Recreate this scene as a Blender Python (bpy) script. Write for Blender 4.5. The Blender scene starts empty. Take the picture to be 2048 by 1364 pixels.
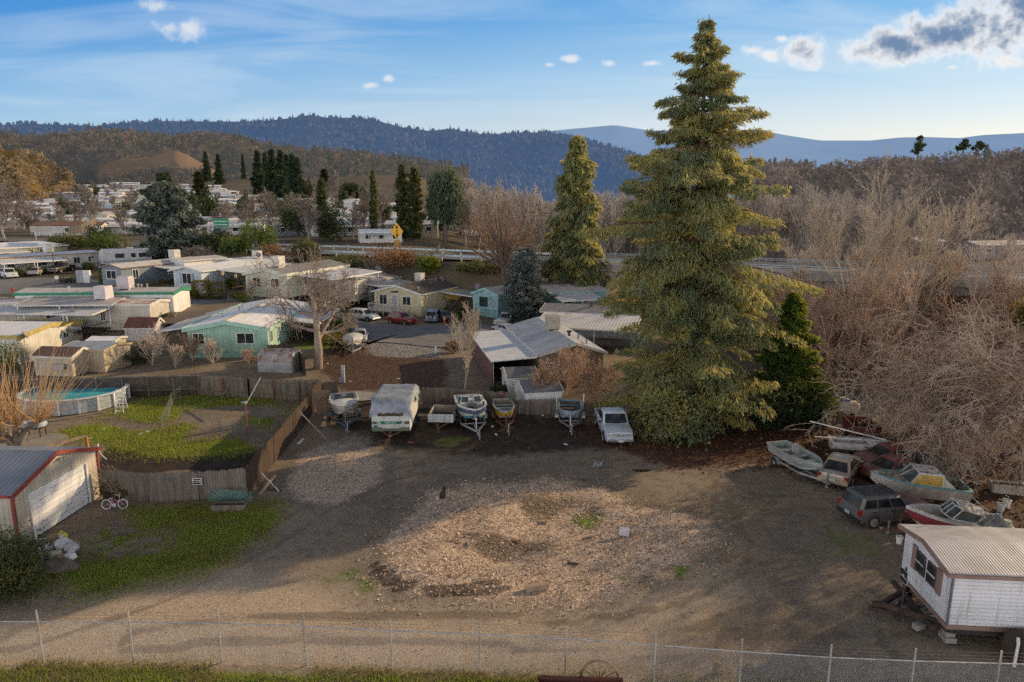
import bpy, math, random
import numpy as np
from mathutils import Vector, Matrix
rnd = random.Random(11)
rng = np.random.default_rng(11)
PI = math.pi
sc = bpy.context.scene
COL = sc.collection
R = math.radians
# ---------------------------------------------------------------- camera geometry
F = 1365.0
H = 15.9
PITCH = R(11.27)
CP, SP = math.cos(PITCH), math.sin(PITCH)
SUN_AZ = R(58)          # to the right of the view direction
SUN_EL = R(17.5)
def ray(px, py):
 dx = (px - 1024) / F
 dy = -(py - 682) / F
 return np.array([dx, CP + dy * SP, -SP + dy * CP])
def G(px, py, z=0.0):
 d = ray(px, py)
 t = (z - H) / d[2]
 return Vector((d[0] * t, d[1] * t, z))
def GY(px, py, Y):
 d = ray(px, py)
 t = Y / d[1]
 return Vector((d[0] * t, Y, H + d[2] * t))
def sstep(a, b, x):
 t = np.clip((x - a) / (b - a), 0, 1)
 return t * t * (3 - 2 * t)
# ---------------------------------------------------------------- terrain
HA = G(2048, 556, 7.0)
HB = G(250, 487, 7.0)
HDIR = (HB - HA).normalized()
HN = Vector((-HDIR.y, HDIR.x, 0))
if HN.y < 0:
 HN = -HN
def vnoise(x, y, s, seed=0):
 x = np.asarray(x, float) / s
 y = np.asarray(y, float) / s
 r = 0
 for k, (a, b, p) in enumerate(((1.0, .37, .3), (-.61, .93, 1.7), (1.9, 1.3, 4.1), (.8, -2.3, 2.2), (3.1, .4, .9))):
  amp = (1, .8, .5, .45, .35)[k]
  r = r + amp * np.sin(a * x + b * y + p + seed * 1.37 + 1.3 * np.sin(b * x * .7 - a * y * .9 + seed))
 return r / 2.2
def hgt(x, y):
 x = np.asarray(x, float)
 y = np.asarray(y, float)
 d = (x - HA.x) * HN.x + (y - HA.y) * HN.y
 along = (x - HA.x) * HDIR.x + (y - HA.y) * HDIR.y
 emb = sstep(-17, -7, d) * sstep(46, 68, along)
 bank_r = sstep(-16, -6, d) * sstep(2, -30, along) * (1 - sstep(8, 22, d))
 ratio = x / np.maximum(y, 20)
 left = sstep(.06, -.16, ratio)
 dd = np.clip(d - 12, 0, 420)
 up = np.where(d > 6, .00021 * dd ** 2, 0) * left
 base = 6.6 * emb * np.where(d > 8, left + (1 - left) * sstep(24, 8, d), 1.0)
 creek = -2.2 * sstep(-45, -15, d) * sstep(68, 46, along) * sstep(300, 120, y) * sstep(60, 30, x)
 rr = sstep(.45, .75, ratio) * np.clip(y - 130, 0, 500) * .06
 rise = (3.0 * sstep(72, 88, y) + 1.4 * sstep(92, 140, y)) * sstep(-20, -38, x) * (1 - emb) * sstep(8, -4, d)
 return base + rise + up + creek * (1 - emb) + 6.6 * bank_r + rr
def on(px, py, zoff=0.0):
 """the point of the terrain seen at a pixel"""
 d = ray(px, py)
 t = 15.0
 while t < 4000:
  p = d * t
  if H + p[2] <= float(hgt(p[0], p[1])) + zoff:
   break
  t *= 1.004
  t += .02
 return Vector((d[0] * t, d[1] * t, float(hgt(d[0] * t, d[1] * t))))
def pxm(p):
 """pixels per metre at a point"""
 z = p[1] * CP - (p[2] - H) * SP
 return F / z
# ---------------------------------------------------------------- mesh helpers
class MB:
 def __init__(s):
  s.v = []
  s.f = []
  s.m = []
 def add(s, vs, fs, mi=0):
  b = len(s.v)
  s.v += [tuple(v) for v in vs]
  for f in fs:
   s.f.append(tuple(i + b for i in f))
   s.m.append(mi)
  return s
 def box(s, c, d, rz=0, ry=0, rx=0, mi=0, top=None):
  hx, hy, hz = d[0] / 2, d[1] / 2, d[2] / 2
  tx, ty = top if top else (1, 1)
  vs = [Vector((x * hx, y * hy, -hz)) for x, y in ((-1, -1), (1, -1), (1, 1), (-1, 1))]
  vs += [Vector((x * hx * tx, y * hy * ty, hz)) for x, y in ((-1, -1), (1, -1), (1, 1), (-1, 1))]
  if rz or ry or rx:
   m = Matrix.Rotation(rz, 3, 'Z') @ Matrix.Rotation(ry, 3, 'Y') @ Matrix.Rotation(rx, 3, 'X')
   vs = [m @ v for v in vs]
  c = Vector(c)
  vs = [v + c for v in vs]
  return s.add(vs, [(3, 2, 1, 0), (4, 5, 6, 7), (0, 1, 5, 4), (1, 2, 6, 5), (2, 3, 7, 6), (3, 0, 4, 7)], mi)
 def bar(s, a, b, w, h=None, mi=0):
  h = h or w
  a = Vector(a); b = Vector(b)
  d = (b - a)
  L = d.length
  if L < 1e-6:
   return s
  d.normalize()
  up = Vector((0, 0, 1)) if abs(d.z) < .95 else Vector((1, 0, 0))
  x = d.cross(up).normalized()
  y = x.cross(d).normalized()
  vs = []
  for p in (a, b):
   for i, j in ((-1, -1), (1, -1), (1, 1), (-1, 1)):
    vs.append(p + x * (i * w / 2) + y * (j * h / 2))
  return s.add(vs, [(0, 1, 2, 3), (7, 6, 5, 4), (0, 4, 5, 1), (1, 5, 6, 2), (2, 6, 7, 3), (3, 7, 4, 0)], mi)
 def loft(s, rings, cap=True, closed=True, mi=0):
  n = len(rings[0])
  vs = [v for r in rings for v in r]
  fs = []
  for k in range(len(rings) - 1):
   for i in range(n if closed else n - 1):
    j = (i + 1) % n
    fs.append((k * n + i, k * n + j, (k + 1) * n + j, (k + 1) * n + i))
  if cap and closed:
   fs.append(tuple(range(n - 1, -1, -1)))
   fs.append(tuple((len(rings) - 1) * n + i for i in range(n)))
  return s.add(vs, fs, mi)
 def tube(s, pts, r, n=8, mi=0, cap=True):
  pts = [Vector(p) for p in pts]
  rs = r if isinstance(r, (list, tuple)) else [r] * len(pts)
  rings = []
  for i, p in enumerate(pts):
   d = (pts[min(i + 1, len(pts) - 1)] - pts[max(i - 1, 0)]).normalized()
   up = Vector((0, 0, 1)) if abs(d.z) < .9 else Vector((1, 0, 0))
   x = d.cross(up).normalized()
   y = x.cross(d).normalized()
   rings.append([p + (x * math.cos(a) + y * math.sin(a)) * rs[i] for a in [2 * PI * k / n for k in range(n)]])
  return s.loft(rings, cap, True, mi)
 def lathe(s, prof, n=16, c=(0, 0, 0), axis='Z', mi=0):
  c = Vector(c)
  rings = []
  for r, z in prof:
   ring = []
   for k in range(n):
    a = 2 * PI * k / n
    p = (r * math.cos(a), r * math.sin(a), z)
    if axis == 'Y':
     p = (p[0], p[2], p[1])
    elif axis == 'X':
     p = (p[2], p[0], p[1])
    ring.append(c + Vector(p))
   rings.append(ring)
  return s.loft(rings, True, True, mi)
 def prism(s, poly, z0, z1, mi=0):
  n = len(poly)
  vs = [(p[0], p[1], z0) for p in poly] + [(p[0], p[1], z1) for p in poly]
  fs = [tuple(range(n - 1, -1, -1)), tuple(range(n, 2 * n))]
  fs += [(i, (i + 1) % n, n + (i + 1) % n, n + i) for i in range(n)]
  return s.add(vs, fs, mi)
 def sphere(s, c, r, nu=12, nv=8, mi=0, jit=0):
  rx, ry, rz = r if isinstance(r, (tuple, list)) else (r, r, r)
  rings = []
  for j in range(nv + 1):
   th = PI * (j + .02) / (nv + .04)
   ring = []
   for i in range(nu):
    a = 2 * PI * i / nu
    k = 1 + (rnd.uniform(-jit, jit) if jit else 0)
    ring.append((c[0] + rx * k * math.sin(th) * math.cos(a), c[1] + ry * k * math.sin(th) * math.sin(a), c[2] - rz * k * math.cos(th)))
   rings.append(ring)
  return s.loft(rings, True, True, mi)
 def build(s, name, mat, parent=None, smooth=False, bevel=0, loc=None, rz=0, ang=40):
  me = bpy.data.meshes.new(name)
  me.from_pydata(s.v, [], s.f)
  for m in (mat if isinstance(mat, (list, tuple)) else [mat]):
   me.materials.append(m)
  me.polygons.foreach_set('material_index', s.m)
  import bmesh as _b
  bm = _b.new(); bm.from_mesh(me)
  _b.ops.recalc_face_normals(bm, faces=bm.faces)
  bm.to_mesh(me); bm.free()
  o = bpy.data.objects.new(name, me)
  COL.objects.link(o)
  if parent is not None:
   o.parent = parent
  if loc is not None:
   o.location = loc
  if rz:
   o.rotation_euler = (0, 0, rz)
  if bevel:
   md = o.modifiers.new('bevel', 'BEVEL'); md.width = bevel; md.segments = 2; md.limit_method = 'ANGLE'
  if smooth:
   me.polygons.foreach_set('use_smooth', [True] * len(me.polygons))
   if ang:
    md = o.modifiers.new('split', 'EDGE_SPLIT'); md.split_angle = R(ang)
  return o
def np_mesh(name, V, Q, mat, parent=None, attrs=None, smooth=False, loc=None):
 me = bpy.data.meshes.new(name)
 V = np.ascontiguousarray(V, dtype=np.float32); Q = np.ascontiguousarray(Q, dtype=np.int32)
 k = Q.shape[1]
 me.vertices.add(len(V)); me.vertices.foreach_set('co', V.ravel())
 me.loops.add(Q.size); me.loops.foreach_set('vertex_index', Q.ravel())
 me.polygons.add(len(Q))
 me.polygons.foreach_set('loop_start', np.arange(len(Q), dtype=np.int32) * k)
 if smooth:
  me.polygons.foreach_set('use_smooth', np.ones(len(Q), dtype=bool))
 me.update(calc_edges=True)
 if attrs:
  for an, arr in attrs.items():
   a = me.attributes.new(an, 'FLOAT', 'POINT')
   a.data.foreach_set('value', np.ascontiguousarray(arr, dtype=np.float32))
 if mat is not None:
  me.materials.append(mat)
 o = bpy.data.objects.new(name, me)
 COL.objects.link(o)
 if parent is not None:
  o.parent = parent
 if loc is not None:
  o.location = loc
 return o
def tag(o, label=None, cat=None, group=None, kind=None):
 if label: o['label'] = label
 if cat: o['category'] = cat
 if group: o['group'] = group
 if kind: o['kind'] = kind
 return o
def thing(name, label, cat, loc=(0, 0, 0), rz=0, group=None):
 o = bpy.data.objects.new(name, None)
 o.empty_display_size = .2
 COL.objects.link(o)
 o.location = loc
 o.rotation_euler = (0, 0, rz)
 return tag(o, label, cat, group)
def dup(o, loc, rz=None, label=None, scale=None, parent=None):
 c = o.copy()
 COL.objects.link(c)
 if parent is not None:
  c.parent = parent
 else:
  c.location = loc
  if rz is not None:
   c.rotation_euler = (0, 0, rz)
  if scale is not None:
   c.scale = scale if isinstance(scale, tuple) else (scale,) * 3
  if label:
   c['label'] = label
 for ch in list(o.children):
  dup(ch, None, parent=c)
 return c
# ---------------------------------------------------------------- materials
MATS = {}
def new_mat(name):
 m = bpy.data.materials.new(name)
 m.use_nodes = True
 nt = m.node_tree
 return m, nt, nt.nodes['Principled BSDF']
def N(nt, typ, **kw):
 n = nt.nodes.new(typ)
 for k, v in kw.items():
  if k.startswith('i_'):
   n.inputs[k[2:].replace('_', ' ')].default_value = v
  else:
   setattr(n, k, v)
 return n
def L(nt, a, b):
 nt.links.new(a, b)
def mathn(nt, op, a, b=None, c=None, clamp=False):
 n = nt.nodes.new('ShaderNodeMath')
 n.operation = op
 n.use_clamp = clamp
 for i, v in enumerate((a, b, c)):
  if v is None:
   continue
  if isinstance(v, (int, float)):
   n.inputs[i].default_value = v
  else:
   nt.links.new(v, n.inputs[i])
 return n.outputs[0]
def mixc(nt, fac, a, b, blend='MIX'):
 n = nt.nodes.new('ShaderNodeMix')
 n.data_type = 'RGBA'
 n.blend_type = blend
 for i, v in ((0, fac), (6, a), (7, b)):
  if isinstance(v, (int, float)):
   n.inputs[i].default_value = v
  elif isinstance(v, (tuple, list)):
   n.inputs[i].default_value = (*v[:3], 1)
  else:
   nt.links.new(v, n.inputs[i])
 return n.outputs[2]
def ramp(nt, fac, lo, hi):
 n = nt.nodes.new('ShaderNodeMapRange')
 n.interpolation_type = 'SMOOTHSTEP'
 n.inputs[1].default_value = lo
 n.inputs[2].default_value = hi
 nt.links.new(fac, n.inputs[0])
 return n.outputs[0]
def noise(nt, vec, scale, detail=4, rough=.6, stretch=None, dist=0):
 if stretch:
  mp = N(nt, 'ShaderNodeMapping')
  mp.inputs['Scale'].default_value = stretch
  L(nt, vec, mp.inputs['Vector'])
  vec = mp.outputs[0]
 n = N(nt, 'ShaderNodeTexNoise')
 n.inputs['Scale'].default_value = scale
 n.inputs['Detail'].default_value = detail
 n.inputs['Roughness'].default_value = rough
 n.inputs['Distortion'].default_value = dist
 L(nt, vec, n.inputs['Vector'])
 return n.outputs['Fac']
def M(name, c, c2=None, s=1.2, rough=.7, metal=0, bump=0.0, bs=25, spec=.35, ribs=None, groove=None,
      streak=None, patch=None, lo=.38, hi=.66, fine=.12, emit=None, trans=0, stretch=None, var=.10, coat=0):
 """c/c2 mottled by noise; ribs=(axis, period, strength); groove=(axis, period, dark); streak=colour of vertical dirt
 runs; patch=(colour, scale, lo, hi) a second layer of blotches"""
 if name in MATS:
  return MATS[name]
 m, nt, b = new_mat(name)
 tc = N(nt, 'ShaderNodeTexCoord')
 vec = tc.outputs['Object']
 c2 = c2 or tuple(x * .72 for x in c)
 col = mixc(nt, ramp(nt, noise(nt, vec, s, 5, .6, stretch), lo, hi), c, c2)
 if patch:
  col = mixc(nt, ramp(nt, noise(nt, vec, patch[1], 6, .65, patch[4] if len(patch) > 4 else None, .6), patch[2], patch[3]), col, patch[0])
 if streak:
  k = ramp(nt, noise(nt, vec, 1.0, 4, .6, (5, 5, .35)), .52, .74)
  col = mixc(nt, mathn(nt, 'MULTIPLY', k, .65), col, streak)
 height = None
 sep = None
 if ribs or groove:
  sep = N(nt, 'ShaderNodeSeparateXYZ'); L(nt, vec, sep.inputs[0])
 def axs(a):
  return sep.outputs[a] if a < 3 else mathn(nt, 'ADD', sep.outputs[0], sep.outputs[1])
 if groove:
  a, per, dark = groove
  fr = mathn(nt, 'FRACT', mathn(nt, 'MULTIPLY', axs(a), 1 / per))
  line = mathn(nt, 'LESS_THAN', fr, .12)
  rowv = mathn(nt, 'FRACT', mathn(nt, 'MULTIPLY', mathn(nt, 'SINE', mathn(nt, 'MULTIPLY', mathn(nt, 'FLOOR', mathn(nt, 'MULTIPLY', axs(a), 1 / per)), 12.9898)), 43758.5))
  col = mixc(nt, mathn(nt, 'MULTIPLY', line, dark), col, (.02, .02, .02))
  col = mixc(nt, mathn(nt, 'MULTIPLY', rowv, .10), col, (.05, .05, .05))
  height = mathn(nt, 'MULTIPLY', fr, .5)
 if ribs:
  a, per, st = ribs
  w = mathn(nt, 'SINE', mathn(nt, 'MULTIPLY', axs(a), 2 * PI / per))
  w = mathn(nt, 'POWER', mathn(nt, 'MULTIPLY_ADD', w, .5, .5), 2.0)
  height = mathn(nt, 'MULTIPLY', w, st)
  col = mixc(nt, mathn(nt, 'MULTIPLY', mathn(nt, 'SUBTRACT', 1.0, w), .30 * min(1, st)), col, (.03, .03, .035))
 fn = noise(nt, vec, bs, 5, .7)
 if fine:
  col = mixc(nt, mathn(nt, 'MULTIPLY', ramp(nt, fn, .35, .7), fine), col, (.03, .028, .025))
 if var:
  oi = N(nt, 'ShaderNodeObjectInfo')
  hs = N(nt, 'ShaderNodeHueSaturation')
  L(nt, mathn(nt, 'MULTIPLY_ADD', oi.outputs['Random'], 2 * var, 1 - var), hs.inputs['Value'])
  L(nt, col, hs.inputs['Color'])
  col = hs.outputs[0]
 L(nt, col, b.inputs['Base Color'])
 b.inputs['Roughness'].default_value = rough
 b.inputs['Metallic'].default_value = metal
 b.inputs['Specular IOR Level'].default_value = spec
 if coat:
  b.inputs['Coat Weight'].default_value = coat
  b.inputs['Coat Roughness'].default_value = .08
 if rough < .6:
  rr = mathn(nt, 'MULTIPLY_ADD', noise(nt, vec, s * 2.3, 4), .35, rough - .12)
  L(nt, mathn(nt, 'MAXIMUM', rr, .04), b.inputs['Roughness'])
 if bump or height is not None:
  bn = N(nt, 'ShaderNodeBump')
  bn.inputs['Strength'].default_value = max(bump, .5 if height is not None else 0)
  bn.inputs['Distance'].default_value = .02
  hh = mathn(nt, 'MULTIPLY', fn, bump)
  if height is not None:
   hh = mathn(nt, 'ADD', hh, height)
  L(nt, hh, bn.inputs['Height'])
  L(nt, bn.outputs[0], b.inputs['Normal'])
 MATS[name] = m
 return m
def leafmat(name, c1, c2, c3=None, trans=.35, rough=.6, warm=None):
 """foliage: tint attribute picks between the colours, part of the light passes through"""
 if name in MATS:
  return MATS[name]
 m, nt, b = new_mat(name)
 at = N(nt, 'ShaderNodeAttribute', attribute_name='tint')
 tc = N(nt, 'ShaderNodeTexCoord')
 col = mixc(nt, ramp(nt, at.outputs['Fac'], 0, 1), c1, c2)
 col = mixc(nt, ramp(nt, noise(nt, tc.outputs['Object'], .5, 3), .42, .64), col, c3 or tuple(x * .6 for x in c1))
 L(nt, col, b.inputs['Base Color'])
 b.inputs['Roughness'].default_value = rough
 b.inputs['Specular IOR Level'].default_value = .2
 tr = N(nt, 'ShaderNodeBsdfTranslucent')
 L(nt, mixc(nt, .5, col, warm or (.22, .20, .03)), tr.inputs['Color'])
 mx = N(nt, 'ShaderNodeMixShader')
 mx.inputs[0].default_value = trans
 out = nt.nodes['Material Output']
 L(nt, b.outputs[0], mx.inputs[1]); L(nt, tr.outputs[0], mx.inputs[2])
 L(nt, mx.outputs[0], out.inputs['Surface'])
 MATS[name] = m
 return m
def glassm(name, c, rough=.06):
 if name in MATS:
  return MATS[name]
 m, nt, b = new_mat(name)
 tc = N(nt, 'ShaderNodeTexCoord')
 L(nt, mixc(nt, ramp(nt, noise(nt, tc.outputs['Object'], 1.7, 3), .4, .65), c, tuple(x * 2.0 + .01 for x in c)), b.inputs['Base Color'])
 b.inputs['Roughness'].default_value = rough
 b.inputs['Specular IOR Level'].default_value = .35
 MATS[name] = m
 return m
GLASS = glassm('window_glass', (.018, .022, .026))
CARGLASS = glassm('car_glass', (.012, .015, .018), .04)
RUBBER = M('rubber', (.02, .02, .02), (.045, .04, .036), rough=.85)
STEEL = M('galvanised_steel', (.42, .43, .44), (.28, .28, .28), s=3, rough=.45, metal=.6)
CHROME = M('chrome_trim', (.5, .5, .52), (.3, .3, .3), s=4, rough=.25, metal=.9)
RUSTST = M('rusty_steel', (.16, .07, .035), (.09, .05, .035), s=4, rough=.85, bump=.2)
DARKST = M('dark_frame_steel', (.035, .035, .037), (.07, .05, .04), s=3, rough=.7)
WHITE = M('white_paint', (.74, .74, .72), (.62, .61, .58), s=1.5, rough=.5)
OFFWHITE = M('aged_white', (.62, .60, .55), (.48, .45, .40), s=1.8, rough=.6, streak=(.3, .27, .22))
BLACK = M('black_plastic', (.018, .018, .018), (.03, .03, .03), rough=.55)
WOODGREY = M('weathered_wood', (.23, .19, .15), (.13, .105, .085), s=2, rough=.9, bump=.3, stretch=(4, 4, .5), var=.18)
WOODPALE = M('pale_wood', (.42, .32, .21), (.30, .22, .14), s=3, rough=.85, bump=.2)
WOODDARK = M('dark_wood', (.07, .05, .038), (.045, .033, .028), s=2, rough=.9, bump=.3)
BARK = M('bark', (.16, .125, .10), (.085, .065, .052), s=2.5, rough=.95, bump=.5, bs=9, stretch=(3, 3, .7))
BARKGREY = M('grey_bark', (.27, .235, .20), (.16, .135, .115), s=2, rough=.95, bump=.3)
CONC = M('concrete', (.32, .30, .27), (.24, .22, .20), s=1, rough=.9, bump=.15)
# ---------------------------------------------------------------- camera, sun, sky
cam = bpy.data.cameras.new('camera')
cam.sensor_width = 36
cam.lens = F / 2048 * 36
cam.clip_start = .5
cam.clip_end = 30000
co = bpy.data.objects.new('camera', cam)
COL.objects.link(co)
co.location = (0, 0, H)
co.rotation_euler = (PI / 2 - PITCH, 0, 0)
sc.camera = co
sun = bpy.data.lights.new('sun', 'SUN')
sun.energy = 5.0
sun.angle = R(.7)
sun.color = (1.0, .73, .42)
so = bpy.data.objects.new('sun', sun)
COL.objects.link(so)
SUNV = Vector((math.sin(SUN_AZ) * math.cos(SUN_EL), math.cos(SUN_AZ) * math.cos(SUN_EL), math.sin(SUN_EL)))
so.rotation_euler = SUNV.to_track_quat('Z', 'Y').to_euler()
so.location = SUNV * 100
sc.view_settings.view_transform = 'Standard'
sc.view_settings.look = 'None'
sc.view_settings.exposure = 0
sc.cycles.max_bounces = 6
sc.cycles.diffuse_bounces = 2
sc.cycles.glossy_bounces = 2
sc.cycles.transmission_bounces = 3
sc.cycles.transparent_max_bounces = 6
sc.cycles.use_denoising = False
sc.cycles.use_adaptive_sampling = True
sc.cycles.adaptive_threshold = .012
w = bpy.data.worlds.new('World')
sc.world = w
w.use_nodes = True
w.cycles.sampling_method = 'MANUAL'
w.cycles.sample_map_resolution = 512
nt = w.node_tree
bg = nt.nodes['Background']
bg.inputs['Strength'].default_value = .15
sky = N(nt, 'ShaderNodeTexSky', sky_type='NISHITA')
sky.sun_disc = False
sky.sun_elevation = SUN_EL
sky.sun_rotation = SUN_AZ
sky.air_density = 1.0
sky.dust_density = .6
sky.ozone_density = 2.2
hs = N(nt, 'ShaderNodeHueSaturation')
hs.inputs['Saturation'].default_value = 1.3
hs.inputs['Value'].default_value = 1.2
L(nt, sky.outputs[0], hs.inputs['Color'])
tc = N(nt, 'ShaderNodeTexCoord')
sp = N(nt, 'ShaderNodeSeparateXYZ')
L(nt, tc.outputs['Generated'], sp.inputs[0])
yy = mathn(nt, 'MAXIMUM', sp.outputs[1], .05)
u = mathn(nt, 'DIVIDE', sp.outputs[0], yy)
v = mathn(nt, 'DIVIDE', sp.outputs[2], yy)
front = ramp(nt, sp.outputs[1], .1, .3)
uv = N(nt, 'ShaderNodeCombineXYZ')
L(nt, u, uv.inputs[0]); L(nt, v, uv.inputs[1])
uvv = uv.outputs[0]
def skyuv(px, py):
 d = ray(px, py)
 return d[0] / d[1], d[2] / d[1]
ru = ramp(nt, u, -.8, .75)
k_ = 1 / .15
def sc_(c):
 return tuple(x * k_ for x in c)
g0 = mixc(nt, ru, sc_((.47, .63, .78)), sc_((.86, .80, .72)))
g1 = mixc(nt, ru, sc_((.21, .46, .78)), sc_((.47, .66, .81)))
g2 = mixc(nt, ru, sc_((.055, .28, .70)), sc_((.17, .44, .76)))
grad = mixc(nt, ramp(nt, v, .15, .28), mixc(nt, ramp(nt, v, .065, .19), g0, g1), g2)
grad = mixc(nt, ramp(nt, v, .28, .75), grad, sc_((.06, .15, .36)))
col = mixc(nt, .86, hs.outputs[0], grad)
mp = N(nt, 'ShaderNodeMapping')
mp.inputs['Scale'].default_value = (1.3, 11, 1)
mp.inputs['Rotation'].default_value = (0, 0, R(-5))
L(nt, uvv, mp.inputs[0])
c1 = noise(nt, mp.outputs[0], 1.5, 6, .58, None, .9)
mp2 = N(nt, 'ShaderNodeMapping')
mp2.inputs['Scale'].default_value = (1.0, 5.0, 1)
mp2.inputs['Rotation'].default_value = (0, 0, R(8))
mp2.inputs['Location'].default_value = (3.3, 1.7, 0)
L(nt, uvv, mp2.inputs[0])
c2 = noise(nt, mp2.outputs[0], 1.3, 3, .5, None, .5)
wisp = mathn(nt, 'MULTIPLY', ramp(nt, mathn(nt, 'ADD', mathn(nt, 'MULTIPLY', c1, .6), mathn(nt, 'MULTIPLY', c2, .45)), .44, .64), mathn(nt, 'MULTIPLY', front, .34))
col = mixc(nt, wisp, col, sc_((.72, .82, .90)))
n1 = noise(nt, uvv, 16.0, 6, .62, None, .25)
n2 = noise(nt, uvv, 42.0, 4, .6, None, .1)
def cumulus(col, blobs, dark, seed, edge=.92, hi=.62, amp=2.1):
 """clouds as noisy unions of soft ellipses in the direction plane"""
 acc = None
 for (px, py, rx, ry) in blobs:
  cu, cv = skyuv(px, py)
  ru, rv = rx / F, ry / F
  a = mathn(nt, 'POWER', mathn(nt, 'ABSOLUTE', mathn(nt, 'DIVIDE', mathn(nt, 'SUBTRACT', u, cu), ru)), 2)
  b = mathn(nt, 'POWER', mathn(nt, 'ABSOLUTE', mathn(nt, 'DIVIDE', mathn(nt, 'SUBTRACT', v, cv), rv)), 2)
  d = mathn(nt, 'SUBTRACT', 1.0, mathn(nt, 'SQRT', mathn(nt, 'ADD', a, b)))
  acc = d if acc is None else mathn(nt, 'MAXIMUM', acc, d)
 dens = mathn(nt, 'ADD', acc, mathn(nt, 'MULTIPLY', mathn(nt, 'ADD', mathn(nt, 'SUBTRACT', n1, .5), mathn(nt, 'MULTIPLY', mathn(nt, 'SUBTRACT', n2, .5), .5)), amp))
 mask = mathn(nt, 'MULTIPLY', ramp(nt, dens, -.12, hi), front)
 core = mathn(nt, 'MULTIPLY', ramp(nt, mathn(nt, 'ADD', dens, mathn(nt, 'MULTIPLY', mathn(nt, 'SUBTRACT', n2, .5), .3)), .22, 1.05), dark)
 ccol = mixc(nt, core, sc_((.97, .95, .93)), sc_((.10, .19, .36)))
 return mixc(nt, mathn(nt, 'MULTIPLY', mask, edge), col, ccol)
col = cumulus(col, [(1725, 104, 70, 26), (1800, 86, 90, 36), (1880, 72, 110, 50), (1985, 45, 140, 74), (2050, 20, 110, 72)], .95, 1)
col = cumulus(col, [(1612, 98, 54, 34)], .9, 2)
col = cumulus(col, [(1505, 100, 26, 14), (1535, 110, 26, 14), (1566, 78, 20, 9), (2030, 125, 40, 12)], .15, 3, .9, .8, 2.6)
col = cumulus(col, [(332, 57, 38, 22), (380, 60, 36, 26), (318, 12, 34, 15), (742, 170, 18, 8), (776, 158, 16, 8), (1305, 127, 26, 7),
     (1218, 126, 16, 8), (1098, 130, 16, 6), (1138, 117, 22, 7), (1905, 134, 16, 5)], .12, 4, .8, 1.1, 3.0)
zen = ramp(nt, sp.outputs[2], .36, .72)
col = mixc(nt, zen, col, (1.2, 1.32, 1.6))  # unseen overhead sky dimmed to keep the ground shade deep
band = mixc(nt, ramp(nt, sp.outputs[2], .05, .38), (25, 24.6, 25.6), (1.3, 1.38, 1.62))  # unseen bright horizon behind the view, added as fill for the walls
col = mixc(nt, front, band, col)
L(nt, col, bg.inputs['Color'])
# ---------------------------------------------------------------- ground sheet
def poly_mask(X, Y, pix, soft, z=0.0, world=False):
 P = [(p if world else tuple(G(p[0], p[1], z))[:2]) for p in pix]
 n = len(P)
 inside = np.zeros(X.shape, bool)
 dist = np.full(X.shape, 1e9)
 for i in range(n):
  x1, y1 = P[i]; x2, y2 = P[(i + 1) % n]
  cond = ((y1 > Y) != (y2 > Y))
  xi = (x2 - x1) * (Y - y1) / ((y2 - y1) if abs(y2 - y1) > 1e-9 else 1e-9) + x1
  inside ^= cond & (X < xi)
  ex, ey = x2 - x1, y2 - y1
  t = np.clip(((X - x1) * ex + (Y - y1) * ey) / (ex * ex + ey * ey + 1e-9), 0, 1)
  dist = np.minimum(dist, np.hypot(X - x1 - t * ex, Y - y1 - t * ey))
 sd = np.where(inside, dist, -dist)
 return sstep(-soft, soft, sd)
ISLAND = [(735, 1165), (770, 1075), (850, 990), (960, 965), (1100, 962), (1200, 982), (1300, 1012), (1400, 1032), (1445, 1080), (1385, 1130), (1260, 1180), (1100, 1205), (950, 1208), (800, 1200)]
ISOIL = [(900, 1005), (1010, 975), (1140, 980), (1205, 1000), (1210, 1060), (1120, 1115), (960, 1140), (880, 1080)]
FRONTGRASS = [(300, 1012), (420, 1008), (500, 1010), (535, 1045), (490, 1100), (400, 1140), (270, 1165), (150, 1190), (110, 1150), (120, 1110), (230, 1120), (330, 1110), (325, 1050)]
PADS = [(150, 1075), (250, 1040), (325, 1050), (335, 1110), (230, 1120), (165, 1130)]
LAWN = [(110, 790), (300, 770), (640, 775), (590, 820), (545, 870), (515, 905), (400, 915), (270, 905), (120, 880)]
SOIL = [(205, 880), (330, 905), (505, 900), (495, 945), (205, 945)]
PALE = [(570, 965), (600, 910), (660, 880), (730, 885), (770, 905), (760, 960), (690, 1005), (600, 1005)]
DUFF = [(1140, 860), (1260, 830), (1560, 830), (1720, 860), (1640, 900), (1540, 930), (1380, 935), (1260, 900)]
LITTER = [(1540, 870), (1800, 830), (2300, 880), (2500, 1100), (2048, 1080), (1900, 1060), (1700, 985), (1600, 940)]
BACKMULCH = [(645, 700), (720, 690), (760, 712), (880, 715), (900, 745), (880, 775), (720, 780), (660, 770), (640, 730)]
WGRAV = [(738, 688), (790, 684), (872, 692), (875, 712), (800, 714), (740, 706)]
PARK = [(640, 790), (900, 800), (1290, 850), (1280, 905), (1000, 920), (760, 905), (650, 850)]
def axis(a, b, st, far, g=1.13, near_far=None):
 xs = list(np.arange(a, b + 1e-6, st))
 d = st; x = b
 while x < far:
  d *= g; x += d; xs.append(x)
 d = st; x = a
 lo = near_far if near_far is not None else -far
 while x > lo:
  d *= g; x -= d; xs.insert(0, x)
 return np.array(xs)
xs = axis(-46, 46, .42, 9000)
ys = axis(13, 80, .42, 9000, 1.10, -80)
XX, YY = np.meshgrid(xs, ys)
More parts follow.
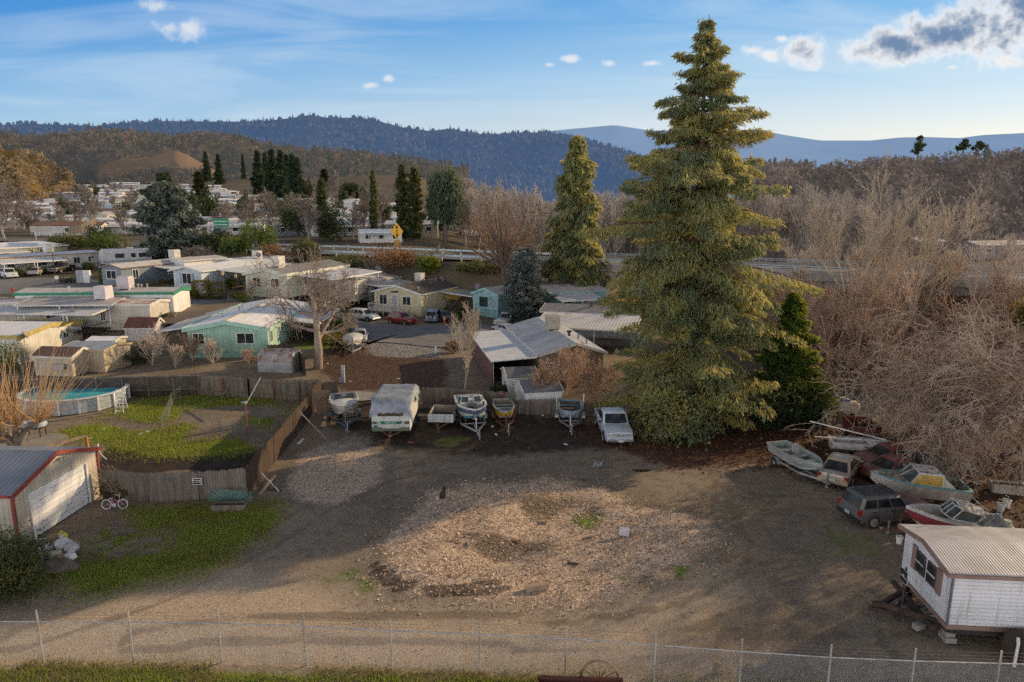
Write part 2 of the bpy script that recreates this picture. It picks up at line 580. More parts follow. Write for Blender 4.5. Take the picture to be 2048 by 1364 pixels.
def polydist(X, Y, pix):
 W = [G(*p) for p in pix]
 d = np.full(X.shape, 1e9)
 for A, B in zip(W[:-1], W[1:]):
  ex, ey = B.x - A.x, B.y - A.y
  t = np.clip(((X - A.x) * ex + (Y - A.y) * ey) / (ex * ex + ey * ey), 0, 1)
  d = np.minimum(d, np.hypot(X - A.x - t * ex, Y - A.y - t * ey))
 return d
TRACKS = [[(40, 1275), (330, 1180), (520, 1090), (640, 1010), (760, 955), (900, 925), (1080, 915), (1260, 930), (1400, 965), (1480, 1015), (1540, 1090), (1510, 1170), (1350, 1240), (1050, 1265), (700, 1250), (300, 1270)],
          [(1480, 1015), (1580, 1000), (1660, 1010)], [(1540, 1090), (1660, 1150), (1780, 1240)], [(1050, 1265), (1400, 1290), (1750, 1300)], [(760, 955), (700, 880), (700, 820)]]
FORE_LIT = [(-100, 1290), (150, 1215), (480, 1130), (620, 1160), (760, 1215), (1000, 1225), (1250, 1205), (1420, 1150), (1500, 1180), (1300, 1290), (1100, 1364), (-100, 1364)]  # foreground gravel, lightened in colour to read as sunlit
def masks(X, Y):
 j = vnoise(X, Y, 1.7) * .35 + vnoise(X, Y, .8, 3) * .2
 q = vnoise(X, Y, 4.5, 5)
 m = {}
 tr = np.minimum.reduce([polydist(X + j * .5, Y + j * .5, t) for t in TRACKS])
 m['track'] = np.maximum(sstep(.34, .1, np.abs(tr - .78)), .35 * sstep(1.5, .6, tr)) * (.7 + .3 * q)
 m['fore'] = poly_mask(X + j, Y + j, FORE_LIT, 2.0)
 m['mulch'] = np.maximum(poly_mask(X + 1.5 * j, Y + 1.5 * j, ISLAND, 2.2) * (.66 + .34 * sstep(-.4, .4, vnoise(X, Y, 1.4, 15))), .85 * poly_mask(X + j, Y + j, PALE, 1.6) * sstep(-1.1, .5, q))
 m['pale'] = np.maximum(poly_mask(X + j, Y + j, PALE, 1.2) * .8, poly_mask(X + j, Y - j, WGRAV, 1.5))
 g = np.maximum(poly_mask(X + 2 * j, Y + j, FRONTGRASS, 1.5) * (.62 + .38 * sstep(-.5, .4, vnoise(X, Y, 1.7, 6))), .9 * poly_mask(X + j, Y + j, LAWN, 1.5) * sstep(-.55, .45, vnoise(X, Y, 2.6, 8) + .3 * vnoise(X, Y, .9, 3)))
 g = np.maximum(g, .45 * poly_mask(X + j, Y + j, PADS, .4) * sstep(.0, .5, vnoise(X, Y, 1.1, 2)))
 for (px, py, rr, k) in ((1165, 1045, .9, .8), (1365, 1140, .35, .8), (1250, 1155, .6, .45), (1700, 1085, 2.2, .42), (1640, 1105, 1.4, .36), (735, 1170, 1.0, .52), (690, 1150, 1.1, .45),
                         (905, 880, 1.6, .45), (1730, 860, 2.0, .45), (1480, 1010, 1.6, .35), (640, 690, 2.5, 1), (1420, 1165, 1.6, .35)):
  c = G(px, py)
  g = np.maximum(g, k * sstep(rr * 1.3, rr * .4, np.hypot(X - c.x + j, Y - c.y + j)))
 m['grass'] = g
 m['duff'] = np.maximum(np.maximum(poly_mask(X + j, Y + j, DUFF, 2.2), .75 * poly_mask(X + j, Y + j, LITTER, 2.5)), .9 * poly_mask(X + j, Y + j, BACKMULCH, 1.5))
 s = np.maximum(poly_mask(X + j, Y + j, SOIL, 1.0), .66 * poly_mask(X + 2 * j, Y + 2 * j, ISOIL, 2.4) * sstep(-.7, .5, vnoise(X, Y, 1.9, 12)))
 ring = polydist(X + j * .6, Y + j * .6, [(752, 1140), (800, 1172), (880, 1190), (985, 1186)])
 s = np.maximum(s, .8 * sstep(.35, .1, np.abs(ring - .25)))
 m['soil'] = np.maximum(s, .62 * poly_mask(X + j, Y + j, PARK, 2.5))  # parking strip: dark soil, deepened to stand for shade by the vehicles
 return m
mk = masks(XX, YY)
ZZ = hgt(XX, YY)
near = sstep(120, 60, YY) * sstep(-10, 10, YY)
ZZ = ZZ + near * (.035 * vnoise(XX, YY, 6, 1) + .02 * vnoise(XX, YY, 1.6, 2)) - .05 * near
isl = poly_mask(XX, YY, ISLAND, 2.0)
ZZ = ZZ + isl * (.26 + .14 * vnoise(XX, YY, 2.2, 7) + .06 * vnoise(XX, YY, .9, 4)) - .14 * poly_mask(XX, YY, ISOIL, 1.5)
ZZ = ZZ - 25 * sstep(900, 5000, YY)
zr = sstep(100, 800, np.abs(YY) + np.abs(XX))
ZZ = ZZ + zr * vnoise(XX, YY, 60, 6) * .6
nx, ny = len(xs), len(ys)
idx = np.arange(nx * ny).reshape(ny, nx)
Q = np.stack([idx[:-1, :-1], idx[:-1, 1:], idx[1:, 1:], idx[1:, :-1]], -1).reshape(-1, 4)
def ground_mat():
 m, nt, b = new_mat('ground_dirt')
 tc = N(nt, 'ShaderNodeTexCoord')
 vec = tc.outputs['Object']
 def at(n):
  return N(nt, 'ShaderNodeAttribute', attribute_name=n).outputs['Fac']
 big = noise(nt, vec, .16, 5, .6)
 mid = noise(nt, vec, 1.1, 6, .65)
 fine = noise(nt, vec, 9, 6, .75)
 vo = N(nt, 'ShaderNodeTexVoronoi'); vo.inputs['Scale'].default_value = 13
 L(nt, vec, vo.inputs['Vector'])
 vsep = N(nt, 'ShaderNodeSeparateColor'); L(nt, vo.outputs['Color'], vsep.inputs[0])
 vo2 = N(nt, 'ShaderNodeTexVoronoi'); vo2.inputs['Scale'].default_value = 28
 L(nt, vec, vo2.inputs['Vector'])
 vsep2 = N(nt, 'ShaderNodeSeparateColor'); L(nt, vo2.outputs['Color'], vsep2.inputs[0])
 def msk(name, amt=.5, lo=.3, hi=.62):
  a = mathn(nt, 'ADD', at(name), mathn(nt, 'MULTIPLY', mathn(nt, 'SUBTRACT', mathn(nt, 'ADD', mathn(nt, 'MULTIPLY', mid, .6), mathn(nt, 'MULTIPLY', fine, .4)), .5), amt * 2))
  return ramp(nt, a, lo, hi)
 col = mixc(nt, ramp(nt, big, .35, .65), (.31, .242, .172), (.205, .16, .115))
 col = mixc(nt, mathn(nt, 'MULTIPLY', ramp(nt, mid, .45, .7), .6), col, (.11, .09, .072))
 col = mixc(nt, mathn(nt, 'MULTIPLY', ramp(nt, vsep.outputs[0], .72, .95), .55), col, (.40, .345, .28))
 col = mixc(nt, mathn(nt, 'MULTIPLY', ramp(nt, vsep2.outputs[0], .7, .95), .4), col, (.36, .31, .26))
 col = mixc(nt, mathn(nt, 'MULTIPLY', ramp(nt, vsep2.outputs[1], .7, .95), .45), col, (.03, .026, .022))
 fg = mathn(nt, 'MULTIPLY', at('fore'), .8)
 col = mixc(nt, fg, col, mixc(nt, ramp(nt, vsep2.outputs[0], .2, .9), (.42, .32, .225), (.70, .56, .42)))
 col = mixc(nt, mathn(nt, 'MULTIPLY', msk('track', .3), .62), col, (.175, .135, .098))
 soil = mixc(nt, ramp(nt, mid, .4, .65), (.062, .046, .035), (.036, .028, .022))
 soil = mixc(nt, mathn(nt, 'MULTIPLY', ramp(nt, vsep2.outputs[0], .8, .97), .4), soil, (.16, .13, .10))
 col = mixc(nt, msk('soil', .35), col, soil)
 pale = mixc(nt, vsep2.outputs[0], (.15, .135, .12), (.42, .395, .36))
 col = mixc(nt, mathn(nt, 'MULTIPLY', msk('pale', .4), .8), col, pale)
 mul = mixc(nt, vsep.outputs[0], (.58, .41, .285), (.86, .68, .52))  # pale chips, raised further so the island reads as sunlit
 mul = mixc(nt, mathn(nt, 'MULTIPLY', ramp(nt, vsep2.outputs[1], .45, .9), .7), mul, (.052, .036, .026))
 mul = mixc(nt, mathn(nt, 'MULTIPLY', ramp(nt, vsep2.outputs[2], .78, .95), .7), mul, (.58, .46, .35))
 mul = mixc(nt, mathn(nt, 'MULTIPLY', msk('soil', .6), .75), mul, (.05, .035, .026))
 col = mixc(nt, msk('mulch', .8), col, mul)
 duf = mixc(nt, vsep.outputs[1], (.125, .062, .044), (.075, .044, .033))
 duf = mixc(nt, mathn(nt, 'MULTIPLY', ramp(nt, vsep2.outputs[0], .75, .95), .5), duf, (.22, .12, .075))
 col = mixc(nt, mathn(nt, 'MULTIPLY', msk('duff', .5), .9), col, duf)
 gr = mixc(nt, ramp(nt, mid, .35, .66), (.19, .27, .045), (.15, .18, .05))
 gr = mixc(nt, mathn(nt, 'MULTIPLY', ramp(nt, fine, .5, .75), .5), gr, (.09, .075, .04))
 col = mixc(nt, msk('grass', .55), col, gr)
 far = at('far')
 brush = mixc(nt, ramp(nt, noise(nt, vec, .05, 6, .65), .38, .62), (.14, .11, .078), (.09, .085, .052))
 brush = mixc(nt, ramp(nt, noise(nt, vec, .012, 4), .45, .62), brush, (.16, .125, .085))
 col = mixc(nt, far, col, brush)
 L(nt, col, b.inputs['Base Color'])
 b.inputs['Roughness'].default_value = .95
 b.inputs['Specular IOR Level'].default_value = .15
 bn = N(nt, 'ShaderNodeBump')
 bn.inputs['Strength'].default_value = .55
 bn.inputs['Distance'].default_value = .05
 hh = mathn(nt, 'ADD', mathn(nt, 'MULTIPLY', fine, 1.0), mathn(nt, 'MULTIPLY', mathn(nt, 'SUBTRACT', .4, vo2.outputs['Distance']), .8))
 hh = mathn(nt, 'ADD', hh, mathn(nt, 'MULTIPLY', mid, 1.6))
 L(nt, hh, bn.inputs['Height'])
 L(nt, bn.outputs[0], b.inputs['Normal'])
 return m
mk['far'] = np.clip(sstep(86, 112, YY) + sstep(58, 90, np.abs(XX)) + sstep(50, 60, YY) * sstep(20, 27, XX), 0, 1)
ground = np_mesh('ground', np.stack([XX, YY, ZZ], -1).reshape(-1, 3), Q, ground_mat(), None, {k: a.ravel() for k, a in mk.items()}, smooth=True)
tag(ground, kind='structure')
from mathutils.bvhtree import BVHTree
_V = np.stack([XX, YY, ZZ], -1)
def gz(x, y):
 """height of the ground sheet, bilinear"""
 i = np.clip(np.searchsorted(xs, x) - 1, 0, nx - 2); j = np.clip(np.searchsorted(ys, y) - 1, 0, ny - 2)
 tx = (x - xs[i]) / (xs[i + 1] - xs[i]); ty = (y - ys[j]) / (ys[j + 1] - ys[j])
 return ((ZZ[j, i] * (1 - tx) + ZZ[j, i + 1] * tx) * (1 - ty) + (ZZ[j + 1, i] * (1 - tx) + ZZ[j + 1, i + 1] * tx) * ty)
def P(px, py):
 """ground point under a pixel, at the height of the sheet"""
 p = G(px, py)
 p.z = float(gz(p.x, p.y))
 return p
# ---------------------------------------------------------------- scattered ground cover (stuff)
def sample(polys, n, key, power=1.0, z=0):
 pts = [G(a, b) for a, b in polys]
 x0, x1 = min(p.x for p in pts) - 1, max(p.x for p in pts) + 1
 y0, y1 = min(p.y for p in pts) - 1, max(p.y for p in pts) + 1
 X = rng.uniform(x0, x1, n * 4); Y = rng.uniform(y0, y1, n * 4)
 m = masks(X, Y)[key] ** power
 ok = rng.uniform(0, 1, n * 4) < m
 X, Y = X[ok][:n], Y[ok][:n]
 return X, Y
def blades(name, X, Y, hmin, hmax, wid, mat, lean=.5):
 n = len(X)
 Z = gz(X, Y)
 a = rng.uniform(0, 2 * PI, n); h = rng.uniform(hmin, hmax, n)
 dx, dy = np.cos(a) * wid / 2, np.sin(a) * wid / 2
 lx = rng.normal(0, lean, n) * h; ly = rng.normal(0, lean, n) * h
 B = np.stack([X - dx, Y - dy, Z - .01], -1); C = np.stack([X + dx, Y + dy, Z - .01], -1)
 T = np.stack([X + lx, Y + ly, Z + h], -1)
 V = np.stack([B, C, T], 1).reshape(-1, 3)
 return np_mesh(name, V, np.arange(3 * n).reshape(n, 3), mat, None, {'tint': np.repeat(np.clip(rng.normal(.5, .3, n), 0, 1), 3)})
def flakes(name, X, Y, lmin, lmax, asp, mat, tilt=.35, lift=.012, tint=None):
 n = len(X)
 Z = gz(X, Y) + lift
 a = rng.uniform(0, 2 * PI, n); l = rng.uniform(lmin, lmax, n) / 2
 wd = l * rng.uniform(asp * .5, asp, n)
 d = np.stack([np.cos(a), np.sin(a), rng.normal(0, tilt, n)], -1)
 s = np.stack([-np.sin(a), np.cos(a), rng.normal(0, tilt, n)], -1)
 C = np.stack([X, Y, Z + l * .35], -1)
 d *= l[:, None]; s *= wd[:, None]
 V = np.stack([C - d - s, C + d - s * .8, C + d * 1.1 + s, C - d + s * .9], 1).reshape(-1, 3)
 t = rng.uniform(0, 1, n) if tint is None else tint
 return np_mesh(name, V, np.arange(4 * n).reshape(n, 4), mat, None, {'tint': np.repeat(t, 4)})
def tintmat(name, c1, c2, c3, rough=.9, haze_emit=None):
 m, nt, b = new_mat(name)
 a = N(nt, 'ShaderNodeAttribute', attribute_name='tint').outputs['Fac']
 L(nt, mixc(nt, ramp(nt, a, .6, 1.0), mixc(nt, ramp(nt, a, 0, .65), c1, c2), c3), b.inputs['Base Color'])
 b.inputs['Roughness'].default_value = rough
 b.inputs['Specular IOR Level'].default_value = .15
 if haze_emit:  # haze over distant trees, put in as a faint glow
  b.inputs['Emission Color'].default_value = (*haze_emit, 1)
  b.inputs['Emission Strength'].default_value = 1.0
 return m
GRASS = leafmat('grass_blades', (.19, .29, .045), (.34, .40, .07), (.28, .26, .09), .40, warm=(.72, .75, .08))
GRASSDRY = leafmat('dry_grass', (.30, .24, .08), (.42, .32, .11), (.16, .19, .04), .3)
X, Y = sample(ISLAND, 15000, 'mulch')
tag(flakes('wood_chips', X, Y, .04, .12, .5, tintmat('chip_wood', (.10, .068, .048), (.55, .385, .265), (.88, .73, .57))), 'pale and brown wood chips spread over the turning island', 'wood chips', kind='stuff')
X, Y = sample(PALE, 4200, 'pale')
tag(flakes('shell_gravel', X, Y, .03, .09, .6, tintmat('pale_chip', (.12, .11, .10), (.30, .28, .26), (.55, .52, .48))), 'pale grey chips scattered beside the long plank fence', 'gravel', kind='stuff')
X, Y = sample(WGRAV, 5000, 'pale')
tag(flakes('white_gravel', X, Y, .05, .11, .8, tintmat('white_stone', (.30, .30, .29), (.5, .5, .49), (.7, .7, .68))), 'white gravel strip at the edge of the park lane', 'gravel', kind='stuff')
X, Y = sample(FRONTGRASS, 30000, 'grass')
tag(blades('grass', X, Y, .05, .16, .035, GRASS), 'bright green grass beside the metal garage', 'grass', kind='stuff')
X, Y = sample(LAWN, 24000, 'grass')
tag(blades('grass', X, Y, .07, .20, .06, GRASS), 'patchy green lawn around the pool', 'grass', kind='stuff')
X, Y = sample(DUFF, 9000, 'duff')
tag(flakes('fallen_needles', X, Y, .06, .22, .5, tintmat('needle_litter', (.05, .022, .016), (.13, .05, .03), (.25, .14, .09))), 'reddish needle litter under the redwood', 'needle litter', kind='stuff')
X, Y = sample(LITTER, 8000, 'duff')
tag(flakes('leaf_litter', X, Y, .07, .2, .7, tintmat('leaf_brown', (.06, .035, .024), (.14, .085, .05), (.30, .21, .14))), 'brown leaf litter under the drooping tree', 'leaf litter', kind='stuff')
X, Y = sample(BACKMULCH, 8000, 'duff')
tag(flakes('bark_mulch', X, Y, .05, .14, .6, tintmat('bark_chip', (.10, .07, .052), (.17, .115, .082), (.28, .20, .145))), 'rusty bark mulch behind the parked boats', 'mulch', kind='stuff')
for pl_, nn_ in ((LAWN, 9000), (FRONTGRASS, 5000)):
 X, Y = sample(pl_, nn_, 'grass', .7)
 tag(blades('straw', X, Y, .05, .15, .05, GRASSDRY), 'dry straw mixed into the winter grass', 'grass', kind='stuff')
X = rng.uniform(-30, 30, 9000); Y = rng.uniform(17, 56, 9000)
k = (masks(X, Y)['grass'] < .3)
X, Y = X[k], Y[k]
tag(flakes('pebbles', X, Y, .025, .075, .9, tintmat('pebble', (.09, .075, .06), (.17, .14, .11), (.36, .32, .28)), .2, .004), 'loose stones strewn over the dirt yard', 'pebbles', kind='stuff')
E0, E1 = G(-60, 1345), G(1000, 1372)
n = 26000
t = rng.uniform(-.15, 1.12, n) ** 1.0
off = rng.uniform(-2.4, .28, n)
X = E0.x + (E1.x - E0.x) * t; Y = E0.y + (E1.y - E0.y) * t + off + vnoise(X, X * 0, 1.3) * .12
tag(blades('verge_grass', X, Y, .08, .26, .035, GRASS), 'tall green grass along the outside of the wire fence', 'grass', kind='stuff')
n = 5200
t = rng.uniform(-.1, 1.9, n)
X = E0.x + (E1.x - E0.x) * t; Y = E0.y + (E1.y - E0.y) * t + .25 + np.abs(rng.normal(0, .32, n))
k = vnoise(X, Y, 1.1, 4) > -.25
tag(blades('dry_weeds', X[k], Y[k], .06, .3, .03, GRASSDRY, .4), 'dry yellow weeds at the foot of the wire fence', 'weeds', kind='stuff')
# ---------------------------------------------------------------- distant ridges
def ridge(name, prof, D, Dbase, zbase, mat, nrow=26, step=12, rough=.05, seed=0, back=.25):
 """a hill whose crest is seen along prof; front slope falls to zbase at Dbase"""
 px = np.arange(prof[0][0], prof[-1][0] + 1, step, dtype=float)
 py = np.interp(px, [p[0] for p in prof], [p[1] for p in prof])
 V = []
 for i in range(len(px)):
  c = GY(px[i], py[i], D)
  ux = c.x / D
  for r in range(nrow + 4):
   t = r / nrow
   if t <= 1:
    d = Dbase + (D - Dbase) * t
    z = zbase + (c.z - zbase) * (t ** .9) * (1 if t == 1 else 1 - .0)
    spur = vnoise(ux * 3000, d, (D - Dbase) * .22 + 60, seed) + .5 * vnoise(ux * 3000, d, (D - Dbase) * .08 + 30, seed + 3)
    z += spur * (c.z - zbase) * rough * math.sin(PI * min(1, t)) * 1.4
    V.append((ux * d, d, z))
   else:
    k = (t - 1) / (4 / nrow)
    d = D * (1 + back * k)
    V.append((ux * d, d, c.z - (c.z - zbase) * .8 * k))
 nr = nrow + 4
 n = len(px)
 idx = np.arange(n * nr).reshape(n, nr)
 Q = np.stack([idx[:-1, :-1], idx[1:, :-1], idx[1:, 1:], idx[:-1, 1:]], -1).reshape(-1, 4)
 o = np_mesh(name, np.array(V), Q, mat, smooth=True)
 tag(o, kind='structure')
 return np.array(V).reshape(n, nr, 3)[:, :nrow + 1]
def hillmat(name, c1, c2, sc1, c3=None, sc2=None, haze_emit=None):
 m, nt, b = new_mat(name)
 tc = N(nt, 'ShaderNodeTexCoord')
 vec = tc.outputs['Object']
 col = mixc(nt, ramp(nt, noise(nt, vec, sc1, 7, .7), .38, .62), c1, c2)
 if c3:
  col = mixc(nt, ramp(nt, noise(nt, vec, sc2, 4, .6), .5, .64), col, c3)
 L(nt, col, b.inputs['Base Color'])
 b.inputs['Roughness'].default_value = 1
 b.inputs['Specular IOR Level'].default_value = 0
 if haze_emit:  # haze in front of the hill, painted in as emission
  b.inputs['Emission Color'].default_value = (*haze_emit, 1)
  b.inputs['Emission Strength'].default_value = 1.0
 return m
R1 = [(900, 275), (980, 268), (1070, 265), (1140, 258), (1230, 250), (1300, 261), (1400, 259), (1520, 260), (1570, 270), (1640, 281), (1740, 281), (1800, 275), (1850, 274), (1920, 276), (1965, 270), (2048, 266), (2250, 258), (2600, 262)]
R2 = [(-420, 262), (-200, 254), (0, 250), (60, 247), (100, 249), (190, 252), (250, 246), (330, 242), (420, 243), (520, 243), (575, 237), (620, 230), (660, 236), (720, 235), (760, 243), (800, 254), (860, 262), (900, 257), (950, 267), (990, 270), (1030, 265), (1090, 265), (1170, 281), (1220, 293), (1280, 312), (1340, 332), (1420, 350)]
R3 = [(-420, 262), (-100, 258), (0, 263), (60, 272), (140, 266), (200, 262), (260, 266), (310, 270), (350, 279), (420, 274), (480, 279), (540, 288), (600, 300), (680, 303), (760, 312), (850, 324), (940, 338)]
R3B = [(-420, 262), (-150, 282), (0, 300), (40, 302), (85, 318), (120, 340), (150, 352)]
R4 = [(190, 350), (205, 330), (228, 322), (262, 317), (300, 315), (330, 305), (350, 301), (372, 308), (405, 327), (430, 340), (450, 350)]
R5 = [(1480, 345), (1560, 338), (1650, 338), (1740, 336), (1860, 328), (1950, 318), (2048, 312), (2200, 296), (2500, 280)]
V1 = ridge('far_hills', R1, 7000, 5200, -10, hillmat('far_hill', (.10, .13, .17), (.08, .11, .15), .004, haze_emit=(.15, .235, .38)), rough=.03, seed=2)  # bluish base colour carries haze as well
V2 = ridge('mountain_ridge', R2, 3000, 1500, 0, hillmat('ridge_forest', (.05, .05, .05), (.035, .04, .045), .02, (.07, .058, .052), .0022, haze_emit=(.042, .088, .180)), nrow=40, step=8, rough=.13, seed=5)
V3 = ridge('wooded_hill', R3, 1350, 800, 20, hillmat('oak_hill', (.10, .075, .048), (.065, .062, .042), .03, (.14, .10, .062), .006, haze_emit=(.034, .036, .044)), rough=.10, seed=1)
V3B = ridge('sunlit_hill', R3B, 760, 620, 10, hillmat('gold_lit_hill', (.20, .125, .045), (.11, .085, .04), .03), rough=.08, seed=4)  # gold base colour carries the orange sun on this slope
V4 = ridge('grass_hill', R4, 900, 720, 15, hillmat('dry_field', (.22, .155, .10), (.17, .12, .08), .01, haze_emit=(.03, .028, .028)), nrow=20, step=6, rough=.03, seed=9)
V5 = ridge('creek_hill', R5, 430, 190, -3, hillmat('brush_hill', (.13, .098, .075), (.085, .070, .052), .05, haze_emit=(.030, .028, .031)), rough=.10, seed=3)
def crowns(name, Vg, n, hmin, hmax, mat, conif=.3, tlo=.0, label='', squash=.5, seed=0, sel=None):
 """distant trees of a hillside as small leafy clumps: each is a cluster of tilted faces"""
 nc, nr, _ = Vg.shape
 ci = rng.uniform(0, nc - 1.01, n); ri = rng.uniform(tlo * (nr - 1), nr - 1.01, n)
 a, b = ci.astype(int), ri.astype(int); fa, fb = (ci - a)[:, None], (ri - b)[:, None]
 B = (Vg[a, b] * (1 - fa) + Vg[a + 1, b] * fa) * (1 - fb) + (Vg[a, b + 1] * (1 - fa) + Vg[a + 1, b + 1] * fa) * fb
 if sel is not None:
  B = B[sel(B)]
  n = len(B)
 h = rng.uniform(hmin, hmax, n)
 con = rng.uniform(0, 1, n) < conif
 rad = np.where(con, h * .17, h * squash)
 h = np.where(con, h * 1.35, h)
 k = 6
 ring = np.arange(k) * 2 * PI / k
 tint = np.where(con, rng.uniform(0, .35, n), rng.uniform(.3, 1, n))
 V = np.zeros((n, 2 * k + 1, 3));
 for i in range(k):
  j1 = rng.uniform(.7, 1.25, n); j2 = rng.uniform(.6, 1.2, n)
  V[:, i] = B + np.stack([np.cos(ring[i]) * rad * j1, np.sin(ring[i]) * rad * j1, h * np.where(con, .05, .15) * rng.uniform(.4, 1.6, n)], -1)
  q = np.where(con, .5, .82)
  V[:, k + i] = B + np.stack([np.cos(ring[i] + .5) * rad * j2 * q, np.sin(ring[i] + .5) * rad * j2 * q, h * np.where(con, .5, .68) * rng.uniform(.8, 1.15, n)], -1)
 V[:, 2 * k] = B + np.stack([rng.normal(0, .1, n) * rad, rng.normal(0, .1, n) * rad, h], -1)
 T = []
 for i in range(k):
  j = (i + 1) % k
  T += [(i, j, k + i), (j, k + j, k + i), (k + i, k + j, 2 * k)]
 T = np.array(T)
 Q = (np.arange(n)[:, None, None] * (2 * k + 1) + T[None]).reshape(-1, 3)
 o = np_mesh(name, V.reshape(-1, 3), Q, mat, None, {'tint': np.repeat(tint, 2 * k + 1)})
 tag(o, label, 'woodland', kind='stuff')
 return o
def fuzzy(name, Vg, n, hmin, hmax, mat, per=34, label='', tlo=0., leaf=.30, conif=.1, thi=1.):
 nc, nr, _ = Vg.shape
 ci = rng.uniform(0, nc - 1.01, n); ri = rng.uniform(tlo * (nr - 1), thi * (nr - 1.01), n)
 a, b = ci.astype(int), ri.astype(int); fa, fb = (ci - a)[:, None], (ri - b)[:, None]
 B = (Vg[a, b] * (1 - fa) + Vg[a + 1, b] * fa) * (1 - fb) + (Vg[a, b + 1] * (1 - fa) + Vg[a + 1, b + 1] * fa) * fb
 h = rng.uniform(hmin, hmax, n)
 con = rng.uniform(0, 1, n) < conif
 rad = np.where(con, .2, .5) * h
 h = np.where(con, h * 1.3, h)
 t0 = np.where(con, rng.uniform(0, .25, n), rng.uniform(.25, 1, n))
 u = rng.normal(0, 1, (n, per, 3)); u /= np.linalg.norm(u, axis=2, keepdims=True)
 u[:, :, 2] = np.abs(u[:, :, 2]) * 1.0 - .25
 k = rng.uniform(.55, 1.1, (n, per, 1))
 zz = .35 + .6 * u[:, :, 2] * k[:, :, 0]
 tp = np.where(con[:, None], np.clip(1.25 - zz, .1, 1.2), 1.0)
 C = B[:, None, :] + np.stack([u[:, :, 0] * k[:, :, 0] * rad[:, None] * tp, u[:, :, 1] * k[:, :, 0] * rad[:, None] * tp, zz * h[:, None]], -1)
 m = n * per
 D = rng.normal(0, 1, (m, 3)); D[:, 2] = np.abs(D[:, 2]) + .4
 D /= np.linalg.norm(D, axis=1, keepdims=True)
 S = np.cross(D, rng.normal(0, 1, (m, 3))); S /= np.linalg.norm(S, axis=1, keepdims=True)
 Ls = (np.repeat(h, per) * leaf * rng.uniform(.5, 1.2, m))[:, None] / 2
 C = C.reshape(-1, 3)
 V = np.stack([C - D * Ls, C + S * Ls * .45, C + D * Ls, C - S * Ls * .45], 1).reshape(-1, 3)
 tint = np.clip(np.repeat(t0, per) + rng.normal(0, .1, m) + .12 * (zz.ravel() - .6), 0, 1)
 o = np_mesh(name, V, np.arange(4 * m).reshape(m, 4), mat, None, {'tint': np.repeat(tint, 4)})
 return tag(o, label, 'woodland', kind='stuff')
def woodmat(name, c1, c2, c3, haze_emit=None):
 m = tintmat(name, c1, c2, c3, 1, haze_emit)
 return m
crowns('hillside_forest', V2, 15000, 9, 17, woodmat('forest_hazed', (.025, .032, .032), (.042, .044, .042), (.075, .062, .055), (.042, .082, .165)), .6, .0, 'blue grey forest covering the long mountain ridge')
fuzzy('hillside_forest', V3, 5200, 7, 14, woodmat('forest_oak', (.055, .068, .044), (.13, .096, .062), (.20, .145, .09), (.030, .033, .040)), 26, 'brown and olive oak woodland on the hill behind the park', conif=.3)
fuzzy('hillside_forest', V3B, 800, 5, 10, woodmat('forest_gold_lit', (.10, .095, .045), (.25, .165, .08), (.34, .22, .10), (.03, .025, .02)), 40, 'golden sunlit oaks on the left hillside')  # gold foliage tones carry the same low sun
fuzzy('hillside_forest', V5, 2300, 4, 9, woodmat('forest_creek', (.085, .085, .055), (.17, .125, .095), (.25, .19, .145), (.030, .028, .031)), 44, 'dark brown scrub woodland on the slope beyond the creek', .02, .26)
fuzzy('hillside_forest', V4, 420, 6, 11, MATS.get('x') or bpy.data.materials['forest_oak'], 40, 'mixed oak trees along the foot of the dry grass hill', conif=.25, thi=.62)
# ---------------------------------------------------------------- trees
def segs(name, S, mat, parent=None, n=3, loc=None, tint=None):
 """many thin tapering limbs (p0, p1, r0, r1) as one mesh"""
 S = np.asarray(S, float)
 p0, p1, r0, r1 = S[:, 0:3], S[:, 3:6], S[:, 6], S[:, 7]
 d = p1 - p0
 ln = np.linalg.norm(d, axis=1, keepdims=True) + 1e-9
 d = d / ln
 p1 = p1 + d * (r1 * .5)[:, None]
 ref = np.where(np.abs(d[:, 2:3]) < .9, np.array([[0, 0, 1.0]]), np.array([[1.0, 0, 0]]))
 x = np.cross(d, ref); x /= np.linalg.norm(x, axis=1, keepdims=True)
 y = np.cross(x, d)
 V = np.zeros((len(S), 2 * n, 3))
 for k in range(n):
  a = 2 * PI * k / n
  o = x * math.cos(a) + y * math.sin(a)
  V[:, k] = p0 + o * r0[:, None]
  V[:, n + k] = p1 + o * r1[:, None]
 T = np.array([(k, (k + 1) % n, n + (k + 1) % n, n + k) for k in range(n)])
 Q = (np.arange(len(S))[:, None, None] * 2 * n + T[None]).reshape(-1, 4)
 return np_mesh(name, V.reshape(-1, 3), Q, mat, parent, loc=loc, smooth=n > 4)
def leaves(name, C, D, Nn, Ls, Ws, mat, parent=None, tint=None, loc=None):
 D = D / (np.linalg.norm(D, axis=1, keepdims=True) + 1e-9)
 S = np.cross(D, Nn); S /= (np.linalg.norm(S, axis=1, keepdims=True) + 1e-9)
 Ls = np.asarray(Ls)[:, None] / 2; Ws = np.asarray(Ws)[:, None] / 2
 V = np.stack([C - D * Ls, C + S * Ws, C + D * Ls, C - S * Ws], 1).reshape(-1, 3)
 n = len(C)
 if tint is None:
  tint = rng.uniform(0, 1, n)
 return np_mesh(name, V, np.arange(4 * n).reshape(n, 4), mat, parent, {'tint': np.repeat(tint, 4)}, loc=loc)
